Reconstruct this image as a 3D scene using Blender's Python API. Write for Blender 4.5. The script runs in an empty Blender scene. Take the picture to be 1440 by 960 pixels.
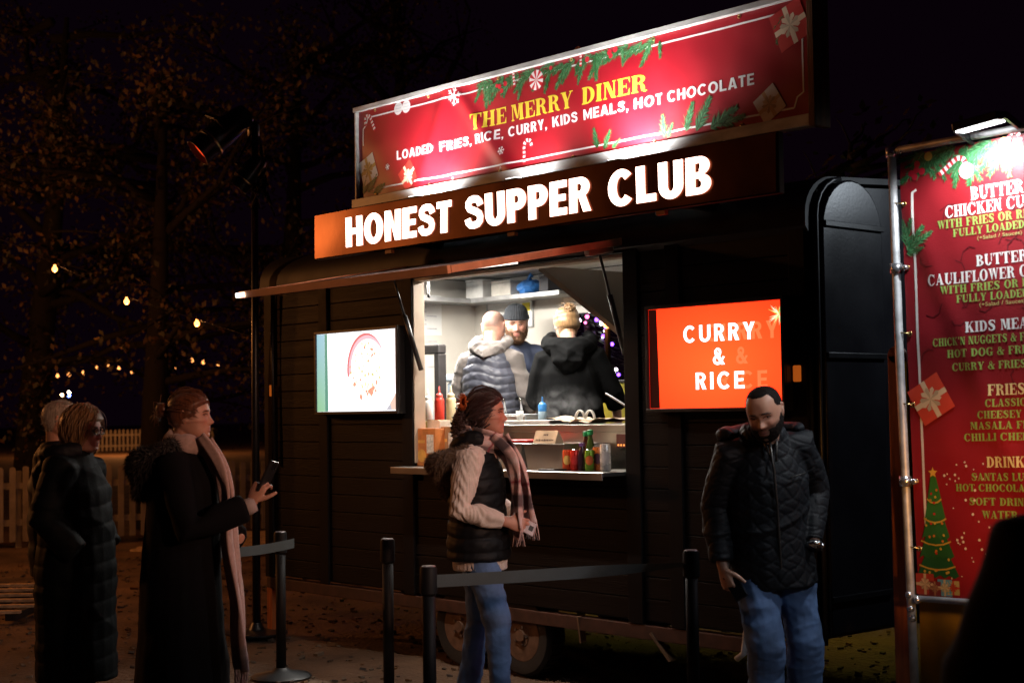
import bpy, bmesh, math, random
import numpy as np
from mathutils import Vector, Matrix, Euler, noise as mnoise

random.seed(7)
R = math.radians
PI = math.pi
scene = bpy.context.scene
COL = scene.collection

# ------------------------------------------------------------------ camera
CAM_H = 1.55
cam_d = bpy.data.cameras.new('camera')
cam_d.sensor_width = 23.5
cam_d.lens = 35.0
cam_d.clip_start = 0.05
cam_d.clip_end = 600
cam_d.dof.use_dof = True
cam_d.dof.focus_distance = 8.6
cam_d.dof.aperture_fstop = 2.2
cam = bpy.data.objects.new('camera', cam_d)
COL.objects.link(cam)
CAM_R = Matrix.Rotation(R(47.861), 3, 'Z') @ Matrix.Rotation(R(90 + 2.640), 3, 'X') @ Matrix.Rotation(R(-0.808), 3, 'Z')
cam.matrix_world = Matrix.Translation((0, 0, CAM_H)) @ CAM_R.to_4x4()
scene.camera = cam

# ------------------------------------------------------------------ world: night sky
world = bpy.data.worlds.new('World')
scene.world = world
world.use_nodes = True
wn = world.node_tree.nodes
wl = world.node_tree.links
wn.clear()
w_out = wn.new('ShaderNodeOutputWorld')
w_bg = wn.new('ShaderNodeBackground')
w_bg.inputs['Color'].default_value = (0.62, 0.16, 0.62, 1)
w_bg.inputs['Strength'].default_value = 0.0034
wl.new(w_bg.outputs[0], w_out.inputs[0])

scene.view_settings.view_transform = 'Standard'
scene.view_settings.look = 'None'
scene.view_settings.exposure = 0.0
scene.view_settings.gamma = 1.0
scene.view_settings.use_curve_mapping = False
scene.cycles.use_denoising = True
scene.cycles.max_bounces = 6
scene.cycles.diffuse_bounces = 3
scene.cycles.glossy_bounces = 3
scene.cycles.transmission_bounces = 6
scene.cycles.sample_clamp_indirect = 4.0
scene.cycles.caustics_reflective = False
scene.cycles.caustics_refractive = False


def lamp(name, kind, loc, power, color=(1, 1, 1), target=None, size=0.1, size_y=None, spot=None, blend=0.5, parent=None, spread=None):
    d = bpy.data.lights.new(name, kind)
    d.energy = power
    d.color = color
    if kind == 'AREA':
        d.size = size
        if size_y:
            d.shape = 'RECTANGLE'
            d.size_y = size_y
        if spread:
            d.spread = R(spread)
    elif kind in ('POINT', 'SPOT'):
        d.shadow_soft_size = size
        if kind == 'SPOT':
            d.spot_size = R(spot or 90)
            d.spot_blend = blend
    o = bpy.data.objects.new(name, d)
    COL.objects.link(o)
    o.location = loc
    if target is not None:
        o.rotation_euler = (Vector(target) - Vector(loc)).to_track_quat('-Z', 'Y').to_euler()
    if parent:
        o.parent = parent
        o.matrix_parent_inverse = basis(parent).inverted()
    return o


def basis(o):
    return Matrix.LocRotScale(o.location, o.rotation_euler, o.scale)


# street lamp outside the frame on the left; unseen lamps and spots added for light
WARM = (1.0, 0.36, 0.10)
COOL = (0.80, 0.90, 1.0)
lamp('street_light', 'POINT', (-16.5, 1.0, 3.9), 520, WARM, size=0.15)
lamp('unseen_lamp', 'POINT', (-17.2, 8.2, 2.6), 22, (1.0, 0.31, 0.06), size=0.12)  # unseen, lights the trees and the fence
lamp('unseen_lamp', 'POINT', (-14.6, 4.2, 2.6), 70, (1.0, 0.30, 0.06), size=0.12)
lamp('unseen_spot', 'SPOT', (0.2, 3.9, 2.5), 560, (1.0, .52, .33), target=(-6.6, 4.55, 1.50), size=0.2, spot=27, blend=.8)  # added spot that warms the faces of the waiting people
lamp('unseen_lamp', 'POINT', (-6.1, 8.75, .75), 5, (1.0, .82, .10), size=.08)  # added yellow glow for the lit patches under the trailer
lamp('unseen_lamp', 'POINT', (-8.7, 9.0, .7), 6, (1.0, .82, .10), size=.08)  # second added glow behind the trailer
lamp('unseen_spot', 'SPOT', (-3.45, 7.5, 2.95), 38, COOL, target=(-4.5, 6.6, 1.9), size=0.10, spot=84, blend=.7)  # added spot, set close so the end panel gets a gradient
lamp('unseen_spot', 'SPOT', (0.6, 4.6, 3.3), 130, COOL, target=(-4.9, 5.25, 0.9), size=0.12, spot=26)  # added cool spot on the jacket and jeans
lamp('unseen_spot', 'SPOT', (-1.3, 4.4, 1.35), 260, (1.0, 0.42, 0.10), target=(-3.10, 5.75, 1.20), size=0.15, spot=28, blend=.8)


# ------------------------------------------------------------------ pixel -> world (photo is 1440 x 960)
FPX = 35 / 23.5 * 1440


def ray(px, py):
    return CAM_R @ Vector(((px - 720) / FPX, -(py - 480) / FPX, -1.0))


def on_y(px, py, Y):
    d = ray(px, py)
    t = Y / d.y
    return Vector((d.x * t, Y, CAM_H + d.z * t))


def on_x(px, py, X):
    d = ray(px, py)
    t = X / d.x
    return Vector((X, d.y * t, CAM_H + d.z * t))


def on_z(px, py, Z):
    d = ray(px, py)
    t = (Z - CAM_H) / d.z
    return Vector((d.x * t, d.y * t, Z))


def at(px, py, depth):
    d = ray(px, py)
    return Vector((d.x * depth, d.y * depth, CAM_H + d.z * depth))


# ------------------------------------------------------------------ materials
MATS = {}


def _new(name):
    m = bpy.data.materials.new(name)
    m.use_nodes = True
    nt = m.node_tree
    return m, nt, nt.nodes['Principled BSDF']


def mat(name, col, rough=0.6, metal=0.0, var=0.25, scale=9.0, bump=0.0, bscale=40.0, stretch=(1, 1, 1), emit=None, emit_s=0.0,
        attr=False, sheen=0.0, spec=None, trans=0.0, rvar=0.1, coat=0.0, sub=0.0, bdist=0.01):
    if name in MATS:
        return MATS[name]
    m, nt, b = _new(name)
    N, L = nt.nodes, nt.links
    tc = N.new('ShaderNodeTexCoord')
    mp = N.new('ShaderNodeMapping')
    mp.inputs['Scale'].default_value = stretch
    L.new(tc.outputs['Object'], mp.inputs['Vector'])
    nz = N.new('ShaderNodeTexNoise')
    nz.inputs['Scale'].default_value = scale
    nz.inputs['Detail'].default_value = 5
    L.new(mp.outputs[0], nz.inputs['Vector'])
    rmp = N.new('ShaderNodeMapRange')
    rmp.inputs['From Min'].default_value = 0.3
    rmp.inputs['From Max'].default_value = 0.7
    rmp.inputs['To Min'].default_value = 1 - var
    rmp.inputs['To Max'].default_value = 1 + var
    L.new(nz.outputs['Fac'], rmp.inputs['Value'])
    mul = N.new('ShaderNodeVectorMath')
    mul.operation = 'SCALE'
    if attr:
        a = N.new('ShaderNodeAttribute')
        a.attribute_name = 'col'
        L.new(a.outputs['Color'], mul.inputs[0])
    else:
        mul.inputs[0].default_value = col
    L.new(rmp.outputs[0], mul.inputs['Scale'])
    L.new(mul.outputs[0], b.inputs['Base Color'])
    rr = N.new('ShaderNodeMapRange')
    rr.inputs['To Min'].default_value = max(0.02, rough - rvar)
    rr.inputs['To Max'].default_value = min(1, rough + rvar)
    L.new(nz.outputs['Fac'], rr.inputs['Value'])
    L.new(rr.outputs[0], b.inputs['Roughness'])
    b.inputs['Metallic'].default_value = metal
    if spec is not None:
        b.inputs['Specular IOR Level'].default_value = spec
    if sheen:
        b.inputs['Sheen Weight'].default_value = sheen
    if trans:
        b.inputs['Transmission Weight'].default_value = trans
    if coat:
        b.inputs['Coat Weight'].default_value = coat
    if sub:
        b.inputs['Subsurface Weight'].default_value = sub
        b.inputs['Subsurface Radius'].default_value = (0.02, 0.008, 0.004)
    if emit is not None:
        if attr:
            L.new(mul.outputs[0], b.inputs['Emission Color'])
        else:
            b.inputs['Emission Color'].default_value = (*emit, 1)
        b.inputs['Emission Strength'].default_value = emit_s
    if bump:
        n2 = N.new('ShaderNodeTexNoise')
        n2.inputs['Scale'].default_value = bscale
        n2.inputs['Detail'].default_value = 6
        L.new(mp.outputs[0], n2.inputs['Vector'])
        bp = N.new('ShaderNodeBump')
        bp.inputs['Strength'].default_value = bump
        bp.inputs['Distance'].default_value = bdist
        L.new(n2.outputs['Fac'], bp.inputs['Height'])
        L.new(bp.outputs[0], b.inputs['Normal'])
    MATS[name] = m
    return m


def emat(name, col, strength):
    if name in MATS:
        return MATS[name]
    m, nt, b = _new(name)
    b.inputs['Base Color'].default_value = (*[c * 0.5 for c in col], 1)
    b.inputs['Emission Color'].default_value = (*col, 1)
    b.inputs['Emission Strength'].default_value = strength
    MATS[name] = m
    return m


# ------------------------------------------------------------------ mesh builder
class MB:
    def __init__(s):
        s.v, s.f, s.c = [], [], []

    def add(s, vs, fs, col=None):
        o = len(s.v)
        s.v.extend([tuple(p) for p in vs])
        s.f.extend([tuple(i + o for i in f) for f in fs])
        s.c.extend([col] * len(vs))

    def box(s, x0, x1, y0, y1, z0, z1, col=None):
        vs = [(x, y, z) for z in (z0, z1) for y in (y0, y1) for x in (x0, x1)]
        s.add(vs, [(0, 2, 3, 1), (4, 5, 7, 6), (0, 1, 5, 4), (2, 6, 7, 3), (0, 4, 6, 2), (1, 3, 7, 5)], col)
        return s

    def obox(s, c, ax, ay, az, col=None):
        """box round c with half-axis vectors"""
        c, ax, ay, az = map(Vector, (c, ax, ay, az))
        vs = [c + i * ax + j * ay + k * az for k in (-1, 1) for j in (-1, 1) for i in (-1, 1)]
        s.add(vs, [(0, 2, 3, 1), (4, 5, 7, 6), (0, 1, 5, 4), (2, 6, 7, 3), (0, 4, 6, 2), (1, 3, 7, 5)], col)
        return s

    def bar(s, a, b, w, h=None, up=(0, 0, 1), col=None):
        a, b = Vector(a), Vector(b)
        d = (b - a)
        t = d.normalized()
        up = Vector(up)
        if abs(t.dot(up)) > 0.98:
            up = Vector((1, 0, 0))
        sd = t.cross(up).normalized()
        u2 = sd.cross(t)
        return s.obox((a + b) / 2, d / 2, sd * w / 2, u2 * (h or w) / 2, col)

    def tube(s, pts, rad, seg=12, side=(1, 0, 0), cap=True, col=None, closed=False):
        """rad: number, or list of numbers / (rx, ry); rx lies along side"""
        pts = [Vector(p) for p in pts]
        n = len(pts)
        if not isinstance(rad, (list, tuple)):
            rad = [rad] * n
        side = Vector(side)
        rings = []
        prev = None
        for i, p in enumerate(pts):
            if closed:
                t = (pts[(i + 1) % n] - pts[i - 1]).normalized()
            else:
                t = (pts[min(i + 1, n - 1)] - pts[max(i - 1, 0)]).normalized()
            a = side if prev is None else prev
            a = a - t * a.dot(t)
            if a.length < 1e-4:
                a = t.orthogonal()
            a.normalize()
            prev = a if prev is not None or True else None
            b = t.cross(a)
            r = rad[i]
            rx, ry = r if isinstance(r, (list, tuple)) else (r, r)
            rings.append([p + a * rx * math.cos(2 * PI * k / seg) + b * ry * math.sin(2 * PI * k / seg) for k in range(seg)])
        vs = [q for r_ in rings for q in r_]
        fs = []
        m = n if closed else n - 1
        for i in range(m):
            j = (i + 1) % n
            for k in range(seg):
                k2 = (k + 1) % seg
                fs.append((i * seg + k, i * seg + k2, j * seg + k2, j * seg + k))
        if cap and not closed:
            fs.append(tuple(range(seg))[::-1])
            fs.append(tuple((n - 1) * seg + k for k in range(seg)))
        s.add(vs, fs, col)
        return s

    def lathe(s, prof, base, axis=(0, 0, 1), seg=24, col=None):
        """prof: list of (r, h) along axis from base"""
        base, axis = Vector(base), Vector(axis).normalized()
        a = axis.orthogonal().normalized()
        b = axis.cross(a)
        vs, fs = [], []
        for (r, h) in prof:
            for k in range(seg):
                vs.append(base + axis * h + (a * math.cos(2 * PI * k / seg) + b * math.sin(2 * PI * k / seg)) * max(r, 1e-5))
        for i in range(len(prof) - 1):
            for k in range(seg):
                k2 = (k + 1) % seg
                fs.append((i * seg + k, i * seg + k2, (i + 1) * seg + k2, (i + 1) * seg + k))
        fs.append(tuple(range(seg))[::-1])
        fs.append(tuple((len(prof) - 1) * seg + k for k in range(seg)))
        s.add(vs, fs, col)
        return s

    def ball(s, c, r, seg=14, rings=9, col=None):
        c = Vector(c)
        if not isinstance(r, (list, tuple)):
            r = (r, r, r)
        vs, fs = [], []
        for i in range(rings + 1):
            t = PI * i / rings
            for k in range(seg):
                a = 2 * PI * k / seg
                vs.append(c + Vector((r[0] * math.sin(t) * math.cos(a), r[1] * math.sin(t) * math.sin(a), r[2] * math.cos(t))))
        for i in range(rings):
            for k in range(seg):
                k2 = (k + 1) % seg
                fs.append((i * seg + k, (i + 1) * seg + k, (i + 1) * seg + k2, i * seg + k2))
        s.add(vs, fs, col)
        return s

    def extrude(s, pts, vec, col=None):
        """closed polygon (3d points) extruded along vec"""
        pts = [Vector(p) for p in pts]
        vec = Vector(vec)
        n = len(pts)
        s.add(pts + [p + vec for p in pts],
              [tuple(range(n))[::-1], tuple(range(n, 2 * n))] + [(i, (i + 1) % n, (i + 1) % n + n, i + n) for i in range(n)], col)
        return s

    def mesh(s, name):
        me = bpy.data.meshes.new(name)
        me.from_pydata(s.v, [], s.f)
        me.update()
        if any(c is not None for c in s.c):
            at_ = me.color_attributes.new('col', 'FLOAT_COLOR', 'POINT')
            at_.data.foreach_set('color', [x for c in s.c for x in ((*c, 1.0) if c is not None else (0.5, 0.5, 0.5, 1.0))])
        return me

    def build(s, name, m, parent=None, smooth=False, bevel=0.0, local=False, fixn=True, auto=None):
        me = s.mesh(name)
        if fixn:
            bm = bmesh.new()
            bm.from_mesh(me)
            bmesh.ops.recalc_face_normals(bm, faces=bm.faces)
            bm.to_mesh(me)
            bm.free()
        return link(name, me, m, parent, smooth, bevel, local, auto)


def link(name, me, m, parent=None, smooth=False, bevel=0.0, local=False, auto=None):
    o = bpy.data.objects.new(name, me)
    COL.objects.link(o)
    if m is not None:
        me.materials.append(m)
    if smooth or auto:
        me.polygons.foreach_set('use_smooth', [True] * len(me.polygons))
    if auto:
        me.set_sharp_from_angle(angle=R(auto))
    if bevel:
        b = o.modifiers.new('bevel', 'BEVEL')
        b.width = bevel
        b.segments = 2
        b.limit_method = 'ANGLE'
        b.angle_limit = R(40)
    if parent is not None:
        o.parent = parent
        if not local:
            o.matrix_parent_inverse = basis(parent).inverted()
    return o


def tag(o, label=None, cat=None, group=None, kind=None):
    if label:
        o['label'] = label
    if cat:
        o['category'] = cat
    if group:
        o['group'] = group
    if kind:
        o['kind'] = kind
    return o


def thing(name, label, cat, loc=(0, 0, 0), rotz=0.0, group=None):
    o = bpy.data.objects.new(name, None)
    o.empty_display_size = 0.2
    COL.objects.link(o)
    o.location = loc
    o.rotation_euler = (0, 0, rotz)
    return tag(o, label, cat, group)


def copy_thing(root, offset=(0, 0, 0), rotz=None, label=None):
    r = root.copy()
    COL.objects.link(r)
    r.location = Vector(root.location) + Vector(offset)
    if rotz is not None:
        r.rotation_euler = (0, 0, rotz)
    if label:
        r['label'] = label
    for ch in list(root.children):
        c = ch.copy()
        COL.objects.link(c)
        c.parent = r
        for g in list(ch.children):
            d = g.copy()
            COL.objects.link(d)
            d.parent = c
    return r


# ------------------------------------------------------------------ flat print work: lettering and drawings on a plane
def sans_polys(text, bold=0.02, spacing=1.0):
    """2d mesh of a line of text: list of verts (x, y), faces"""
    cu = bpy.data.curves.new('txt', 'FONT')
    cu.body = text
    cu.offset = bold
    cu.space_character = spacing
    cu.resolution_u = 4
    o = bpy.data.objects.new('txt', cu)
    COL.objects.link(o)
    dg = bpy.context.evaluated_depsgraph_get()
    me = bpy.data.meshes.new_from_object(o.evaluated_get(dg))
    vs = [(v.co.x, v.co.y) for v in me.vertices]
    fs = [tuple(p.vertices) for p in me.polygons]
    bpy.data.objects.remove(o)
    bpy.data.curves.remove(cu)
    bpy.data.meshes.remove(me)
    return vs, fs


T_, t_, s_, h_ = 0.25, 0.085, 0.07, 0.085


def _rect(x0, y0, x1, y1):
    return [(x0, y0), (x1, y0), (x1, y1), (x0, y1)]


def _stem(x, w=T_, top=True, bot=True, y0=0.0, y1=1.0):
    a, b = x, x + w
    p = []
    if bot:
        p += [(a - s_, y0), (b + s_, y0), (b + s_, y0 + h_ * .7), (b, y0 + h_ * 1.3)]
    else:
        p += [(a, y0), (b, y0)]
    if top:
        p += [(b, y1 - h_ * 1.3), (b + s_, y1 - h_ * .7), (b + s_, y1), (a - s_, y1), (a - s_, y1 - h_ * .7), (a, y1 - h_ * 1.3)]
    else:
        p += [(b, y1), (a, y1)]
    if bot:
        p += [(a, y0 + h_ * 1.3), (a - s_, y0 + h_ * .7)]
    return p


def _ring(cx, cy, rx, ry, ix, iy, a0=0, a1=360, n=22):
    o = []
    for k in range(n):
        t0, t1 = R(a0 + (a1 - a0) * k / n), R(a0 + (a1 - a0) * (k + 1) / n)
        o.append([(cx + rx * math.cos(t0), cy + ry * math.sin(t0)), (cx + rx * math.cos(t1), cy + ry * math.sin(t1)),
                  (cx + ix * math.cos(t1), cy + iy * math.sin(t1)), (cx + ix * math.cos(t0), cy + iy * math.sin(t0))])
    return o


def _stroke(pts):
    """pts: (x, y, half width) -> quads"""  # no fixture here, added to bring out the distant fence
    o = []
    q = []
    for i, (x, y, w) in enumerate(pts):
        x0, y0, _ = pts[max(0, i - 1)]
        x1, y1, _ = pts[min(len(pts) - 1, i + 1)]
        d = math.hypot(x1 - x0, y1 - y0)
        nx, ny = -(y1 - y0) / d, (x1 - x0) / d
        q.append(((x + nx * w, y + ny * w), (x - nx * w, y - ny * w)))
    for i in range(len(q) - 1):
        o.append([q[i][0], q[i][1], q[i + 1][1], q[i + 1][0]])
    return o


def serif_glyph(c):
    s, T, t, h = s_, T_, t_, h_
    if c == 'I':
        return [_stem(s)], T + 2 * s
    if c == 'H':
        return [_stem(s), _stem(s + .5), _rect(s + T, .46, s + .5, .46 + t)], .5 + T + 2 * s
    if c == 'T':
        return [_stem(.28, top=False), _rect(0, 1 - t, .28, 1), _rect(.28 + T, 1 - t, .56 + T, 1), _rect(.28, 1.0, .28 + T, 1.002),
                [(0, 1 - t), (0, .70), (.035, .70), (.10, 1 - t)], [(.56 + T, 1 - t), (.46 + T, 1 - t), (.525 + T, .70), (.56 + T, .70)]], .56 + T
    if c in 'EFL':
        w = .74
        p = [_stem(s, top=c != 'Q', bot=True)]
        x = s + T
        if c in 'EF':
            p += [_rect(x + s, 1 - t, w, 1), [(w, 1 - t), (w - .10, 1 - t), (w - .03, .68), (w, .68)],
                  _rect(x, .47, x + .2, .47 + t), _rect(x + .2, .36, x + .235, .66)]
        if c in 'EL':
            p += [_rect(x + s, 0, w, t), [(w, t), (w, .36), (w - .035, .36), (w - .12, t)]]
        return p, w
    if c == 'N':
        return [_stem(s, .09), [(s - .0, 1), (s + .26, 1), (.72, 0.02), (.50, .02)][::-1], _stem(.63, .09)], .63 + .09 + s
    if c == 'M':
        return [_stem(s, .08), [(s + .05, 1), (s + .29, 1), (.53, .12), (.40, .12)][::-1], [(.47, .12), (.53, .12), (.72, 1), (.65, 1)], _stem(.66, T)], .66 + T + s
    if c == 'A':
        return [[(.08, 0), (.16, 0), (.40, .86), (.36, 1.0)], [(.33, 1.0), (.50, 1.0), (.80, 0), (.53, 0)], _rect(.2, .26, .60, .26 + t),
                _rect(0, 0, .24, h * .8), _rect(.46, 0, .88, h * .8)], .86
    if c == 'V':
        return [[(.07, 1), (.34, 1), (.52, .2), (.42, 0)], [(.40, 0), (.46, 0), (.78, 1), (.70, 1)], _rect(0, 1 - h * .8, .41, 1), _rect(.62, 1 - h * .8, .86, 1)], .84
    if c == 'W':
        return [[(.07, 1), (.32, 1), (.44, .2), (.36, 0)], [(.34, 0), (.40, 0), (.58, 1), (.52, 1)],
                [(.48, 1), (.72, 1), (.86, .2), (.78, 0)], [(.76, 0), (.82, 0), (1.05, 1), (.98, 1)],
                _rect(0, 1 - h * .8, .39, 1), _rect(.91, 1 - h * .8, 1.12, 1)], 1.1
    if c == 'Y':
        return [_stem(.29, top=False, y1=.42), [(.06, 1), (.33, 1), (.52, .45), (.29, .38)], [(.45, .45), (.53, .42), (.80, 1), (.72, 1)],
                _rect(0, 1 - h * .8, .40, 1), _rect(.62, 1 - h * .8, .88, 1)], .84
    if c == 'K':
        return [_stem(s), [(s + T, .38), (s + T, .5), (.68, 1), (.76, 1)], [(.40, .56), (.50, .68), (.88, 0), (.60, 0)],
                _rect(.56, 1 - h * .8, .84, 1), _rect(.52, 0, .94, h * .8)], .92
    if c == 'D':
        return [_stem(s)] + _ring(s + T, .5, .50, .5, .25, .5 - t, -90, 90), s + T + .5
    if c == 'P':
        return [_stem(s)] + _ring(s + T, .72, .45, .28, .2, .28 - t, -90, 90, 14), s + T + .46
    if c == 'R':
        return [_stem(s)] + _ring(s + T, .74, .44, .26, .19, .26 - t, -90, 90, 14) + \
            _stroke([(s + T + .06, .52, .03), (s + T + .22, .46, .07), (s + T + .30, .30, .115), (s + T + .33, .12, .11), (s + T + .42, .03, .05), (s + T + .54, .05, .03)]), s + T + .53
    if c == 'B':
        return [_stem(s)] + _ring(s + T, .755, .40, .245, .17, .245 - t, -90, 90, 14) + _ring(s + T, .265, .47, .265, .21, .265 - t, -90, 90, 14), s + T + .48
    if c in 'OQ':
        return _ring(.45, .5, .45, .52, .19, .52 - t * .9), .9
    if c in 'CG':
        p = _ring(.45, .5, .45, .52, .19, .52 - t * .9, 48, 316)
        p += [[(.76, .64), (.80, .64), (.80, 1.0), (.77, 1.0), (.68, .86)]]
        if c == 'G':
            p += [_rect(.56, 0.02, .80, .40), _rect(.48, .36, .88, .36 + t)]
        else:
            p += [[(.70, .16), (.80, .30), (.84, .30), (.76, .10)]]
        return p, .88
    if c == 'U':
        return [_stem(s, bot=False, y0=.36)] + _ring(.42, .36, .35, .38, .35 - T, .29, 180, 360, 16)[:14] + [_stem(.70, .08, bot=False, y0=.33)], .70 + .08 + s
    if c == 'S':
        pts = [(.70, .72, .03), (.66, .86, .045), (.54, .955, .045), (.38, .955, .06), (.22, .90, .09), (.17, .78, .115), (.23, .66, .13), (.38, .55, .14),
               (.54, .44, .14), (.62, .31, .125), (.60, .16, .10), (.47, .055, .06), (.30, .045, .045), (.16, .12, .045), (.10, .30, .03)]
        return _stroke(pts) + [_rect(.69, .66, .73, 1.0), _rect(.06, .0, .10, .36)], .80
    if c == '&':
        return _ring(.40, .76, .23, .24, .11, .17) + _ring(.36, .27, .36, .29, .17, .21, 60, 330) + \
            [[(.22, .68), (.44, .72), (.92, 0), (.62, 0)], [(.70, .30), (.74, .26), (.90, .54), (.84, .54)], _rect(.70, .52, .98, .52 + t)], .96
    if c == "'":
        return [[(.06, 1), (.26, 1), (.16, .62)]], .3
    return [], .36


def serif_polys(text, gap=0.09):
    x = 0
    vs, fs, ly = [], [], []
    k = 0
    for c in text:
        ps, w = serif_glyph(c)
        for p in ps:
            i = len(vs)
            vs += [(a + x, b) for a, b in p]
            ly += [k % 7] * len(p)
            fs.append(tuple(range(i, i + len(p))))
            k += 1
        x += w + gap
    return vs, fs, ly


def sans_glyph(c, T=.225, t=.19):
    """heavy grotesque capitals, cap height 1"""
    if c == 'I':
        return [_rect(0, 0, T, 1)], T
    if c == 'H':
        return [_rect(0, 0, T, 1), _rect(.50, 0, .50 + T, 1), _rect(T, .41, .50, .41 + t)], .50 + T
    if c == 'T':
        return [_rect(.30 - T / 2, 0, .30 + T / 2, 1 - t), _rect(0, 1 - t, .60, 1)], .60
    if c in 'EFL':
        p = [_rect(0, 0, T, 1)]
        if c in 'EF':
            p += [_rect(T, 1 - t, .58, 1), _rect(T, .41, .54, .41 + t * .92)]
        if c in 'EL':
            p += [_rect(T, 0, .59, t)]
        return p, .59
    if c == 'N':
        return [_rect(0, 0, T * .95, 1), _rect(.70 - T * .95, 0, .70, 1), [(T * .95, .62), (T * .95, 1), (.70 - T * .95, .38), (.70 - T * .95, 0)][::-1]], .70
    if c == 'M':
        return [_rect(0, 0, .19, 1), _rect(.66, 0, .85, 1), [(.19, 1), (.425, .42), (.425, .02), (.19, .60)], [(.66, 1), (.66, .60), (.425, .02), (.425, .42)]], .85
    if c == 'A':
        return [[(0, 0), (.22, 0), (.39, .70), (.39, 1), (.27, 1)], [(.78, 0), (.51, 1), (.39, 1), (.39, .70), (.56, 0)], _rect(.19, .18, .59, .18 + t * .8)], .78
    if c == 'V':
        return [[(0, 1), (.22, 1), (.38, .3), (.38, 0), (.28, 0)], [(.76, 1), (.48, 0), (.38, 0), (.38, .3), (.54, 1)]], .76
    if c == 'Y':
        return [_rect(.36 - T / 2, 0, .36 + T / 2, .42), [(0, 1), (.24, 1), (.36, .66), (.36, .40), (.36 - T / 2, .40)], [(.72, 1), (.36 + T / 2, .40), (.36, .40), (.36, .66), (.48, 1)]], .72
    if c == 'K':
        return [_rect(0, 0, T, 1), [(T, .30), (T, .58), (.46, 1), (.72, 1)], [(.30, .44), (.46, .64), (.74, 0), (.47, 0)]], .74
    if c == 'D':
        return [_rect(0, 0, T, 1)] + _ring(T, .5, .48, .5, .48 - T, .5 - t, -90, 90), T + .48
    if c == 'P':
        return [_rect(0, 0, T, 1)] + _ring(T + .1, .68, .32, .32, .32 - T, .32 - t, -90, 90, 14) + [_rect(T, .36, T + .1, .36 + t), _rect(T, 1 - t, T + .1, 1)], T + .42
    if c == 'R':
        return [_rect(0, 0, T, 1)] + _ring(T + .1, .71, .32, .29, .32 - T, .29 - t * .9, -90, 90, 14) + [_rect(T, .42, T + .1, .42 + t * .9), _rect(T, 1 - t * .9, T + .1, 1),
                [(T + .06, .42), (T + .28, .46), (T + .46, 0), (T + .21, 0)]], T + .46
    if c == 'B':
        return [_rect(0, 0, T, 1)] + _ring(T + .12, .75, .29, .25, .29 - T, .25 - t * .85, -90, 90, 14) + _ring(T + .12, .27, .33, .27, .33 - T, .27 - t * .85, -90, 90, 14) + \
            [_rect(T, 1 - t * .85, T + .12, 1), _rect(T, 0, T + .12, t * .85), _rect(T, .42, T + .12, .42 + t * .8)], T + .45
    if c == 'O':
        return _ring(.42, .5, .42, .515, .42 - T, .515 - t, 0, 360, 32), .84
    if c in 'CG':
        p = _ring(.42, .5, .42, .515, .42 - T, .515 - t, 42, 318 if c == 'C' else 330, 28)
        if c == 'G':
            p += [_rect(.44, .34, .80, .34 + t * .9), _rect(.80 - T * .8, .05, .80, .36)]
        return p, .80
    if c == 'U':
        return [_rect(0, .36, T, 1), _rect(.72 - T, .36, .72, 1)] + _ring(.36, .36, .36, .375, .36 - T, .375 - t, 180, 360, 20), .72
    if c == 'S':
        h = t * .53
        pts = [(.58, .69, h), (.545, .80, h), (.46, .885, h), (.34, .905, h), (.21, .885, h), (.13, .80, h), (.125, .70, h), (.18, .615, h), (.30, .555, h), (.42, .505, h), (.53, .43, h), (.57, .325, h), (.555, .215, h), (.47, .125, h), (.33, .095, h), (.20, .115, h), (.12, .20, h), (.09, .31, h)]
        return _stroke(pts), .68
    if c == '&':
        return _ring(.36, .74, .25, .265, .09, .11) + _ring(.34, .28, .34, .295, .15, .12, 70, 335) + [[(.13, .66), (.36, .76), (.86, 0), (.58, 0)], [(.60, .30), (.68, .22), (.86, .46), (.70, .50)]], .86
    if c == ',':
        return [[(0, .0), (.17, .0), (.17, .16), (0, .16)], [(.05, .0), (.17, .0), (.06, -.18), (.0, -.18)]], .18
    return [], .30


def sans_heavy(text, gap=0.11, T=.225, t=.19):
    x = 0
    vs, fs, ly = [], [], []
    k = 0
    for c in text:
        ps, w = sans_glyph(c, T, t)
        for p in ps:
            i = len(vs)
            vs += [(a + x, b) for a, b in p]
            ly += [k % 7] * len(p)
            fs.append(tuple(range(i, i + len(p))))
            k += 1
        x += w + gap
    return vs, fs, ly


def fine(polys, size=.028):
    """cut flat polygons (a, b, layer) small enough to follow a rippled sheet"""
    bm = bmesh.new()
    for q in polys:
        try:
            bm.faces.new([bm.verts.new(c) for c in q])
        except ValueError:
            pass
    bm.normal_update()
    bmesh.ops.triangulate(bm, faces=bm.faces[:], ngon_method='EAR_CLIP')
    for _ in range(4):
        e = [e for e in bm.edges if e.calc_length() > size]
        if not e:
            break
        bmesh.ops.subdivide_edges(bm, edges=e, cuts=1)
        bmesh.ops.triangulate(bm, faces=[f for f in bm.faces if len(f.verts) > 3])
    bm.verts.index_update()
    vs = [tuple(v.co) for v in bm.verts]
    fs = [tuple(v.index for v in f.verts) for f in bm.faces]
    bm.free()
    return vs, fs


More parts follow.
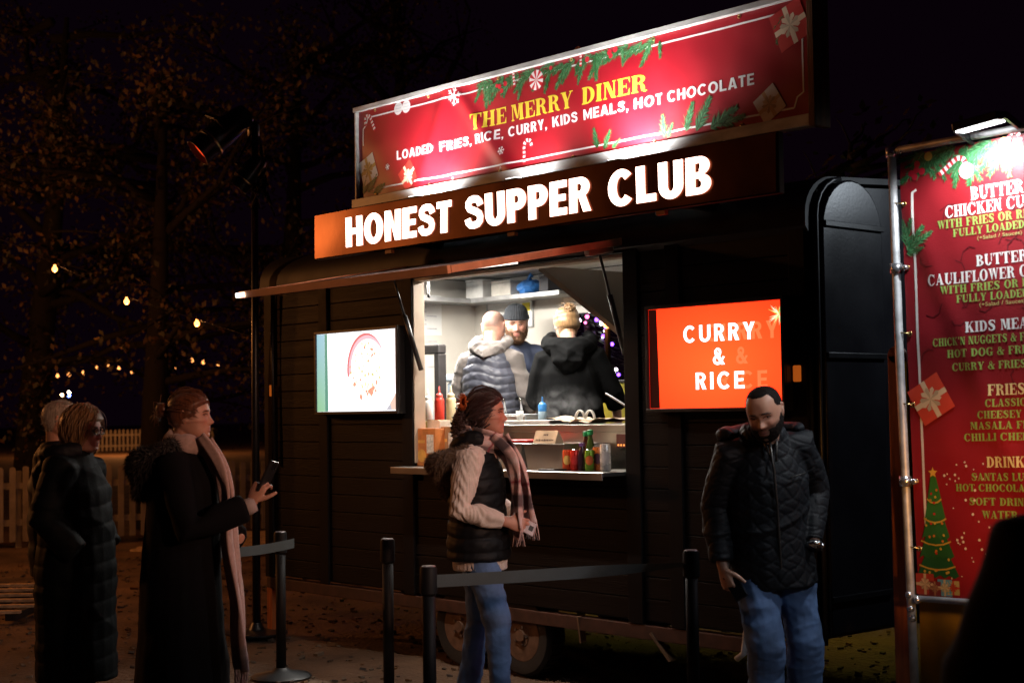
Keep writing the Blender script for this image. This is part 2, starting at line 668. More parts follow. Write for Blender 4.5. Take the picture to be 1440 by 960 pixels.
class Sheet:
    """a plane with origin o, axes u and v, normal n, and a ripple that everything printed on it follows"""

    def __init__(s, o, u, v, n, ripple=None):
        s.o, s.u, s.v, s.n = map(Vector, (o, u, v, n))
        s.rip = ripple or (lambda a, b: 0.0)
        s.k = .55

    def p(s, a, b, off=0.0):
        return s.o + s.u * a + s.v * b + s.n * (off * s.k + s.rip(a, b))

    def uv(s, px, py):
        """photo pixel -> sheet coordinates"""
        d = ray(px, py)
        c = Vector((0, 0, CAM_H))
        t = (s.o - c).dot(s.n) / d.dot(s.n)
        q = c + d * t - s.o
        return q.dot(s.u), q.dot(s.v)

    def text(s, mb, text, a0, a1, b0, b1, off, serif=False, bold=0.02, spacing=1.0, heavy=True, gap=.11, T=.225, t=.19, col=None):
        if serif:
            vs, fs, ly = serif_polys(text)
        elif heavy:
            vs, fs, ly = sans_heavy(text, gap, T, t)
        else:
            vs, fs = sans_polys(text, bold, spacing)
            ly = [0] * len(vs)
        xs = [x for x, y in vs]
        ys = [y for x, y in vs]
        x0, x1 = min(xs), max(xs)
        if serif or heavy:
            y0, y1 = 0.0, 1.0
        else:
            y0, y1 = -0.012, 0.742 if not any(ch in text for ch in '()') else 0.9
        P = [(a0 + (x - x0) / (x1 - x0) * (a1 - a0), b0 + (y - y0) / (y1 - y0) * (b1 - b0), l * .00012) for (x, y), l in zip(vs, ly)]
        vs, fs = fine([[P[i] for i in f] for f in fs])
        mb.add([s.p(a, b, off + l) for a, b, l in vs], fs, col)

    def poly(s, mb, pts, off, col=None, sub=0):
        if max(p[0] for p in pts) - min(p[0] for p in pts) > .045 or max(p[1] for p in pts) - min(p[1] for p in pts) > .045:
            vs, fs = fine([[(a, b, 0) for a, b in pts]])
            mb.add([s.p(a, b, off) for a, b, _ in vs], fs, col)
            return
        mb.add([s.p(a, b, off) for a, b in pts], [tuple(range(len(pts)))], col)

    def line(s, mb, pts, w, off, col=None, step=0.06):
        q = [pts[0]]
        for (x0, y0), (x1, y1) in zip(pts, pts[1:]):
            n = max(1, int(math.hypot(x1 - x0, y1 - y0) / step))
            q += [(x0 + (x1 - x0) * k / n, y0 + (y1 - y0) * k / n) for k in range(1, n + 1)]
        for quad in _stroke([(x, y, w / 2) for x, y in q]):
            s.poly(mb, quad, off, col)

    def disc(s, mb, a, b, r, off, col=None, ry=None, n=18):
        s.poly(mb, [(a + r * math.cos(2 * PI * k / n), b + (ry or r) * math.sin(2 * PI * k / n)) for k in range(n)], off, col)

    def grid(s, a0, a1, b0, b1, nu, nv, off=0.0):
        vs = [s.p(a0 + (a1 - a0) * i / nu, b0 + (b1 - b0) * j / nv, off) for j in range(nv + 1) for i in range(nu + 1)]
        fs = [(j * (nu + 1) + i, j * (nu + 1) + i + 1, (j + 1) * (nu + 1) + i + 1, (j + 1) * (nu + 1) + i) for j in range(nv) for i in range(nu)]
        return vs, fs

    # printed Christmas drawings
    def sprig(s, mb, a, b, ang, L, off, n=16, rnd=random, wd=0.3):
        ca, sa = math.cos(ang), math.sin(ang)
        for k in range(n):
            t = k / n
            x, y = a + ca * L * t, b + sa * L * t
            for sg in (-1, 1, -1, 1):
                g = ang + sg * R(rnd.uniform(14, 58))
                l = L * wd * (1.05 - 0.75 * t) * rnd.uniform(.7, 1.1)
                w = L * 0.026
                c = rnd.choice([(.012, .085, .022), (.02, .12, .035), (.05, .19, .07), (.03, .15, .055), (.10, .26, .11)])
                ex, ey = x + math.cos(g) * l, y + math.sin(g) * l
                nx, ny = -math.sin(g) * w, math.cos(g) * w
                s.poly(mb, [(x + nx, y + ny), (x - nx, y - ny), (ex, ey)], off + rnd.random() * 0.0008, c)
        s.line(mb, [(a, b), (a + ca * L, b + sa * L)], L * .03, off + .0009, (.03, .07, .02))

    def candy(s, mb, a, b, h, off, flip=1, tilt=0.0):
        pts = [(0, 0), (0, .68)] + [(.21 * flip * (1 - math.cos(t)), .68 + .25 * math.sin(t)) for t in [PI * k / 8 for k in range(1, 9)]] + [(.42 * flip, .58)]
        ct, st = math.cos(tilt), math.sin(tilt)
        pts = [(a + (x * ct - y * st) * h, b + (x * st + y * ct) * h) for x, y in pts]
        q = []
        for (x0, y0), (x1, y1) in zip(pts, pts[1:]):
            n = max(1, round(math.hypot(x1 - x0, y1 - y0) / (h * .09)))
            q += [(x0 + (x1 - x0) * k / n, y0 + (y1 - y0) * k / n) for k in range(n)]
        q.append(pts[-1])
        for i, quad in enumerate(_stroke([(x, y, h * .075) for x, y in q])):
            s.poly(mb, quad, off, (.75, .7, .7) if i % 2 else (.55, .02, .03))

    def gift(s, mb, a, b, w, ang, off, c1, c2):
        ca, sa = math.cos(ang), math.sin(ang)
        f = lambda x, y: (a + (x * ca - y * sa) * w, b + (x * sa + y * ca) * w)
        s.poly(mb, [f(-.5, -.5), f(.5, -.5), f(.5, .5), f(-.5, .5)], off, c1)
        s.poly(mb, [f(-.07, -.5), f(.07, -.5), f(.07, .5), f(-.07, .5)], off + .0003, c2)
        s.poly(mb, [f(-.5, -.07), f(.5, -.07), f(.5, .07), f(-.5, .07)], off + .0006, c2)
        for k in range(10):
            g = 2 * PI * k / 10
            g2 = g + .5
            s.poly(mb, [f(0, 0), f(.26 * math.cos(g), .26 * math.sin(g)), f(.32 * math.cos((g + g2) / 2), .32 * math.sin((g + g2) / 2)), f(.26 * math.cos(g2), .26 * math.sin(g2))],
                   off + .0008 + .0001 * (k % 2), [x * (1.0 if k % 2 else .7) for x in c2])

    def flake(s, mb, a, b, r, off, col=(.8, .75, .75)):
        for k in range(3):
            g = PI * k / 3 + .2
            s.line(mb, [(a - r * math.cos(g), b - r * math.sin(g)), (a + r * math.cos(g), b + r * math.sin(g))], r * .16, off + k * .00015, col, step=1)
            for sg in (-1, 1):
                for d in (-.5, .5):
                    x, y = a + sg * .6 * r * math.cos(g), b + sg * .6 * r * math.sin(g)
                    g2 = g + (0 if sg > 0 else PI) + d * 1.8
                    s.line(mb, [(x, y), (x + .35 * r * math.cos(g2), y + .35 * r * math.sin(g2))], r * .12, off + .0005 + k * .00015, col, step=1)

    def star(s, mb, a, b, r, off, col):
        pts = [(a + (r if k % 2 == 0 else r * .45) * math.sin(PI * k / 5), b + (r if k % 2 == 0 else r * .45) * math.cos(PI * k / 5)) for k in range(10)]
        for k in range(10):
            s.poly(mb, [(a, b), pts[k], pts[(k + 1) % 10]], off, col)

# ================================================================== ground
def make_ground():
    rnd = random.Random(3)
    xs = sorted(set([-260, -160, -100, -70, -50, -40, -32, -26] + [-22 + .22 * i for i in range(115)] + [5, 8, 14, 24, 40, 80, 160]))
    ys = sorted(set([-160, -80, -40, -20, -10] + [-4 + .22 * i for i in range(100)] + [20, 26, 34, 50, 80, 130, 260]))
    vs = []
    for y in ys:
        for x in xs:
            z = 0.035 * mnoise.noise((x * .5, y * .5, 0)) + 0.018 * mnoise.noise((x * 1.7, y * 1.7, 3)) + 0.008 * mnoise.noise((x * 4, y * 4, 5))
            vs.append((x, y, z - 0.02))
    nx = len(xs)
    fs = [(j * nx + i, j * nx + i + 1, (j + 1) * nx + i + 1, (j + 1) * nx + i) for j in range(len(ys) - 1) for i in range(nx - 1)]
    mb = MB()
    mb.add(vs, fs)
    m = mat('trodden_earth', (.14, .088, .055), .85, var=.55, scale=1.3, bump=1.0, bscale=26, bdist=.05)
    return tag(mb.build('ground', m, smooth=True), kind='structure')


make_ground()

# trampled leaves and gravel in front of the trailer
def scatter_litter():
    rnd = random.Random(11)
    mb = MB()
    for i in range(5200):
        x, y = rnd.uniform(-16, -3.5), rnd.uniform(.5, 12)
        r = rnd.uniform(.006, .02) * (1 if rnd.random() < .92 else 1.7)
        c = Vector((x, y, .008 + .035 * mnoise.noise((x * .5, y * .5, 0)) - .018))
        g = rnd.random() * 6.28
        a = Vector((math.cos(g) * r, math.sin(g) * r, r * rnd.uniform(-.2, .3)))
        b = Vector((-math.sin(g) * r * .7, math.cos(g) * r * .7, r * rnd.uniform(-.2, .3)))
        k = rnd.uniform(.5, 1.3)
        col = rnd.choice([(.10, .08, .06), (.14, .11, .08), (.13, .07, .03), (.07, .055, .045)])
        mb.obox(c, a, b, a.cross(b).normalized() * r * .35, [q * k for q in col])
    o = mb.build('gravel', mat('gravel_stone', (1, 1, 1), .8, attr=True))
    tag(o, 'loose gravel and dead leaves strewn over the dark trodden ground', 'gravel', kind='stuff')


scatter_litter()


def grass_patch(name, label, x0, x1, y0, y1, n, seed):
    rnd = random.Random(seed)
    mb = MB()
    cl = [(rnd.uniform(x0, x1), rnd.uniform(y0, y1), rnd.uniform(.2, .55)) for _ in range(9)]
    for i in range(n):
        cx, cy, cr = rnd.choice(cl)
        x, y = rnd.gauss(cx, cr), rnd.gauss(cy, cr * .6)
        h = rnd.uniform(.04, .17)
        g = rnd.random() * 6.28
        w = .006
        dx, dy = math.cos(g) * w, math.sin(g) * w
        lx, ly = rnd.gauss(0, .06), rnd.gauss(0, .06)
        k = rnd.uniform(.6, 1.3)
        mb.add([(x - dx, y - dy, -.02), (x + dx, y + dy, -.02), (x + lx, y + ly, h)], [(0, 1, 2)], (.07 * k, .085 * k, .015 * k))
    o = mb.build(name, mat('grass_blade', (1, 1, 1), .6, attr=True), fixn=False)
    tag(o, label, 'grass', kind='stuff')


grass_patch('grass', 'rough yellow green grass on the ground behind and under the trailer', -11.5, -4.6, 9.0, 11.5, 9000, 5)

# ================================================================== food trailer
X0, X1, YF, YB = -9.35, -4.56, 6.07, 8.07
ZB, ZW = .42, 2.49
WX0, WX1, WZ0, WZ1 = -7.64, -5.785, 1.215, 2.40
black_wood = mat('black_painted_board', (.0065, .0045, .0038), .55, var=.4, scale=5, stretch=(.4, 1, 6), bump=.25, bscale=30, spec=.12)
black_trim = mat('black_trim', (.005, .004, .004), .6, var=.2, spec=.12)
black_metal = mat('black_powder_coat', (.012, .012, .014), .38, var=.25, bump=.05, bscale=120)
nose_black = mat('black_satin_sheet', (.014, .014, .018), .33, var=.25, scale=3, bump=.04, bscale=60)
steel = mat('brushed_steel', (.55, .53, .50), .30, 1.0, var=.06, scale=3, bump=.02, bscale=8)
galv = mat('galvanised_steel', (.50, .51, .52), .50, .45, var=.3, scale=16)
chrome = mat('chrome', (.7, .7, .7), .12, 1.0, var=.05)
inner_panel = mat('grey_wall_panel', (.60, .565, .51), .45, var=.10, scale=3, bump=.03)
beige = mat('beige_jamb_paint', (.42, .33, .25), .5, var=.12)
white_paint = mat('white_paint', (.78, .78, .76), .5, var=.06)
rubber = mat('black_rubber', (.012, .011, .010), .75, var=.3, bump=.2, bscale=80)
plastic_black = mat('black_plastic', (.012, .012, .013), .4, var=.15)

trailer = thing('food_trailer', 'black boarded food trailer with an open serving hatch and curved roof', 'food trailer', (X0, YF, 0))

mb = MB()
z = ZB
row = .118
while z < ZW - .01:
    z1 = min(z + row - .004, ZW)
    segs = [(X0 + .05, X1 - .05)]
    if z1 > WZ0 - .03 and z < WZ1 + .0:
        segs = [(X0 + .05, WX0 - .02), (WX1 + .02, X1 - .05)]
    for a, b in segs:
        mb.box(a, b, YF, YF + .018, z, z1)
    z += row
for a, b, c, d in ((X0 + .03, WX0 - .02, ZB + .01, ZW - .01), (WX1 + .02, X1 - .045, ZB + .01, ZW - .01), (WX0 - .02, WX1 + .02, ZB + .01, WZ0 - .012), (WX0 - .02, WX1 + .02, WZ1 + .012, ZW - .01)):
    mb.box(a, b, YF + .0182, YF + .05, c, d)
mb.build('front_wall', black_wood, trailer, bevel=.003)

mb = MB()
for xx in (X0 + .04, -8.63, WX0 - .06, WX1 + .06, -5.42, X1 - .04):
    w = .05 if xx not in (WX0 - .06, WX1 + .06) else .055
    mb.box(xx - w, xx + w, YF - .018, YF - .001, ZB - .02, ZW - .02)
mb.box(WX0 - .115, WX1 + .115, YF - .022, YF - .0012, WZ1 + .014, WZ1 + .085)
mb.build('vertical_trim', black_trim, trailer, bevel=.004)

mb = MB()   # sill rail below the boards, catches the ground light
mb.box(X0, X1, YF - .012, YF + .06, ZB - .10, ZB - .025)
mb.box(X0, X1, YB - .07, YB, ZB - .10, ZB - .02)
mb.box(-7.9, -7.82, YF + .07, YB - .08, ZB - .12, ZB - .02)
mb.box(-6.1, -6.02, YF + .07, YB - .08, ZB - .12, ZB - .02)
mb.build('chassis_rail', mat('rusty_red_oxide', (.055, .020, .012), .65, var=.4, scale=14), trailer, bevel=.004)

# roof: rounded section along x
prof_o = [(YF - .03, ZW - .05), (YF - .03, ZW + .01)] + [(YF - .03 + .24 * (1 - math.cos(t)), ZW + .01 + .20 * math.sin(t)) for t in [PI / 2 * k / 8 for k in range(1, 9)]]
prof_o += [(7.07, ZW + .26)]
prof_o += [(2 * 7.07 - a, b) for a, b in prof_o[:-1]][::-1]
prof_i = [(7.07 + (a - 7.07) * .975, b - .03) for a, b in prof_o]
mb = MB()
n = len(prof_o)
vs = [(X0 - .04, a, b) for a, b in prof_o] + [(X0 - .04, a, b) for a, b in prof_i] + [(X1 + .03, a, b) for a, b in prof_o] + [(X1 + .03, a, b) for a, b in prof_i]
fs = []
for k in range(n - 1):
    fs += [(k, k + 1, 2 * n + k + 1, 2 * n + k), (n + k, 3 * n + k, 3 * n + k + 1, n + k + 1), (k, n + k, n + k + 1, k + 1), (2 * n + k, 2 * n + k + 1, 3 * n + k + 1, 3 * n + k)]
fs += [(0, 2 * n, 3 * n, n), (n - 1, 2 * n - 1, 4 * n - 1, 3 * n - 1)]
mb.add(vs, fs)
mb.build('roof', mat('roof_sheet', (.008, .007, .008), .6, var=.3, scale=3), trailer, auto=35)

# ends
def arch_poly(x, y0, y1, z0, zs, rise, n=14):
    c, r = (y0 + y1) / 2, (y1 - y0) / 2
    return [(x, y0, z0), (x, y1, z0)] + [(x, c + r * math.cos(PI * k / n), zs + rise * math.sin(PI * k / n)) for k in range(n + 1)]


mb = MB()
mb.extrude([(X1 - .04, a, b) for a, b in [(YF + .055, ZB), (YB - .02, ZB)] + [(7.07 + (a - 7.07) * .965, b - .045) for a, b in prof_o][::-1]], (.035, 0, 0))
mb.build('end_wall', nose_black, trailer)
mb = MB()
mb.extrude([(X0 + .005, a, b) for a, b in [(YF + .055, ZB), (YB - .02, ZB)] + [(7.07 + (a - 7.07) * .965, b - .045) for a, b in prof_o][::-1]], (.03, 0, 0))
mb.build('end_wall', nose_black, trailer)
ny1 = on_x(1243, 400, X1 + .06).y
mb = MB()
mb.extrude(arch_poly(X1 - .004, YF + .07, ny1, ZB + .02, ZW - .06, .26), (.062, 0, 0))
nose = mb.build('nose_panel', nose_black, trailer, auto=35, bevel=.01)
for zz in (2.44, 1.79, .60):
    MB().box(X1 + .0585, X1 + .075, YF + .075, ny1 - .004, zz, zz + .03).build('seam_strip', black_metal, nose, bevel=.004)
mb = MB()
mb.tube([(X1 + .045, YF + .035, z_) for z_ in (ZB - .02, 1.4, ZW)] + [(X1 + .045, YF + .035 + .22 * (1 - math.cos(t)), ZW + .20 * math.sin(t)) for t in (.3, .6, .9, 1.2, 1.5)], .013, seg=10)
mb.build('corner_trim', black_metal, trailer, smooth=True)
mb = MB()
mb.tube([(X0 - .01, YF + .02, z_) for z_ in (ZB - .02, 1.4, ZW)], .03, seg=10)
mb.build('corner_trim', black_metal, trailer, smooth=True)

# rear wall, floor, inner faces
mb = MB()
DX0, DX1 = -8.34, -7.18
for a, b, c, d in ((X0 + .04, DX0, .5, 2.60), (DX1, X1 - .05, .5, 2.60), (DX0, DX1, 2.28, 2.60)):
    mb.box(a, b, YB - .06, YB - .02, c, d)
mb.build('rear_wall', inner_panel, trailer)
mb = MB()
mb.box(X0 + .038, X0 + .06, YF + .06, YB - .062, .5, 2.60)
mb.build('inner_wall', inner_panel, trailer)
mb = MB()
mb.box(X1 - .066, X1 - .044, YF + .06, YB - .062, .5, 2.60)
mb.build('inner_wall', beige, trailer)
mb = MB()
mb.box(X0 + .065, X1 - .07, YF + .055, YB - .065, 2.605, 2.625)
mb.build('ceiling', white_paint, trailer)
mb = MB()
mb.box(X0 + .03, X1 - .05, YF + .052, YB - .062, ZB - .015, .495)
mb.build('floor_panel', mat('chequer_floor', (.10, .10, .10), .5), trailer)
mb = MB()   # window lining
mb.box(WX0 - .019, WX0 + .002, YF - .004, YF + .085, WZ0 + .02, WZ1)
mb.box(WX1 - .002, WX1 + .019, YF - .004, YF + .085, WZ0 + .02, WZ1)
mb.box(WX0 + .003, WX1 - .003, YF - .003, YF + .085, WZ1 - .008, WZ1 + .011)
mb.build('window_frame', beige, trailer, bevel=.003)
# door posts of the rear doorway
mb = MB()
mb.box(DX0 - .005, DX0 + .035, YB - .10, YB - .015, .5, 2.279)
mb.box(DX1 - .035, DX1 + .005, YB - .10, YB - .015, .5, 2.279)
mb.build('door_frame', galv, trailer, bevel=.004)

# serving shelf outside, worktop inside, riser between
SHZ = 1.215
mb = MB()
mb.box(WX0 - .01, WX1 + .0, YF - .19, YF + .29, SHZ - .022, SHZ)
mb.box(WX0 - .01, WX1 + .0, YF - .196, YF - .188, SHZ - .042, SHZ - .001)
mb.build('serving_shelf', steel, trailer, bevel=.003)
mb = MB()
mb.box(WX0 + .004, WX1 - .004, YF + .295, YF + .92, 1.445, 1.47)
mb.box(WX0 + .004, WX1 - .004, YF + .292, YF + .30, 1.425, 1.4685)
mb.build('worktop', steel, trailer, bevel=.003)
mb = MB()
mb.box(WX0 + .004, WX1 - .004, YF + .30, YF + .315, .5, 1.4245)
mb.build('counter_front', steel, trailer)
# slanted lining over the right of the kitchen, with filter ribs
A = on_y(757, 380, YF + .20)
B = on_y(872, 474, YF + .20)
mb = MB()
dv = Vector((0, 1.25, 0))
nrm = (B - A).cross(dv).normalized()
mb.extrude([A, B, B + dv, A + dv], nrm * .03)
hood = mb.build('extractor_hood', mat('hood_sheet', (.13, .098, .07), .42, var=.15), trailer)
mb = MB()
for k in range(4):
    o_ = Vector((0, .62 + .13 * k, 0)) - nrm * .014
    mb.bar(A + o_ + (B - A) * .02, B + o_ - (B - A) * .05, .045, .026, up=nrm)
mb.build('filter_rib', steel, hood, bevel=.004)
# L-shaped shelf high in the corner, with things on it
mb = MB()
mb.box(X0 + .062, X0 + .36, YF + .4, YB - .365, 2.405, 2.43)
mb.box(X0 + .062, DX0 + .35, YB - .36, YB - .063, 2.405, 2.43)
mb.box(X0 + .36, X0 + .37, YF + .4, YB - .372, 2.398, 2.434)
mb.box(X0 + .371, DX0 + .35, YB - .372, YB - .362, 2.398, 2.434)
mb.build('high_shelf', mat('shelf_metal', (.28, .28, .28), .4, .6),  trailer, bevel=.003)

# strip lights on the ceiling
tube_m = emat('lit_tube', (.92, .97, 1.0), 9.0)
for (xa, xb, yy) in ((-9.1, -8.2, 7.05), (-7.9, -6.95, 6.62)):
    t_o = thing('strip_light', 'long white strip light on the %s of the kitchen ceiling' % ('left' if yy > 7 else 'right'), 'strip light', (xa, yy, 2.6))
    MB().box(xa, xb, yy - .04, yy + .04, 2.575, 2.604).build('housing', white_paint, t_o)
    MB().tube([(xa + .03, yy, 2.56), (xb - .03, yy, 2.56)], .016, seg=10).build('light_tube', tube_m, t_o, smooth=True)
    lamp('tube_glow', 'AREA', ((xa + xb) / 2, yy, 2.535), 66, (1.0, .94, .85), target=((xa + xb) / 2, yy, 0), size=xb - xa, size_y=.12, parent=t_o)

# wheels
K = .76
RW = .312 * K


def wheel(cx):
    cy = YF + .02
    w = MB()
    prof = [(.19, 0), (.225, -.012), (.29, -.012), (.312, .02), (.312, .15), (.29, .185), (.22, .185)]
    w.lathe([(a * K, b * K) for a, b in prof], (cx, cy, RW), (0, 1, 0), 40)
    for k in range(40):
        g = 2 * PI * k / 40
        c = Vector((cx + RW * math.cos(g), cy + .085 * K, RW + RW * math.sin(g)))
        w.obox(c, Vector((-math.sin(g), 0, math.cos(g))) * .013, (0, .062 * K, 0), Vector((math.cos(g), 0, math.sin(g))) * .006)
    t = w.build('wheel', rubber, trailer, auto=35)
    r = MB()
    r.lathe([(a * K, b * K) for a, b in [(.196, .0), (.20, .008), (.19, .02), (.165, .028), (.10, .012), (.085, -.004), (.05, -.004), (.045, -.02), (.0, -.02)][::-1]], (cx, cy - .004, RW), (0, 1, 0), 36)
    rim = r.build('rim', mat('rim_rust_silver', (.17, .095, .06), .55, .2, var=.35, scale=20), t, auto=35)
    h = MB()
    for k in range(14):
        g = 2 * PI * k / 14
        h.ball((cx + .148 * K * math.cos(g), cy + .012, RW + .148 * K * math.sin(g)), (.016, .014, .016), 10, 6)
    h.build('vent_hole', plastic_black, rim, smooth=True)
    h = MB()
    for k in range(5):
        g = 2 * PI * k / 5
        h.tube([(cx + .07 * K * math.cos(g), cy - .014, RW + .07 * K * math.sin(g)), (cx + .07 * K * math.cos(g), cy + .005, RW + .07 * K * math.sin(g))], .009, 6)
    h.build('wheel_nut', chrome, rim)

wheel(on_y(648, 900, YF + .02).x)
wheel(on_y(734, 900, YF + .02).x)
# hub bracket and steady legs under the sill
pbm = mat('pale_bracket', (.24, .15, .09), .5, .4)
MB().bar((-6.17, YF + .0, .40), (-6.17, YF + .02, .25), .045, .012).build('chassis_bracket', pbm, trailer)
MB().bar((-5.62, YF + .0, .36), (-5.50, YF + .02, .22), .05, .014).build('chassis_bracket', pbm, trailer)
mb = MB()
q = [on_y(1056, 838, YF - .16), on_y(1050, 885, YF - .16), on_y(1046, 918, YF - .16), on_y(1036, 926, YF - .16)]
mb.tube([q[0] + Vector((0, .14, .08))] + q, .016, 10)
mb.build('steady_leg', galv, trailer, smooth=True)

# marker lamps
for px, py, nm in ((383, 549, 0), (1122, 525, 1)):
    c = on_y(px, py, YF - .02)
    g = MB().box(c.x - .022, c.x + .022, YF - .034, YF - .0185, c.z - .04, c.z + .04).build('marker_lamp', emat('amber_lens', (1.0, .20, .02), .32), trailer, bevel=.006)
# cable conduit down the left corner
mb = MB()
mb.tube([(X0 + .12, YF - .03, 2.4), (X0 + .12, YF - .03, 1.9), (X0 + .14, YF - .03, 1.2)], .012, 8)
mb.build('conduit', black_metal, trailer, smooth=True)

# hatch, propped up on two gas struts
hf_l = on_x(346, 412, WX0 - .03)
hf_r = on_x(627, 381, WX1 + .0)
HY, HZ = (hf_l.y + hf_r.y) / 2, (hf_l.z + hf_r.z) / 2
print('HATCH', hf_l, hf_r)
hl, hr = WX0 - .03, WX1 + .005
h0, h1 = Vector((0, YF - .025, WZ1 + .075)), Vector((0, HY, HZ))
hd = (h1 - h0).normalized()
hn = Vector((1, 0, 0)).cross(hd).normalized()
if hn.z < 0:
    hn = -hn
mb = MB()
mb.obox((h0 + h1) / 2 + Vector(((hl + hr) / 2, 0, 0)), ((hr - hl) / 2, 0, 0), (h1 - h0) / 2, hn * .012)
hatch = mb.build('serving_hatch', black_wood, trailer, bevel=.003)
mb = MB()
mb.obox((h0 + h1) / 2 + Vector(((hl + hr) / 2, 0, 0)) - hn * .016, ((hr - hl) / 2 - .03, 0, 0), (h1 - h0) / 2 - hd * .03, hn * .004)
mb.build('hatch_lining', white_paint, hatch)
copper_edge = mat('hatch_edge_wood', (.80, .40, .23), .5, var=.2, scale=12, stretch=(.3, 1, 1))
mb = MB()
xm = (hl + hr) / 2
mb.obox(Vector((xm, 0, 0)) + h1 + hd * .012, ((hr - hl) / 2 + .012, 0, 0), hd * .0115, hn * .021)
mb.obox((h0 + h1) / 2 + Vector((hr + .0075, 0, 0)), (.007, 0, 0), (h1 - h0) / 2 - hd * .002, hn * .019)
mb.obox((h0 + h1) / 2 + Vector((hl - .0075, 0, 0)), (.007, 0, 0), (h1 - h0) / 2 - hd * .002, hn * .019)
mb.build('hatch_edge', copper_edge, hatch, bevel=.003)
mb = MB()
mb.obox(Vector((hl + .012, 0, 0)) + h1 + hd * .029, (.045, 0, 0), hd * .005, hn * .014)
tip = mb.build('tip_glint', emat('hatch_tip_glint', (1.0, .85, .7), 4.0), hatch, bevel=.003)  # glowing bar stands in for the bright reflection on the hatch tip
sc_ = h0 + (h1 - h0) * .55 - hn * .026 + Vector((xm, 0, 0))
MB().obox(sc_, ((hr - hl) / 2 - .12, 0, 0), hd * .012, hn * .005).build('led_strip', emat('led_strip', (1.0, .86, .74), 2.5), hatch)
lamp('strip_glow', 'AREA', sc_ - hn * .008, 11, (1.0, .80, .66), target=sc_ - hn * 1.0 - hd * .25, size=hr - hl - .3, size_y=.03, parent=hatch, spread=110)
mb = MB()
for f in (.15, .5, .85):
    c = h0 + Vector((hl + (hr - hl) * f, 0, 0)) + hn * .02
    mb.tube([c - Vector((.05, 0, 0)), c + Vector((.05, 0, 0))], .013, 8)
mb.build('hinge', black_metal, hatch)
strut_m = mat('strut_black', (.012, .010, .010), .35, .2)
for xx, upx, low in ((WX0 + .03, (552, 408), (592, 520)), (WX1 - .03, (842, 384), (880, 498))):
    u = on_x(upx[0], upx[1], xx)
    l = Vector((xx, YF + .03, on_y(low[0], low[1], YF + .03).z))
    tt = (u.y - h0.y) / (h1.y - h0.y)
    u = h0 + (h1 - h0) * tt + Vector((xx, 0, 0)) - hn * .05
    g = MB().tube([l, l + (u - l) * .6], .016, 10).build('gas_strut', strut_m, hatch, smooth=True)
    MB().tube([l + (u - l) * .6, u], .008, 8).build('piston_rod', chrome if False else strut_m, g, smooth=True)
    MB().obox(u + hn * .018, (.02, 0, 0), hd * .10, hn * .02).build('strut_bracket', beige, g, bevel=.01)

# ================================================================== lit shop sign
SY = 5.64
copper = mat('rose_copper_sheet', (.15, .058, .027), .30, .95, var=.15, scale=3, bump=.06, bscale=5)
c_bl, c_tr = on_y(443, 364, SY), on_y(1090, 186, SY)
sx0, sx1, sz0, sz1 = c_bl.x, c_tr.x, c_bl.z, c_tr.z
sign = thing('shop_sign', 'long copper fascia sign with glowing white block letters above the hatch', 'shop sign', (sx0, SY, sz0))
ss = Sheet((sx0, SY, sz0), (1, 0, 0), (0, 0, 1), (0, -1, 0), lambda a, b: .004 * math.sin(a * 2.6 + b * 3) + .003 * math.sin(a * 5.3 - b * 7 + 1))
W, Hh = sx1 - sx0, sz1 - sz0
mb = MB()
mb.add(*ss.grid(0, W, 0, Hh, 120, 14))
mb.build('copper_panel', copper, sign, smooth=True)
mb = MB()
mb.box(sx0 - .008, sx1 + .008, SY + .012, SY + .05, sz0 - .006, sz1 + .006)
mb.build('sign_box', mat('copper_edge_fold', (.05, .022, .012), .75, .0, spec=.1), sign, bevel=.003)
mb = MB()
for f in (.2, .5, .8):
    mb.box(sx0 + W * f - .03, sx0 + W * f + .03, SY + .051, YF + .05, sz0 + .02, sz0 + .06)
    mb.build('sign_arm', black_metal, sign)
    mb = MB()
    mb.box(sx0 + W * f - .03, sx0 + W * f + .03, SY + .02, SY + .045, sz0 - .028, sz0 - .0065)
    mb.build('sign_bracket', mat('bracket_orange', (.45, .16, .06), .5), sign)
    mb = MB()


def letters3d(sheet, words, off, depth, gap):
    m2 = MB()
    face = []
    for word, (pl, pr), b0, b1 in words:
        a0, a1 = sheet.uv(*pl)[0], sheet.uv(*pr)[0]
        vs, fs, ly = sans_heavy(word, gap, .265, .205)
        x0, x1 = min(p[0] for p in vs), max(p[0] for p in vs)
        for f in fs:
            q = [(a0 + (vs[i][0] - x0) / (x1 - x0) * (a1 - a0), b0 + vs[i][1] * (b1 - b0)) for i in f]
            ar = sum(q[k - 1][0] * q[k][1] - q[k][0] * q[k - 1][1] for k in range(len(q)))
            if ar < 0:
                q = q[::-1]
            o_ = off + .00015 * ly[f[0]]
            base = len(m2.v)
            n = len(q)
            m2.add([sheet.p(a, b, o_) for a, b in q] + [sheet.p(a, b, o_ + depth) for a, b in q],
                   [tuple(range(n))[::-1], tuple(range(n, 2 * n))] + [(k, (k + 1) % n, (k + 1) % n + n, k + n) for k in range(n)])
            face += [1, 0] + [2] * n
    return m2, face


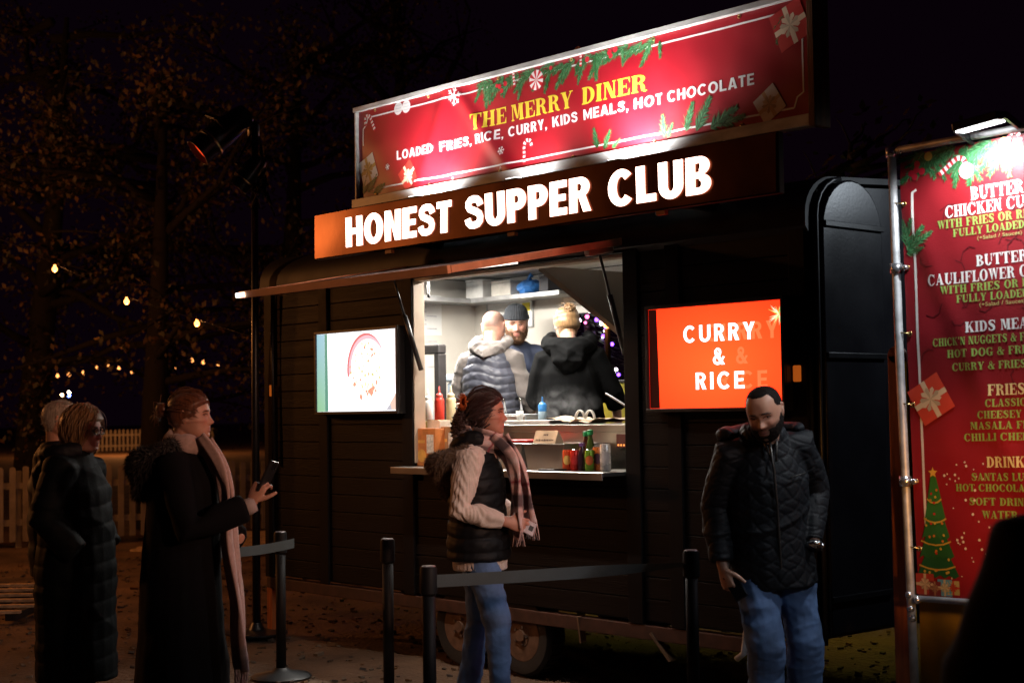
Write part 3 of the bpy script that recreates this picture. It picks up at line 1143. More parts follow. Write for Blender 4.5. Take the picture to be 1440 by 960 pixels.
lb = (ss.uv(489, 347)[1] + ss.uv(1000, 272.5)[1]) / 2
lt = (ss.uv(489, 306.5)[1] + ss.uv(1000, 218)[1]) / 2
for wd in (('HONEST', ((489, 328), (636, 305)), lb, lt), ('SUPPER', ((655, 300), (833, 270)), lb, lt), ('CLUB', ((858, 265), (1001, 245)), lb, lt)):
    mb, face = letters3d(ss, [wd], .0045, .012, .085)
    o = mb.build('lettering', emat('lit_letter', (1.0, .62, .50), 7.0), sign, fixn=False)
    o.data.materials.append(emat('letter_back', (1.0, .42, .24), 1.3))
    o.data.materials.append(emat('letter_side', (1.0, .40, .28), 1.8))
    for pl_, k in zip(o.data.polygons, face):
        pl_.material_index = k

# ================================================================== banner on the roof
BY = 6.02
bl, tr = on_y(506, 284, BY), on_y(1141, -4, BY)
zb = (bl.z + on_y(1150, 158, BY).z) / 2
zt = (on_y(505, 157, BY).z + on_y(1100, 4, BY).z) / 2
bx0, bx1 = bl.x, on_y(1141, 80, BY).x


def rip_b(a, b):
    return (.010 * math.sin(a * 3.1 + b * 2.0) * math.sin(b * 4 + .6) + .014 * math.exp(-((a - .62 - b * .5) / .06) ** 2) - .012 * math.exp(-((a - .80 - b * .55) / .09) ** 2)
            + .015 * math.exp(-((a - 1.5 + b * .9) / .07) ** 2) - .010 * math.exp(-((a - 2.75 + b * .4) / .10) ** 2) + .003 * mnoise.noise((a * 7, b * 7, 0)) + .004 * mnoise.noise((a * 2.4 + b * 5, b * 3, 4)))


bs = Sheet((bx0, BY, zb), (1, 0, 0), (0, 0, 1), (0, -1, 0), rip_b)
BW, BH = bx1 - bx0, zt - zb
banner = thing('roof_banner', 'long red Christmas banner on the trailer roof with gold and white lettering', 'banner', (bx0, BY, zb))
mb = MB()
mb.add(*bs.grid(0, BW, 0, BH, 200, 36))
red_cloth = mat('red_banner_print', (.30, .007, .016), .42, var=.18, scale=1.6, bump=.05, bscale=200)
mb.build('banner_cloth', red_cloth, banner, smooth=True)
mb = MB()
mb.box(bx0 - .03, bx1 + .02, BY + .03, BY + .05, zb - .05, zt + .03)
mb.build('backing_board', mat('raw_plywood', (.22, .13, .07), .7), banner)
alu = mat('weathered_aluminium', (.52, .52, .51), .45, .15, var=.35, scale=18, stretch=(.3, 1, 1))
mb = MB()
mb.box(bx0 - .03, bx1 + .01, BY - .045, BY + .029, zb - .055, zb + .004)
mb.box(bx0 - .03, bx1 + .01, BY - .030, BY + .029, zt - .004, zt + .028)
mb.box(bx0 - .012, bx0 + .003, BY - .03, BY + .029, zb + .005, zt - .005)
mb.build('frame_rail', alu, banner, bevel=.003)
mb = MB()
mb.box(bx1 + .012, bx1 + .05, BY - .05, BY + .075, zb - .06, zt + .032)
mb.build('frame_post', mat('rough_timber', (.16, .075, .03), .75, var=.5, scale=6, stretch=(6, 6, .6), bump=.4), banner, bevel=.003)
mb = MB()
for f in (.08, .32, .60, .84):
    mb.bar((bx0 + BW * f, BY + .075, zb - .05), (bx0 + BW * f, BY + .075, ZW + .2), .04, .04)
mb.build('banner_stay', black_metal, banner)

prt = mat('banner_print', (1, 1, 1), .5, attr=True, var=.06)
Z1 = lambda x, y: (490 + x / 4.235, 80 + y / 4.235)
Z2 = lambda x, y: (820 + x / 4.114, y / 4.114)
gold = (.72, .50, .04)
white = (.82, .80, .80)
mb = MB()
b0 = (bs.uv(*Z1(735, 436))[1] + bs.uv(*Z2(365, 530))[1]) / 2
b1 = (bs.uv(*Z1(728, 345))[1] + bs.uv(*Z2(360, 425))[1]) / 2
for w, l, r in (('THE', Z1(728, 400), Z1(935, 360)), ('MERRY', Z1(966, 330), Z1(1342, 240)), ('DINER', Z2(-2, 540), Z2(368, 480))):
    bs.text(mb, w, bs.uv(*l)[0], bs.uv(*r)[0], b0, b1, .003, serif=True, col=gold)
mb.build('lettering', prt, banner, fixn=False)
mb = MB()
b0 = (bs.uv(*Z1(300, 617))[1] + bs.uv(*Z2(985, 487))[1]) / 2
b1 = (bs.uv(*Z1(297, 563))[1] + bs.uv(*Z2(985, 420))[1]) / 2
for w, l, r in (('LOADED', Z1(296, 590), Z1(510, 560)), ('FRIES,', Z1(541, 530), Z1(728, 500)), ('RICE,', Z1(750, 490), Z1(917, 470)), ('CURRY,', Z1(946, 440), Z1(1180, 400)),
                ('KIDS', Z1(1213, 380), Z1(1369, 360)), ('MEALS,', Z2(8, 655), Z2(270, 620)), ('HOT', Z2(302, 590), Z2(456, 560)), ('CHOCOLATE', Z2(488, 550), Z2(985, 460))):
    bs.text(mb, w, bs.uv(*l)[0], bs.uv(*r)[0], b0, b1, .003, gap=.13, T=.21, t=.185, col=white)
mb.build('lettering', prt, banner, fixn=False)
# white border with notched corners
mb = MB()
m_ = .055
bs.line(mb, [(m_ + .05, BH - m_), (BW - m_, BH - m_)], .010, .002, white)
bs.line(mb, [(m_, m_ + .30), (m_, BH - m_ - .07), (m_ + .035, BH - m_ - .045), (m_ + .05, BH - m_)], .010, .0022, white)
bs.line(mb, [(m_ + .1, m_), (BW - m_ - .06, m_)], .010, .002, white)
bs.line(mb, [(BW - m_, BH - m_), (BW - m_, m_ + .07), (BW - m_ - .04, m_ + .05), (BW - m_ - .06, m_)], .010, .0022, white)
mb.build('border_line', prt, banner, fixn=False)
rnd = random.Random(21)
mb = MB()
ga, gb = bs.uv(670, 132)[0], bs.uv(918, 58)[0]
for k in range(44):
    f = k / 43
    a = ga + (gb - ga) * f
    ang = R(rnd.choice([200, 215, 235, 250, 270, 290, 180, 205]))
    bs.sprig(mb, a + .05, BH - .015 - rnd.random() * .03, ang, rnd.uniform(.09, .165), .0035 + .0004 * (k % 5), 15, rnd, .40)
for (px, py, L, ang) in ((512, 272, .15, 70), (518, 270, .16, 45), (526, 272, .14, 20), (840, 208, .12, 100), (850, 210, .12, 60), (862, 208, .08, 30), (934, 193, .13, 95), (938, 194, .09, 60), (965, 184, .16, 70), (980, 184, .20, 60), (1000, 180, .20, 25), (1015, 176, .16, 10), (1100, 30, .12, 250), (1104, 20, .1, 220)):
    a, b = bs.uv(px, py)
    bs.sprig(mb, a, max(.012, min(b, BH - .01)), R(ang), L * .95, .0045, 20, rnd, .42)
mb.build('fir_print', prt, banner, fixn=False)
mb = MB()
for px, py, r in ((703, 122, .016), (711, 118, .016), (706, 128, .014), (699, 121, .012), (795 + 32, 84, .017), (858, 74, .017), (866, 70, .017), (860, 79, .015), (775, 96, .013)):
    a, b = bs.uv(px, py)
    bs.disc(mb, a, b, r, .0062, (.55, .01, .03))
mb.build('berry_print', prt, banner, fixn=False)
for px, py, h, fl, ti in ((529, 184, .15, -1, .5), (724, 122, .12, 1, .1), (818, 94, .12, -1, .0), (737, 231, .15, 1, .0)):
    a, b = bs.uv(px, py)
    mb = MB()
    bs.candy(mb, a, max(b, .02), h, .0066, fl, ti)
    mb.build('candy_cane_print', prt, banner, fixn=False)
mb = MB()
a, b = bs.uv(755, 113)
for k in range(16):
    g0, g1 = 2 * PI * k / 16, 2 * PI * (k + 1) / 16
    bs.poly(mb, [(a, b), (a + .06 * math.cos(g0), b + .06 * math.sin(g0)), (a + .06 * math.cos(g1), b + .06 * math.sin(g1))], .0068, (.8, .76, .76) if k % 2 else (.55, .02, .03))
mb.build('sweet_print', prt, banner, fixn=False)
mb = MB()
for px, py in ((561, 151), (572, 149)):
    a, b = bs.uv(px, py)
    bs.disc(mb, a, min(b, BH - .045), .042, .005 + .0003 * (px % 2), (.8, .78, .78))
    for k in range(3):
        bs.line(mb, [(a - .03, min(b, BH - .045) - .02 + .02 * k), (a + .03, min(b, BH - .045) - .02 + .02 * k)], .003, .0058, (.5, .5, .55), step=1)
mb.build('bauble_print', prt, banner, fixn=False)
mb = MB()
for px, py, w, ang, c1, c2 in ((514, 240, .17, .35, (.75, .70, .62), (.55, .35, .10)), (576, 256, .15, .6, (.55, .04, .03), (.85, .70, .50)), (1118, 18, .20, .35, (.50, .03, .03), (.78, .62, .45)), (1081, 152, .15, .55, (.66, .56, .47), (.55, .34, .16))):
    a, b = bs.uv(px, py)
    hw = w * .62
    mb = MB()
    bs.gift(mb, min(max(a, hw * 1.02), BW - hw), min(max(b, hw * 1.05), BH - hw), w, ang, .0052, c1, c2)
    mb.build('gift_print', prt, banner, fixn=False)
mb = MB()
for px, py, r in ((640, 132, .055), (547, 235, .022), (705, 212, .026), (704, 237, .012), (637, 251, .010)):
    a, b = bs.uv(px, py)
    mb = MB()
    bs.flake(mb, a, min(b, BH - .06), r, .0045)
    mb.build('snowflake_print', prt, banner, fixn=False)
mb = MB()
for f in (.05, .2, .38, .55, .72, .88):
    for bb in (.018, BH - .018):
        c = bs.p(BW * f, bb, .006)
        mb.tube([c + Vector((.008 * math.cos(g), 0, .008 * math.sin(g))) for g in [2 * PI * k / 10 for k in range(10)]], .0028, 6, side=(0, 1, 0), closed=True)
mb.build('eyelet', mat('brass', (.7, .5, .2), .3, 1.0), banner, smooth=True)

# three small floodlights along the foot of the banner, between banner and fascia sign
flood_lens = emat('flood_lens', (1, .97, .94), 6)
for i, (px, py, pw) in enumerate(((622, 258, 25), (905, 206, 26), (760, 232, 5))):
    a, b = bs.uv(px, py)
    c = Vector((bx0 + a, BY - .21, zb - .085))
    f = thing('floodlight', ['small black floodlight below the left half of the roof banner', 'small black floodlight below the gold lettering of the roof banner, right of the others', 'small black floodlight below the middle of the roof banner'][i], 'floodlight', c, group='floodlights at the foot of the roof banner')
    MB().bar((c.x, BY - .005, zb - .062), (c.x, c.y, c.z - .045), .012, .02).build('lamp_arm', black_metal, f)
    MB().obox(c - Vector((0, 0, .02)), (.05, 0, 0), (0, .03, 0), (0, 0, .014)).build('lamp_body', black_metal, f, bevel=.004)
    MB().obox(c - Vector((0, 0, .0045)), (.043, 0, 0), (0, .024, 0), (0, 0, .001)).build('lens', flood_lens, f)
    lamp('flood_beam', 'SPOT', c + Vector((0, 0, .004)), pw * 6, (1, .97, .95), target=(c.x, BY, zb + .30), size=.03, spot=150, blend=1.0, parent=f)

# ================================================================== two screens on the trailer front
def screen(px, label, frame_px):
    (lx, lty), (rx, rty), lby, rby = px
    SYs = YF - .075
    x0, x1 = on_y(lx, lty, SYs).x, on_y(rx, rty, SYs).x
    z0 = (on_y(lx, lby, SYs).z + on_y(rx, rby, SYs).z) / 2
    z1 = (on_y(lx, lty, SYs).z + on_y(rx, rty, SYs).z) / 2
    t = thing('display_screen', label, 'screen', (x0, SYs, z0))
    b = .02
    m = MB()
    m.box(x0 - b, x1 + b, SYs + .004, YF - .02, z0 - b, z1 + b)
    m.box(x0 - b, x1 + b, SYs - .012, SYs + .0039, z1 + .001, z1 + b)
    m.box(x0 - b, x1 + b, SYs - .012, SYs + .0039, z0 - b, z0 - .001)
    m.box(x0 - b, x0 - .001, SYs - .012, SYs + .0039, z0 - .0005, z1 + .0005)
    m.box(x1 + .001, x1 + b, SYs - .012, SYs + .0039, z0 - .0005, z1 + .0005)
    m.build('screen_case', plastic_black, t, bevel=.003)
    return t, Sheet((x0, SYs, z0), (1, 0, 0), (0, 0, 1), (0, -1, 0)), x1 - x0, z1 - z0


def disp_mat(name, s):
    if name in MATS:
        return MATS[name]
    m, nt, b = _new(name)
    a = nt.nodes.new('ShaderNodeAttribute')
    a.attribute_name = 'col'
    b.inputs['Base Color'].default_value = (.01, .01, .01, 1)
    b.inputs['Roughness'].default_value = .25
    nt.links.new(a.outputs['Color'], b.inputs['Emission Color'])
    b.inputs['Emission Strength'].default_value = s
    MATS[name] = m
    return m


tv, sh, w, h = screen(((912, 436), (1098, 421), 574, 572), 'glowing orange display screen with white words on the trailer wall', None)
dm = disp_mat('display_picture', 1.0)
mb = MB()
nu, nv = 40, 20
vs, fs = sh.grid(0, w, 0, h, nu, nv, .0)
for i, p in enumerate(vs):
    u, v = (i % (nu + 1)) / nu, (i // (nu + 1)) / nv
    r = math.hypot((u - .52) / .5, (v - .42) / .5)
    k = max(0, 1 - r * .62)
    mb.v.append(tuple(p))
    mb.c.append((3.0, .060 + .12 * k, .012 + .022 * k))
mb.f = fs
mb.build('picture', dm, tv, fixn=False)
Z8 = lambda x, y: (890 + x / 4.572, 390 + y / 4.572)
U = lambda x, y: sh.uv(*Z8(x, y))
mb = MB()
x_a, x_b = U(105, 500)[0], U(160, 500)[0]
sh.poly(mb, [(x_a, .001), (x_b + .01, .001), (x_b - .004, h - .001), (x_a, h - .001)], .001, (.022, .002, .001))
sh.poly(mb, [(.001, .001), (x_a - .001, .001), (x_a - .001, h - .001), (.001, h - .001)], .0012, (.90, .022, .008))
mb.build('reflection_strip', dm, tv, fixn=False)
mb = MB()
ghost = (3.0, .24, .075)  # offset words that paint the double reflection in the glass
pale = (3.2, 2.2, 2.2)
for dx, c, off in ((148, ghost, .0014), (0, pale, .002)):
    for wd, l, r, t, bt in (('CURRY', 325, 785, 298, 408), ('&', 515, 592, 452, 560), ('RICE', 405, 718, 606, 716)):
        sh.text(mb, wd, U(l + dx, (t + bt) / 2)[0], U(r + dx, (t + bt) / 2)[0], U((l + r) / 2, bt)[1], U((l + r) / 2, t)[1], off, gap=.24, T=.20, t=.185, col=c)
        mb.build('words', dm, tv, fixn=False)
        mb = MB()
rnd = random.Random(5)
for k in range(34):
    g = R(rnd.uniform(60, 300))
    L = rnd.uniform(.04, .085)
    a, b = w - .012, h * .86
    ex, ey = a + L * math.cos(g), b + L * math.sin(g) * .8
    ex, ey = min(ex, w - .002), min(ey, h - .002)
    sh.poly(mb, [(a - .004 * math.sin(g), b + .004 * math.cos(g)), (a + .004 * math.sin(g), b - .004 * math.cos(g)), (ex, ey)], .0022 + .00005 * (k % 6), rnd.choice([(1.2, 1.1, .6), (.5, .8, .15), (1.4, 1.3, 1.0)]))
mb.build('sprig_picture', dm, tv, fixn=False)

tv2, sh, w, h = screen(((445.5, 470), (557, 462.5), 579, 577), 'glowing white display screen showing a bowl of food', None)
mb = MB()
Z9 = lambda x, y: (430 + x / 6.4, 450 + y / 6.4)
U = lambda x, y: sh.uv(*Z9(x, y))
mb.add(*sh.grid(0, w, 0, h, 2, 2, 0), col=(1.9, 1.8, 1.85))
xa, xb = U(172, 450)[0], U(196, 450)[0]
vs = [(0.001, .001), (xa, .001), (xa, h - .001), (.001, h - .001)]
i = len(mb.v)
mb.add([sh.p(a, b, .001) for a, b in vs], [(0, 1, 2, 3)])
mb.c[i:] = [(.33, .62, .33), (.36, .66, .42), (.40, .66, .80), (.34, .62, .74)]
sh.poly(mb, [(xa + .0005, .001), (xb + .008, .001), (xb, h - .001), (xa + .0005, h - .001)], .001, (.14, .36, .26))


def ell(cx, cy, rx, ry, a0, a1, n=30):
    return [U(cx + rx * math.cos(R(a0 + (a1 - a0) * k / n)), cy - ry * math.sin(R(a0 + (a1 - a0) * k / n))) for k in range(n + 1)]


o1, o2, o3 = ell(545, 440, 172, 325, 30, 195), ell(553, 440, 166, 305, 34, 192), ell(562, 430, 154, 262, 40, 188)
for k in range(30):
    sh.poly(mb, [o1[k], o1[k + 1], o2[k + 1], o2[k]], .0012, (.85, .22, .22))
    sh.poly(mb, [o2[k], o2[k + 1], o3[k + 1], o3[k]], .0012, (1.1, .62, .70))
e = ell(555, 430, 168, 280, 0, 360, 36)
sh.poly(mb, e[:-1], .0010, (1.7, 1.65, 1.35))
rnd = random.Random(9)
for k in range(130):
    g, q = rnd.random() * 6.28, math.sqrt(rnd.random())
    x, y = 545 + 150 * q * math.cos(g), 450 + 250 * q * math.sin(g)
    a, b = U(x, y)
    c = rnd.choice([(1.5, 1.3, .75), (1.2, .6, .35), (1.0, .45, .2), (.75, .7, .25), (1.6, 1.5, 1.0), (1.7, 1.6, 1.2), (1.1, .35, .3)])
    r = rnd.uniform(.003, .011)
    sh.poly(mb, [(a + r * math.cos(t) * rnd.uniform(.5, 1.3), b + r * math.sin(t) * rnd.uniform(.5, 1.3)) for t in [2 * PI * j / 7 for j in range(7)]], .0013 + .00003 * k, c)
for x, y, r in ((590, 640, .03), (610, 610, .022), (500, 690, .02), (640, 560, .015), (445, 580, .018), (570, 365, .012), (600, 265, .014)):
    a, b = U(x, y)
    sh.poly(mb, [(a + r * math.cos(t) * rnd.uniform(.5, 1.2), b + r * math.sin(t) * rnd.uniform(.5, 1.2)) for t in [2 * PI * j / 9 for j in range(9)]], .006, (1.1, .42, .28))
sh.poly(mb, [U(735, 805), U(760, 745), U(819, 640), U(819, 805)], .0014, (1.0, .68, .55))
sh.poly(mb, [U(722, 806), U(762, 750), U(775, 806)], .0016, (.62, .60, .66))
mb.build('picture', dm, tv2, fixn=False)

# ================================================================== menu banner on the right, with pipe frame
MY = 5.75
rho = R(1.15)
mo = on_y(1292, 836, MY)
ms = Sheet(mo, (math.cos(rho), 0, math.sin(rho)), (-math.sin(rho), 0, math.cos(rho)), (0, -1, 0),
           lambda a, b: .006 * math.sin(a * 6 + b * 2) + .008 * math.exp(-((a - .1 - (1.5 - b) * .4) / .05) ** 2) + .003 * mnoise.noise((a * 9, b * 6, 1)))
MH = ms.uv(1268, 219)[1]
MW = 1.35
menu = thing('menu_banner', 'tall red Christmas menu banner laced to a silver pipe frame', 'menu banner', (mo.x, MY, 0))
mb = MB()
mb.add(*ms.grid(0, MW, 0, MH, 60, 90))
mb.build('banner_cloth', mat('menu_red_print', (.25, .008, .014), .5, var=.22, scale=2.2, bump=.1, bscale=160), menu, smooth=True)
Y3 = lambda x, y: (1240 + x / 4.8, 160 + y / 4.8)
Y4 = lambda x, y: (1240 + x / 4.8, 340 + y / 4.8)
Y5 = lambda x, y: (1240 + x / 4.8, 520 + y / 4.8)
Y6 = lambda x, y: (1240 + x / 4.8, 700 + y / 4.8)
mw, gr, ye = (.74, .73, .70), (.27, .42, .09), (.70, .62, .30)


def swidth(t):
    vs, fs, ly = serif_polys(t)
    xs = [p[0] for p in vs]
    return min(xs), max(xs)


mb = MB()
for Zf, full, vis, l, r, t, bt, c in (
        (Y3, 'BUTTER', 'BUTTER', 597, 962, 495, 585, mw), (Y3, 'CHICKEN CURRY', 'CHICKEN CU', 425, 968, 625, 705, mw), (Y3, 'WITH FRIES OR RICE', 'WITH FRIES OR R', 372, 958, 725, 782, gr),
        (Y3, 'FULLY LOADED', 'FULLY LOADED', 478, 968, 780, 832, gr),
        (Y4, 'BUTTER', 'BUTTER', 632, 985, 90, 166, mw), (Y4, 'CAULIFLOWER CURRY', 'CAULIFLOWER C', 315, 985, 225, 300, mw), (Y4, 'WITH FRIES OR RICE', 'WITH FRIES OR', 398, 922, 302, 356, gr),
        (Y4, 'FULLY LOADED', 'FULLY LOADED', 503, 990, 360, 412, gr), (Y4, 'KIDS MEALS', 'KIDS MEA', 563, 985, 540, 612, mw), (Y4, "CHICK'N NUGGETS & FRIES", "CHICK'N NUGGETS & F", 348, 962, 655, 708, gr),
        (Y4, 'HOT DOG & FRIES', 'HOT DOG & FRI', 443, 965, 730, 783, gr), (Y4, 'CURRY & FRIES', 'CURRY & FRIES', 477, 968, 820, 872, gr),
        (Y5, 'FRIES', 'FRIES', 716, 962, 98, 173, ye), (Y5, 'CLASSIC', 'CLASSIC', 702, 970, 198, 250, gr), (Y5, 'CHEESEY CHIPS', 'CHEESEY', 648, 942, 278, 329, gr),
        (Y5, 'MASALA FRIES', 'MASALA F', 600, 945, 352, 402, gr), (Y5, 'CHILLI CHEESE', 'CHILLI CHEE', 558, 985, 430, 480, gr),
        (Y5, 'DRINKS', 'DRINK', 708, 966, 585, 657, ye), (Y5, 'SANTAS LUXURY'[:10] , 'SANTAS LU', 612, 962, 695, 746, gr), (Y5, 'HOT CHOCOLATE', 'HOT CHOCOLA', 505, 968, 768, 816, gr),
        (Y5, 'SOFT DRINKS', 'SOFT DRIN', 596, 958, 860, 910, gr), (Y6, 'WATER', 'WATE', 680, 868, 84, 136, gr)):
    x0f, x1f = swidth(full)
    x0v, x1v = swidth(vis)
    yc = (t + bt) / 2
    a0 = ms.uv(*Zf(l, yc))[0]
    a1 = ms.uv(*Zf(r, yc - 6))[0]
    a1 = a0 + (a1 - a0) * (x1f - x0f) / (x1v - x0v)
    ms.text(mb, full, a0, a1, ms.uv(*Zf(l, bt))[1], ms.uv(*Zf(l, t))[1], .003, serif=True, col=c)
    mb.build('lettering', prt, menu, fixn=False)
    mb = MB()
for Zf, l, r, t, bt in ((Y3, 640, 950, 818, 850), (Y4, 655, 970, 402, 436)):
    ms.text(mb, '(+Salad / Sauces)', ms.uv(*Zf(l, t))[0], ms.uv(*Zf(r, t))[0], ms.uv(*Zf(l, bt))[1], ms.uv(*Zf(l, t))[1], .003, bold=.012, spacing=1.05, heavy=False, col=(.38, .36, .12))
    mb.build('lettering', prt, menu, fixn=False)
    mb = MB()
mb = MB()
a_ = .055
ms.line(mb, [(a_ + .02, MH - .16), (a_, MH - .17), (a_, .30)], .012, .002, (.75, .70, .66))
mb.build('border_line', prt, menu, fixn=False)
rnd = random.Random(8)
mb = MB()
for k in range(70):
    a = rnd.uniform(.02, 1.3)
    ms.sprig(mb, a, MH - rnd.uniform(.0, .05), R(rnd.choice([190, 215, 235, 255, 275, 300, 320])), rnd.uniform(.09, .15), .003 + .0005 * (k % 6), 14, rnd, .42)
for px, py, L, ang in ((1275, 345, .12, 75), (1277, 352, .13, 50), (1276, 340, .1, 100), (1280, 350, .13, 30), (1276, 356, .09, 10)):
    a, b = ms.uv(px, py)
    ms.sprig(mb, max(a, .01), b, R(ang), L, .0045, 13, rnd, .4)
# dark leaf tracery in the background print
for k in range(60):
    a, b = rnd.uniform(.08, 1.25), rnd.uniform(.75, 1.75)
    g = rnd.random() * 6.28
    L = rnd.uniform(.04, .10)
    ms.line(mb, [(a + L * t * math.cos(g + t * 1.4), b + L * t * math.sin(g + t * 1.4)) for t in (0, .35, .7, 1.0)], .005, .0012 + .0001 * (k % 6), (.12, .004, .008))
mb.build('fir_print', prt, menu, fixn=False)
mb = MB()
for px, py, r in ((1289, 231, .015), (1288, 239, .015), (1281, 244, .015), (1296, 241, .016), (1286, 249, .015)):
    a, b = ms.uv(px, py)
    ms.disc(mb, a, b, r, .0068, (.5, .01, .03))
mb.build('berry_print', prt, menu, fixn=False)
for px, py, h_2, fl, ti in ((1320, 246, .14, 1, -1.0), (1437, 222, .12, -1, .0)):
    a, b = ms.uv(px, py)
    mb = MB()
    ms.candy(mb, a, b, h_2, .007, fl, ti)
    mb.build('candy_cane_print', prt, menu, fixn=False)
mb = MB()
for px, py, r in ((1359, 240, .034), (1305, 220, .02), (1412, 190, .02)):
    a, b = ms.uv(px, py)
    ms.disc(mb, a, min(b, MH - r), r, .0072, (.82, .8, .8) if r > .03 else (.6, .42, .08))
mb.build('bauble_print', prt, menu, fixn=False)
mb = MB()
a, b = ms.uv(1310, 561)
ms.gift(mb, a, b, .17, .5, .0045, (.62, .06, .03), (.72, .55, .35))
mb.build('gift_print', prt, menu, fixn=False)
for px, py, w_, c1, c2 in ((1302, 829, .09, (.45, .05, .03), (.7, .5, .3)), (1330, 827, .07, (.12, .35, .5), (.6, .5, .3)), (1342, 826, .06, (.5, .4, .15), (.5, .05, .03)), (1316, 831, .06, (.2, .03, .03), (.4, .2, .1))):
    a, b = ms.uv(px, py)
    mb = MB()
    ms.gift(mb, a, max(b, w_ * .55), w_, .0, .0045 + .0003 * (px % 3), c1, c2)
    mb.build('gift_print', prt, menu, fixn=False)
mb = MB()
tx, ty0 = ms.uv(1320, 812)
ty1 = ms.uv(1314, 668)[1]
for k in range(5):
    b0 = ty0 + (ty1 - ty0) * k / 5.3
    b1 = b0 + (ty1 - ty0) * (.33 if k < 4 else .25)
    ww = .105 * (1 - k / 5.8)
    n_ = 9
    low = [(tx - ww + 2 * ww * j / n_, b0 + (.012 if j % 2 else 0)) for j in range(n_ + 1)]
    ms.poly(mb, low + [(tx + ww * .35, b1), (tx - ww * .35, b1)], .004 + .0003 * k, (.015 + .006 * k, .10 + .02 * k, .03))
for b_, ww in ((.12, .09), (.36, .075), (.58, .055), (.77, .035)):
    bb = ty0 + (ty1 - ty0) * b_
    ms.line(mb, [(tx + ww * q, bb - .018 * (1 - q * q)) for q in (-1, -.5, 0, .5, 1)], .007, .0062, (.55, .35, .05))
for k in range(26):
    f = rnd.random() * .85
    ww = .09 * (1 - f)
    ms.disc(mb, tx + rnd.uniform(-ww, ww), ty0 + (ty1 - ty0) * f + .01, .006, .0066, rnd.choice([(.5, .02, .02), (.6, .4, .06), (.6, .2, .03)]), n=8)
ms.star(mb, tx, ty1 + .012, .024, .007, (.75, .42, .06))
for k in range(40):
    a, b = tx + rnd.uniform(.05, .26), ty0 + rnd.uniform(0, .50)
    ms.disc(mb, a, b, rnd.choice([.003, .004, .006]), .0035, (.75, .66, .55), n=8)
mb.build('tree_print', prt, menu, fixn=False)
# pipe frame
pole_x = lambda b, o=.02: ms.p(-.035, b, o)
mb = MB()
mb.tube([ms.p(-.035, b, .015) for b in (-.74, .2, 1.0, 1.5, MH + .02)], .019, 14)
mb.build('frame_pole', galv, menu, smooth=True)
mb = MB()
mb.tube([ms.p(MW + .03, b, .015) for b in (-.74, .5, 1.0, MH + .02)], .019, 14)
mb.build('frame_pole', galv, menu, smooth=True)
mb = MB()
mb.tube([ms.p(a, MH + .025, .015) for a in (-.05, .5, 1.0, MW + .05)], .016, 12)
mb.build('frame_crossbar', galv, menu, smooth=True)
mb = MB()
mb.tube([ms.p(a, -.015, .012) for a in (-.05, .5, 1.0, MW + .05)], .014, 12)
mb.build('frame_crossbar', galv, menu, smooth=True)
mb = MB()
for b in (1.42, MH + .02, .49):
    c = ms.p(-.035, b, .015)
    mb.tube([c - Vector((0, 0, .022)), c + Vector((0, 0, .022))], .027, 12)
    mb.tube([c, c + Vector((.045, 0, 0))], .012, 8)
    mb.ball(c + Vector((.05, -.005, 0)), .014, 8, 6)
for dz, dx in ((.0, .0), (-.02, .04), (-.06, .005), (-.10, .012)):
    mb.ball(ms.p(-.035 + dx, dz, .04), .017, 10, 7)
mb.build('clamp', mat('bright_clamp', (.72, .72, .74), .25, .9), menu, smooth=True)
mb = MB()
for b in (.2, .49, .82, 1.13, 1.42, 1.7):
    c = ms.p(.018, b, .006)
    mb.tube([c + Vector((.009 * math.cos(g), 0, .009 * math.sin(g))) for g in [2 * PI * k / 10 for k in range(10)]], .003, 6, side=(0, 1, 0), closed=True)
    mb.bar(ms.p(.018, b, .009), ms.p(-.03, b + .01, .034), .005)
mb.build('eyelet', mat('brass', (.7, .5, .2), .3, 1.0), menu, smooth=True)

# floodlight over the menu
fc = ms.p(ms.uv(1402, 185)[0], MH + .035, .23)
fl = thing('floodlight', 'bright white floodlight clamped over the tall menu banner', 'floodlight', fc)
ux = Vector((1, 0, .1)).normalized()
nd = Vector((.05, .10, -1)).normalized()
sd = ux.cross(nd).normalized()
MB().obox(fc - nd * .022, ux * .105, sd * .045, nd * .018).build('lamp_body', black_metal, fl, bevel=.006)
MB().obox(fc, ux * .092, sd * .036, nd * .003).build('lens', emat('menu_flood_lens', (.97, .97, 1.0), 16), fl)
m = MB()
m.bar(fc - ux * .113 - nd * .02, fc + ux * .113 - nd * .02, .012, .03)
for k in (-.116, .116):
    m.bar(fc + ux * k - nd * .02, fc + ux * k * .98 + Vector((0, .16, -.03)), .012, .03)
m.bar(fc - ux * .118 + Vector((0, .16, -.03)), fc + ux * .118 + Vector((0, .16, -.03)), .012, .03)
m.bar(fc + Vector((0, .16, -.03)), ms.p(ms.uv(1402, 185)[0], MH + .025, .03), .02, .02)
m.build('bracket', black_metal, fl)
lamp('flood_beam', 'SPOT', fc + nd * .012, 80, (.92, .96, 1.0), target=fc + nd, size=.06, spot=165, blend=.6, parent=fl)

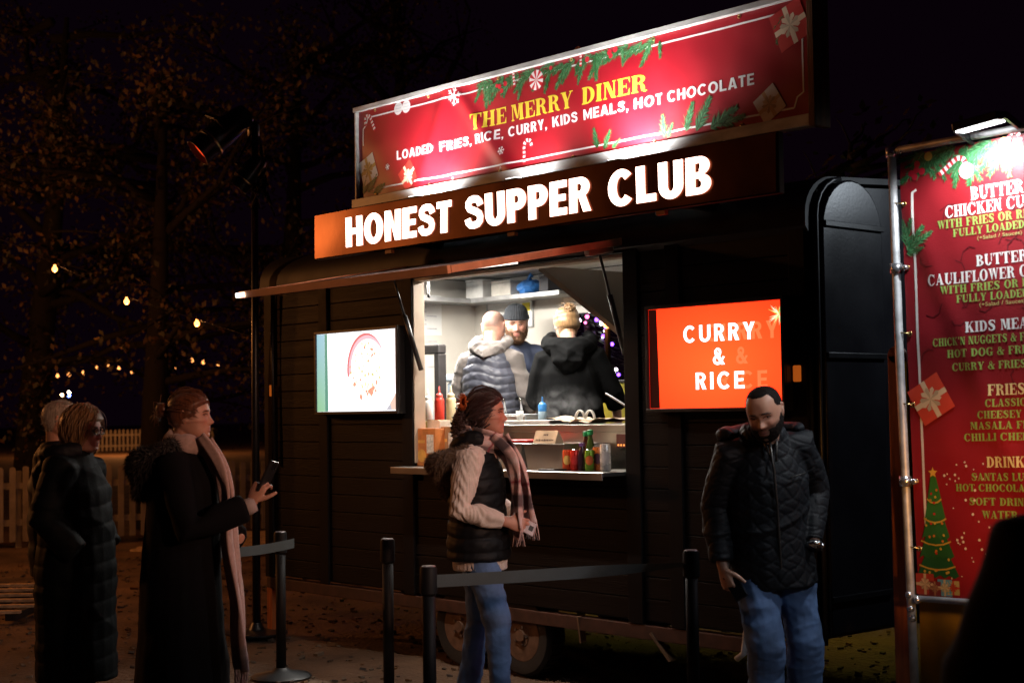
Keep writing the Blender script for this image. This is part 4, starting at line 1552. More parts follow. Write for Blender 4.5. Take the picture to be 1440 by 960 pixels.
# canvas windbreak of the next stall behind the menu frame
wb = thing('windbreak', 'yellow canvas windbreak with an orange post behind the menu banner', 'windbreak', (mo.x, MY + .2, 0))
mb = MB()
n_ = 40
pa, pb = on_y(1296, 830, MY + .16), (0, 0, 0)
vs, fs = [], []
for j in range(12):
    for i in range(n_ + 1):
        vs.append((pa.x - .02 + 1.6 * i / n_, MY + .16 + .012 * math.sin(i * .9 + j * .3), .04 + 1.9 * j / 11))
fs = [(j * (n_ + 1) + i, j * (n_ + 1) + i + 1, (j + 1) * (n_ + 1) + i + 1, (j + 1) * (n_ + 1) + i) for j in range(11) for i in range(n_)]
mb.add(vs, fs)
o = mb.build('canvas', mat('olive_yellow_canvas', (.30, .20, .03), .85, var=.2, bump=.15, bscale=220), wb, smooth=True)
pp = on_y(1268, 700, MY + .14)
mb = MB()
mb.box(pp.x - .03, pp.x + .05, MY + .10, MY + .14, .0, 1.78)
mb.tube([(pp.x + .01, MY + .10, 1.78), (pp.x + .01, MY + .14, 1.78)], .04, 18)
mb.build('post', mat('orange_timber', (.42, .12, .03), .6, var=.3, stretch=(6, 6, .6)), wb, bevel=.005)
mb = MB()
mb.box(pp.x + .052, pp.x + .065, MY + .105, MY + .135, .0, 1.75)
mb.build('edge_strip', mat('lime_edge', (.35, .45, .04), .5), wb)

# ================================================================== people
def vnoise(P, f, seed, n=7, aniso=(1, 1, 1)):
    """cheap smooth noise for arrays of points: sum of random sines"""
    rg = np.random.default_rng(seed)
    s = np.zeros(len(P))
    for _ in range(n):
        k = rg.normal(size=3)
        k = k / np.linalg.norm(k) * f * rg.uniform(.6, 1.5) * np.array(aniso)
        s += np.sin(P @ k + rg.uniform(0, 6.28))
    return s / n ** .5


def soft(mb, name, m, parent, voxel=.008, smooth=6, disp=None, colfn=None, post=2, factor=.5, extra=None):
    """fuse overlapping tubes into one skin, smooth it, push it along its normals, colour it"""
    me = mb.mesh('tmp')
    o = bpy.data.objects.new('tmp', me)
    COL.objects.link(o)
    bm = bmesh.new()
    bm.from_mesh(me)
    bmesh.ops.recalc_face_normals(bm, faces=bm.faces)
    bm.to_mesh(me)
    bm.free()
    r = o.modifiers.new('r', 'REMESH')
    r.mode = 'VOXEL'
    r.voxel_size = voxel
    r.adaptivity = 0
    if smooth:
        s = o.modifiers.new('s', 'SMOOTH')
        s.iterations = smooth
        s.factor = factor
    dg = bpy.context.evaluated_depsgraph_get()
    m2 = bpy.data.meshes.new_from_object(o.evaluated_get(dg))
    bpy.data.objects.remove(o)
    bpy.data.meshes.remove(me)
    m2.name = name
    n = len(m2.vertices)
    P = np.empty(n * 3)
    m2.vertices.foreach_get('co', P)
    P = P.reshape(-1, 3)
    if disp is not None:
        Nn = np.empty(n * 3)
        m2.vertices.foreach_get('normal', Nn)
        Nn = Nn.reshape(-1, 3)
        P = P + Nn * disp(P, Nn)[:, None]
        m2.vertices.foreach_set('co', P.ravel())
    if colfn is not None:
        c = np.ones((n, 4))
        c[:, :3] = colfn(P)
        a = m2.color_attributes.new('col', 'FLOAT_COLOR', 'POINT')
        a.data.foreach_set('color', c.ravel())
    m2.update()
    return link(name, m2, m, parent, smooth=True, local=True)


HZ_T = np.array([.116, .112, .105, .090, .070, .050, .030, .012, -.005, -.022, -.040, -.056, -.070, -.084, -.098, -.109, -.116])
HF_T = np.array([.002, .028, .046, .068, .083, .090, .093, .091, .089, .090, .090, .089, .088, .087, .085, .074, .050])
HB_T = np.array([.000, -.030, -.052, -.077, -.093, -.100, -.101, -.099, -.095, -.088, -.078, -.066, -.052, -.036, -.018, .000, .022])
HW_T = np.array([.001, .026, .042, .058, .068, .073, .0755, .076, .0755, .074, .0715, .068, .063, .055, .044, .030, .012])


def head_grid(nz=64, nf=64, shell=None, jaw=1.0):
    t = np.linspace(0, 1, nz)
    zs = .116 - .232 * (.5 - .5 * np.cos(PI * t)) * .5 - .232 * t * .5
    f = np.interp(-zs, -HZ_T, HF_T)
    b = np.interp(-zs, -HZ_T, HB_T)
    w = np.interp(-zs, -HZ_T, HW_T)
    # soften the tables
    for a in (f, b, w):
        for _ in range(3):
            a[1:-1] = (a[:-2] + 2 * a[1:-1] + a[2:]) / 4
    w = np.where(zs < -.03, w * jaw, w)
    ph = 2 * PI * np.arange(nf) / nf
    Zg, Pg = np.meshgrid(zs, ph, indexing='ij')
    mid, half = ((f + b) / 2)[:, None], ((f - b) / 2)[:, None]
    sx, cy = np.sin(Pg), np.cos(Pg)
    e = .92
    X = w[:, None] * np.sign(sx) * np.abs(sx) ** e
    Y = mid + half * np.sign(cy) * np.abs(cy) ** e
    Z = Zg.copy()
    P = np.stack([X, Y, Z], -1)
    if shell is None:
        front = (cy > .1)
        ax = np.abs(X)
        g = lambda v, s: np.exp(-(v / s) ** 2)
        nose = np.interp(-Z, [-.022, -.010, .004, .018, .031, .038, .045, .052], [0, .004, .009, .017, .0265, .022, .006, 0])
        nw = np.interp(-Z, [-.02, .01, .03, .042], [.0065, .0085, .0125, .0125])
        Yd = nose * g(X, nw) * 1.0
        Yd += .006 * g(ax - .014, .006) * g(Z + .034, .007)
        Yd -= .011 * g(ax - .031, .0135) * g(Z - .004, .0095)
        Yd += .0045 * g(ax - .028, .020) * g(Z - .023, .008)
        Yd += .005 * g(ax - .043, .016) * g(Z + .022, .016)
        Yd -= .003 * g(ax - .040, .014) * g(Z + .058, .014)
        Yd += .0065 * g(X, .022) * (g(Z + .0585, .0055) + 1.1 * g(Z + .071, .006)) - .003 * g(X, .024) * g(Z + .0645, .0028)
        Yd -= .003 * g(X, .018) * g(Z + .081, .006)
        Yd += .006 * g(X, .018) * g(Z + .098, .011)
        P[..., 1] += np.where(front, Yd, 0)
    else:
        n = np.stack([X / .076 ** 2, Y / .098 ** 2, Z / .116 ** 2], -1)
        n /= np.linalg.norm(n, axis=-1, keepdims=True) + 1e-9
        P = P + n * shell(X, Y, Z, Pg)[..., None]
    return P


def grid_to_mb(mb, P, M, col=None):
    nz, nf = P.shape[:2]
    Mn = np.array(M)
    Q = P.reshape(-1, 3) @ Mn[:3, :3].T + Mn[:3, 3]
    fs = [(i * nf + k, i * nf + (k + 1) % nf, (i + 1) * nf + (k + 1) % nf, (i + 1) * nf + k) for i in range(nz - 1) for k in range(nf)]
    fs += [tuple(range(nf))[::-1], tuple((nz - 1) * nf + k for k in range(nf))]
    mb.add(Q.tolist(), fs, col)


def rot_between(ax, ang):
    return Matrix.Rotation(ang, 3, ax)


def add_hand(mb, W, D, N, thumb, curls=(.35, .45, .35), s=1.0, spread=.06, thumb_in=.35):
    """W wrist, D pointing direction, N palm normal (fingers curl towards it), thumb = +1/-1 side along D x N"""
    W, D = Vector(W), Vector(D).normalized()
    N = Vector(N)
    N = (N - D * N.dot(D)).normalized()
    Lt = D.cross(N) * thumb
    mb.tube([W - D * .03 * s, W + D * .012 * s, W + D * .045 * s, W + D * .075 * s, W + D * .097 * s],
            [(.027 * s, .021 * s), (.030 * s, .018 * s), (.039 * s, .0165 * s), (.041 * s, .015 * s), (.037 * s, .011 * s)], 14, side=Lt)
    for k, (o, ln) in enumerate(((.030, .072), (.010, .080), (-.010, .074), (-.029, .058))):
        p = W + D * (.090 - .006 * abs(k - 1)) * s + Lt * o * s
        d = (D + Lt * (o / .03) * spread).normalized()
        pts, rr = [p - d * .012 * s], [.0092 * s]
        pts.append(p)
        rr.append(.0092 * s)
        a = 0
        ax = d.cross(N).normalized()
        for q, fr in enumerate((.45, .30, .25)):
            a += curls[q] * (1 + .12 * (k - 1))
            dd = rot_between(ax, a) @ d
            p = p + dd * ln * fr * s
            pts.append(p)
            rr.append((.0088, .0082, .0066)[q] * s)
        mb.tube(pts, rr, 8, side=Lt)
    p = W + D * .028 * s + Lt * .026 * s
    d = (Lt * .75 + D * .75 + N * thumb_in).normalized()
    pts, rr = [p - d * .012 * s, p], [.013 * s, .0125 * s]
    for q, ln in enumerate((.038, .032, .024)):
        p = p + d * ln * s
        pts.append(p)
        rr.append((.0115, .0100, .0078)[q] * s)
        d = (d + D * .35 + N * thumb_in * .5).normalized()
    mb.tube(pts, rr, 8, side=N)


BASE = dict(pelvis=(0, 0, .93), waist=(0, .005, 1.07), chest=(0, .01, 1.28), top=(0, -.005, 1.40), neckb=(0, -.012, 1.455), head=(0, .022, 1.600),
            hrot=(0, 0, 0),
            shR=(.175, -.005, 1.395), elR=(.225, -.02, 1.12), wrR=(.235, .05, .875), shL=(-.175, -.005, 1.395), elL=(-.225, -.02, 1.12), wrL=(-.235, .05, .875),
            hipR=(.088, 0, .90), knR=(.098, .02, .49), anR=(.10, -.02, .085), toeR=(.12, .16, .03), hipL=(-.088, 0, .90), knL=(-.098, .02, .49), anL=(-.10, -.02, .085), toeL=(-.12, .16, .03))


class Figure:
    def __init__(s, label, px, py, depth, heading, skin=(.48, .26, .17), lips=(.40, .13, .11), brow=(.06, .03, .02), stubble=None, hands=(), jaw=1.0, S=None, plane_y=None, base_z=0.0, ear=True, roots=None, lean=(0, 0),
                 rest=True, **pose):
        s.p = {k: (Vector(v) if k != 'hrot' else v) for k, v in {**BASE, **pose}.items()}
        hc = at(px, py, depth) if plane_y is None else on_y(px, py, plane_y)
        s.S = S or (hc.z - base_z) / s.p['head'].z
        a = R(heading)
        rot = (R(lean[0]), R(lean[1]), a)
        off = Matrix.LocRotScale(None, Euler(rot), None).to_3x3() @ (s.p['head'] * s.S)
        s.root = thing('person', label, 'person', (hc.x - off.x, hc.y - off.y, base_z), a)
        s.root.rotation_euler = rot
        s.root.scale = (s.S,) * 3
        s.jaw = jaw
        yw, pt, rl = s.p['hrot']
        s.MH = Matrix.Translation(s.p['head']) @ (Matrix.Rotation(R(yw), 4, 'Z') @ Matrix.Rotation(R(pt), 4, 'X') @ Matrix.Rotation(R(rl), 4, 'Y'))
        p = s.p
        mb = MB()
        hb = s.MH @ Vector((0, -.030, -.045))
        hb2 = s.MH @ Vector((0, -.012, -.10))
        mb.tube([p['pelvis'] - Vector((0, 0, .06)), p['pelvis'], p['waist'], p['chest'], p['top'], p['neckb']], [(.13, .09), (.15, .105), (.125, .09), (.15, .10), (.13, .075), (.06, .055)], 16)
        mb.tube([p['neckb'] - Vector((0, 0, .05)), (p['neckb'] + hb2) / 2 + Vector((0, -.008, 0)), hb], [(.062, .060), (.053, .056), (.050, .056)], 16)
        for sd in 'RL':
            sh, el, wr = p['sh' + sd], p['el' + sd], p['wr' + sd]
            mb.tube([p['top'] * .6 + sh * .4, sh, (sh + el) / 2, el, el * .7 + wr * .3, wr], [.05, .047, .042, .036, .037, .026], 12)
            h, k, an = p['hip' + sd], p['kn' + sd], p['an' + sd]
            mb.tube([h + Vector((0, 0, .03)), h * .6 + k * .4, k, k * .65 + an * .35, an], [.080, .070, .052, .050, .036], 12)
            to = p['toe' + sd]
            mb.tube([an + (an - to) * .25 - Vector((0, 0, .03)), an - Vector((0, 0, .03)), an * .45 + to * .55, to], [(.03, .03), (.036, .045), (.042, .03), (.034, .018)], 10)
        for hnd in hands:
            add_hand(mb, **hnd)
        HP = head_grid(jaw=jaw)
        grid_to_mb(mb, HP, s.MH)
        if ear:
            for sg in (-1, 1):
                e = s.MH
                pts = [e @ Vector((sg * (.073 + .014 * math.sin(q * .55) * (1 if q > 0 else .3)), -.012 - .010 * math.cos(q), .002 + .028 * math.sin(q) * 1.0)) for q in [-1.7 + .5 * k for k in range(8)]]
                mb.tube(pts, [.006, .007, .008, .008, .008, .008, .007, .006], 8)
                mb.ball(e @ Vector((sg * .076, -.006, -.004)), (.008, .014, .022), 10, 6)
        MI = np.array(s.MH.inverted())
        sk, lp, br = np.array(skin), np.array(lips), np.array(brow)

        def colfn(P):
            L_ = P @ MI[:3, :3].T + MI[:3, 3]
            x, y, z = np.abs(L_[:, 0]), L_[:, 1], L_[:, 2]
            inh = (np.abs(L_[:, 0]) < .11) & (np.abs(z) < .13) & (y > .03)
            c = np.tile(sk, (len(P), 1)) * (1 + .06 * vnoise(P, 60, 4))[:, None]
            g = lambda v, w: np.exp(-(v / w) ** 2)

            def mix(m, col):
                nonlocal c
                m = np.where(inh, np.clip(m, 0, 1), 0)[:, None]
                c = c * (1 - m) + np.array(col) * m
            mix(.45 * g(x - .04, .02) * g(z + .025, .018), sk * np.array([1.1, .72, .68]))
            mix(.35 * g(x, .014) * g(z + .034, .012), sk * np.array([1.1, .75, .7]))
            if stubble:
                mm = np.clip((-.030 - z - .25 * np.clip(.05 - y, 0, 1) + .35 * np.clip(x - .03, 0, .1)) / .012, 0, 1)
                mix(stubble[1] * np.maximum(mm, g(x, .028) * g(z + .050, .006)), stubble[0])
            if roots:
                yl = hair_y(z, roots[1]) - (recede(x, z) if roots[1] > .01 else 0)
                inh = (np.abs(L_[:, 0]) < .075) & (np.abs(z) < .13)
                mix(roots[2] * np.clip((yl - y + .006 * vnoise(P, 200, 12)) / (.045 if roots[1] > .01 else .024), 0, 1) * (z > -.088), roots[0])
                inh = inh & (y > .03)
            mix(1.0 * g(x, .021) ** 1.5 * (g(z + .0595, .0042) + g(z + .071, .0052)) * (y > .075), lp)
            mix(.9 * g(x, .020) * g(z + .0648, .0016), lp * .3)
            mix(1.0 * g(x - .031, .017) ** 2 * g(z - (.0235 + .10 * (x - .02) - 2.5 * (x - .03) ** 2), .0042), br)
            mix(.75 * g(x - .031, .0135) ** 2 * g(z - .0065, .0035), br * .5)
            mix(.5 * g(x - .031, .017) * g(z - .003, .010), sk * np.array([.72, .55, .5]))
            return c
        s.body = soft(mb, 'body', mat('skin', (1, 1, 1), .48, attr=True, var=.06, scale=40, sub=.12, bump=.08, bscale=300), s.root, voxel=.0042, smooth=2, colfn=colfn)
        # eyes, lashes and brows
        FP = HP.reshape(-1, 3)
        FP = FP[FP[:, 1] > .02]

        def on_face(x, z, o):
            d = (FP[:, 0] - x) ** 2 + (FP[:, 2] - z) ** 2
            k = np.argsort(d)[:4]
            w = 1 / (d[k] + 1e-8)
            return s.MH @ Vector((x, float((FP[k, 1] * w).sum() / w.sum()) + o, z))
        fw = (s.MH.to_3x3() @ Vector((0, 1, 0)))
        for sg in (-1, 1):
            e = MB()
            c = s.MH @ Vector((sg * .031, .0648, .0035))
            e.ball(c, .0118, 12, 8, col=(.40, .34, .31))
            e.ball(c + fw * .0066, (.0062, .0062, .0062), 10, 6, col=(.035, .022, .016))
            lid = [on_face(sg * (.031 + .0155 * math.cos(g)), .0035 + .0075 * math.sin(g), .0022) for g in [PI * k / 8 for k in range(9)]]
            e.tube(lid, [.0012, .0018, .0022, .0024, .0024, .0024, .0022, .0018, .0012], 6, col=[x * .35 for x in skin])
            e.build('eye', mat('eyeball', (1, 1, 1), .15, attr=True, var=.02), s.root, smooth=True, local=True)
            e = MB()
            bw = [on_face(sg * (.012 + .038 * f), .0235 + .010 * f - .016 * f * f, .0012) for f in (0, .2, .4, .6, .8, 1)]
            e.tube(bw, [.0022, .0034, .0034, .0030, .0022, .0010], 6)
            e.build('eyebrow', mat('brow_%d_%d' % (int(brow[0] * 1000), int(brow[1] * 1000)), brow, .8), s.root, smooth=True, local=True)

    # ---- clothing
    def flow(s, m, start, end, n, seed, name='loose_hair', rad=.0013, bulge=1.03, jit=.012):
        """single hairs over the head from start directions to an end direction"""
        rnd = random.Random(seed)
        mb = MB()
        E = Vector((.079, .102, .119))
        for _ in range(n):
            a, b = Vector(start(rnd)).normalized(), Vector(end(rnd)).normalized()
            k = rnd.uniform(bulge - .015, bulge + .045)
            pts = []
            w = Vector((rnd.gauss(0, jit), rnd.gauss(0, jit), rnd.gauss(0, jit)))
            for i in range(11):
                t = i / 10
                d = a.slerp(b, t) if a.angle(b) > .01 else a
                q = Vector((d.x * E.x, d.y * E.y, d.z * E.z)) * (k + (.02 if 0 < i < 10 else 0)) + w * math.sin(PI * t)
                pts.append(s.MH @ q)
            mb.tube(pts, [rad * (.4 + math.sin(PI * min(1, .15 + .8 * i / 10))) for i in range(11)], 5)
        return mb.build(name, m, s.root, smooth=True, local=True)

    def hair(s, fn, m, name='hair', noise=.004, freq=(130, 60, 22), seed=1, nz=70, nf=110):
        P = head_grid(nz, nf, shell=fn, jaw=s.jaw)
        Q = P.reshape(-1, 3)
        d = vnoise(Q, 1.0, seed, 9, freq) * noise
        rr = Q / (np.linalg.norm(Q, axis=1, keepdims=True) + 1e-6)
        P = (Q + rr * d[:, None]).reshape(P.shape)
        mb = MB()
        grid_to_mb(mb, P, s.MH)
        return mb.build(name, m, s.root, smooth=True, local=True)

    def strands(s, mb, rootfn, n, seed, rad=.0016):
        rnd = random.Random(seed)
        for _ in range(n):
            pts = [s.MH @ Vector(q) for q in rootfn(rnd)]
            k = len(pts)
            mb.tube(pts, [rad * (1 - .6 * i / (k - 1)) for i in range(k)], 5)

    def garment(s, name, m, spine=None, sleeves='', legs='', voxel=.009, disp=None, colfn=None, sl_r=(.075, .068, .060, .055, .046), leg_r=(.098, .088, .068, .066, .062), smooth=6, more=None, sleeve_end=1.0, seg=20, shcap=.07):
        p = s.p
        mb = MB()
        if spine:
            mb.tube([q[0] for q in spine], [(q[1], q[2]) for q in spine], seg)
        for sd in sleeves:
            sh, el, wr = p['sh' + sd], p['el' + sd], p['wr' + sd]
            e = el + (wr - el) * sleeve_end
            mb.tube([p['top'] * .55 + sh * .45 - Vector((0, 0, .01)), sh - Vector((0, 0, .01)), (sh + el) / 2, el, (el + e) / 2, e], [shcap] + list(sl_r), 16)
        for sd in legs:
            h, k, an = p['hip' + sd], p['kn' + sd], p['an' + sd]
            mb.tube([h + Vector((0, 0, .05)), h * .6 + k * .4, k, k * .6 + an * .4, an - Vector((0, 0, .03))], list(leg_r), 16)
        if more:
            more(mb)
        return soft(mb, name, m, s.root, voxel, smooth, disp, colfn)

    def shoes(s, m):
        for sd in 'RL':
            an, to = s.p['an' + sd], s.p['toe' + sd]
            mb = MB()
            d = (to - an)
            d.z = 0
            d.normalize()
            b = Vector((an.x, an.y, .035))
            mb.tube([b - d * .075, b - d * .03, b + d * .06, b + d * .14, b + d * .19], [(.032, .034), (.042, .05), (.046, .042), (.046, .034), (.030, .022)], 14, side=(-d.y, d.x, 0))
            mb.tube([an + Vector((0, 0, .04)), an - Vector((0, 0, .04))], [.045, .046], 12)
            soft(mb, 'shoe', m, s.root, .007, 3)


LINE_Z = [-.13, -.085, -.06, -.03, -.012, .0, .015, .032, .046, .056, .066, .078, .116]


def hair_y(z, up=0.0):
    Y_ = [-.30, -.30, -.045, -.030, -.012, .030, .040, .040, .052, .068, .086, .12, .2]
    return np.interp(z - up, LINE_Z, Y_)


def recede(x, z):
    return .030 * np.exp(-((np.abs(x) - .043) / .014) ** 2) * (z > .04)


def swept(th=.009, up=0.0, low=-.085, back=0.0):
    """hair drawn back from the face: hairline as a curve of y over z"""
    Y_ = [-.30, -.30, -.045, -.030, -.012, .030, .040, .040, .052, .068, .086, .12, .2]

    def f(X, Y, Z, P):
        yl = np.interp(Z - up, LINE_Z, Y_) - back * (np.abs(X) < .1)
        yl = np.where(Z < low, -.3, yl) - (recede(X, Z) if up > .01 else 0)
        return np.clip((yl - Y) * .30 - .0005, -.012, th + .004 * np.clip(-Y / .1, 0, 1))
    return f


def bearded(th=.005, long=0.0):
    def f(X, Y, Z, P):
        x = np.abs(X)
        zl = np.interp(x, [0, .016, .027, .034, .050, .066, .078], [-.0775, -.077, -.060, -.050, -.047, -.030, .012])
        d = (zl - Z)
        mo = np.where(x < .032, .0048 - np.abs(Z + .0515 + .10 * x), -.02)
        d = np.minimum(np.maximum(d, mo), (Y + .012))
        return np.clip(d * .35 - .0005, -.008, th) + long * np.clip((-Z - .085) / .03, 0, 1) * (d > 0)
    return f


def spikes(o, n, L, seed, m, name, down=.5, fig=None):
    """fur: thin blades standing out of a part's surface, joined into that part's mesh"""
    rnd = random.Random(seed)
    me = o.data
    vs = [(v.co.copy(), v.normal.copy()) for v in me.vertices]
    mb = MB()
    mb.v = [tuple(a) for a, b in vs]
    mb.c = [None] * len(vs)
    mb.f = [tuple(p.vertices) for p in me.polygons]
    for _ in range(n):
        c, nn = rnd.choice(vs)
        d = (nn + Vector((rnd.gauss(0, .35), rnd.gauss(0, .35), rnd.gauss(-down, .35)))).normalized()
        w = d.cross(Vector((rnd.gauss(0, 1), rnd.gauss(0, 1), rnd.gauss(0, 1)))).normalized() * L * .07
        l = L * rnd.uniform(.5, 1.1)
        mb.add([c - nn * .003 - w, c - nn * .003 + w, c + d * l + Vector((0, 0, -.15 * l))], [(0, 1, 2)])
    m2 = mb.mesh(name)
    m2.materials.append(m)
    m2.polygons.foreach_set('use_smooth', [True] * len(m2.polygons))
    o.data = m2
    bpy.data.meshes.remove(me)


def folds(amp=.006, f=16, seed=2, an=(1, 1, 2.2), fine=.0015):
    def d(P, N):
        v = vnoise(P, f, seed, 7, an)
        r = 1 - np.abs(vnoise(P, f * .8, seed + 9, 6, an)) * 1.3
        return amp * .5 * v + amp * .7 * np.clip(r, -.5, 1) ** 2 + fine * vnoise(P, f * 5, seed + 3)
    return d


black_cloth = mat('black_wool_cloth', (.006, .0055, .007), .92, spec=.15, bump=.25, bscale=260)
navy_cloth = mat('dark_navy_nylon', (.007, .008, .012), .6, spec=.25, bump=.12, bscale=90)
denim = mat('blue_denim', (.105, .175, .34), .8, var=.35, scale=7, bump=.3, bscale=420, stretch=(1, 1, .6))
fur = mat('brown_fur_trim', (.17, .105, .06), .95, bump=1.0, bscale=150, var=.5, scale=50, sheen=.3)
shoe_m = mat('dark_shoe_leather', (.02, .018, .016), .5)


def hair_mat(name, c, rough=.45):
    if rough >= .6:
        return mat(name, c, .8, var=.4, scale=60, spec=.12)
    return mat(name, c, rough, var=.45, scale=4, stretch=(26, 26, 3), bump=.5, bscale=3.5, rvar=.15, sheen=.2, bdist=.004)


def scarf_strip(mb, path, width, wdir, colfn, thick=.012, nw=10, wave=.012, seed=0, twist=None):
    """a strip of cloth along path; colfn(u metres across 0-1, v along metres)"""
    path = [Vector(q) for q in path]
    # resample
    pts = []
    for i in range(len(path) - 1):
        p0, p1, p2, p3 = path[max(i - 1, 0)], path[i], path[i + 1], path[min(i + 2, len(path) - 1)]
        for k in range(8):
            t = k / 8
            pts.append(.5 * ((2 * p1) + (p2 - p0) * t + (2 * p0 - 5 * p1 + 4 * p2 - p3) * t * t + (3 * p1 - p0 - 3 * p2 + p3) * t ** 3))
    pts.append(path[-1])
    n = len(pts)
    v = 0
    rows = []
    for i, p in enumerate(pts):
        if i:
            v += (p - pts[i - 1]).length
        t = (pts[min(i + 1, n - 1)] - pts[max(i - 1, 0)]).normalized()
        wd = Vector(wdir(i / (n - 1)) if callable(wdir) else wdir)
        wd = (wd - t * wd.dot(t)).normalized()
        nn = t.cross(wd)
        w = width(i / (n - 1)) if callable(width) else width
        rows.append([(p + wd * w * (k / nw - .5) + nn * (wave * math.sin(k / nw * 9 + i * .13 + seed) + wave * .5 * math.sin(k / nw * 17 + seed * 2 - i * .2)), nn, k / nw, v) for k in range(nw + 1)])
    for sgn in (1, -1):
        o = len(mb.v)
        for r in rows:
            for p, nn, u, vv in r:
                mb.v.append(tuple(p + nn * thick * .5 * sgn))
                mb.c.append(colfn(u, vv))
        for i in range(n - 1):
            for k in range(nw):
                a = o + i * (nw + 1) + k
                f = (a, a + 1, a + nw + 2, a + nw + 1)
                mb.f.append(f if sgn > 0 else f[::-1])
        if sgn > 0:
            oA = o
        else:
            for i in range(n - 1):
                for k in (0, nw):
                    a, b = oA + i * (nw + 1) + k, o + i * (nw + 1) + k
                    mb.f.append((a, b, b + nw + 1, a + nw + 1))
            for i in (0, n - 1):
                for k in range(nw):
                    a, b = oA + i * (nw + 1) + k, o + i * (nw + 1) + k
                    mb.f.append((a, a + 1, b + 1, b))
    end = rows[-1]
    return end, rows


def fringe(mb, end, tdir, colfn, L=.09, seed=0, n=24):
    rnd = random.Random(seed)
    p0, p1 = end[0][0], end[-1][0]
    for k in range(n):
        u = k / (n - 1)
        i = u * (len(end) - 1)
        a, b = end[int(i)][0], end[min(int(i) + 1, len(end) - 1)][0]
        p = a + (b - a) * (i - int(i))
        d = Vector(tdir) + Vector((rnd.gauss(0, .12), rnd.gauss(0, .12), 0))
        mb.tube([p, p + d * L * .5, p + d * L + Vector((rnd.gauss(0, .006), rnd.gauss(0, .006), 0))], [.0032, .003, .0022], 5, col=colfn(u, 0))


RIGHT, AWAY, TOWARD, LEFT = -42.14, 47.86, 227.86, 137.86
scarf_m = mat('woven_scarf', (1, 1, 1), .9, attr=True, var=.12, scale=60, bump=.35, bscale=240, sheen=.3)

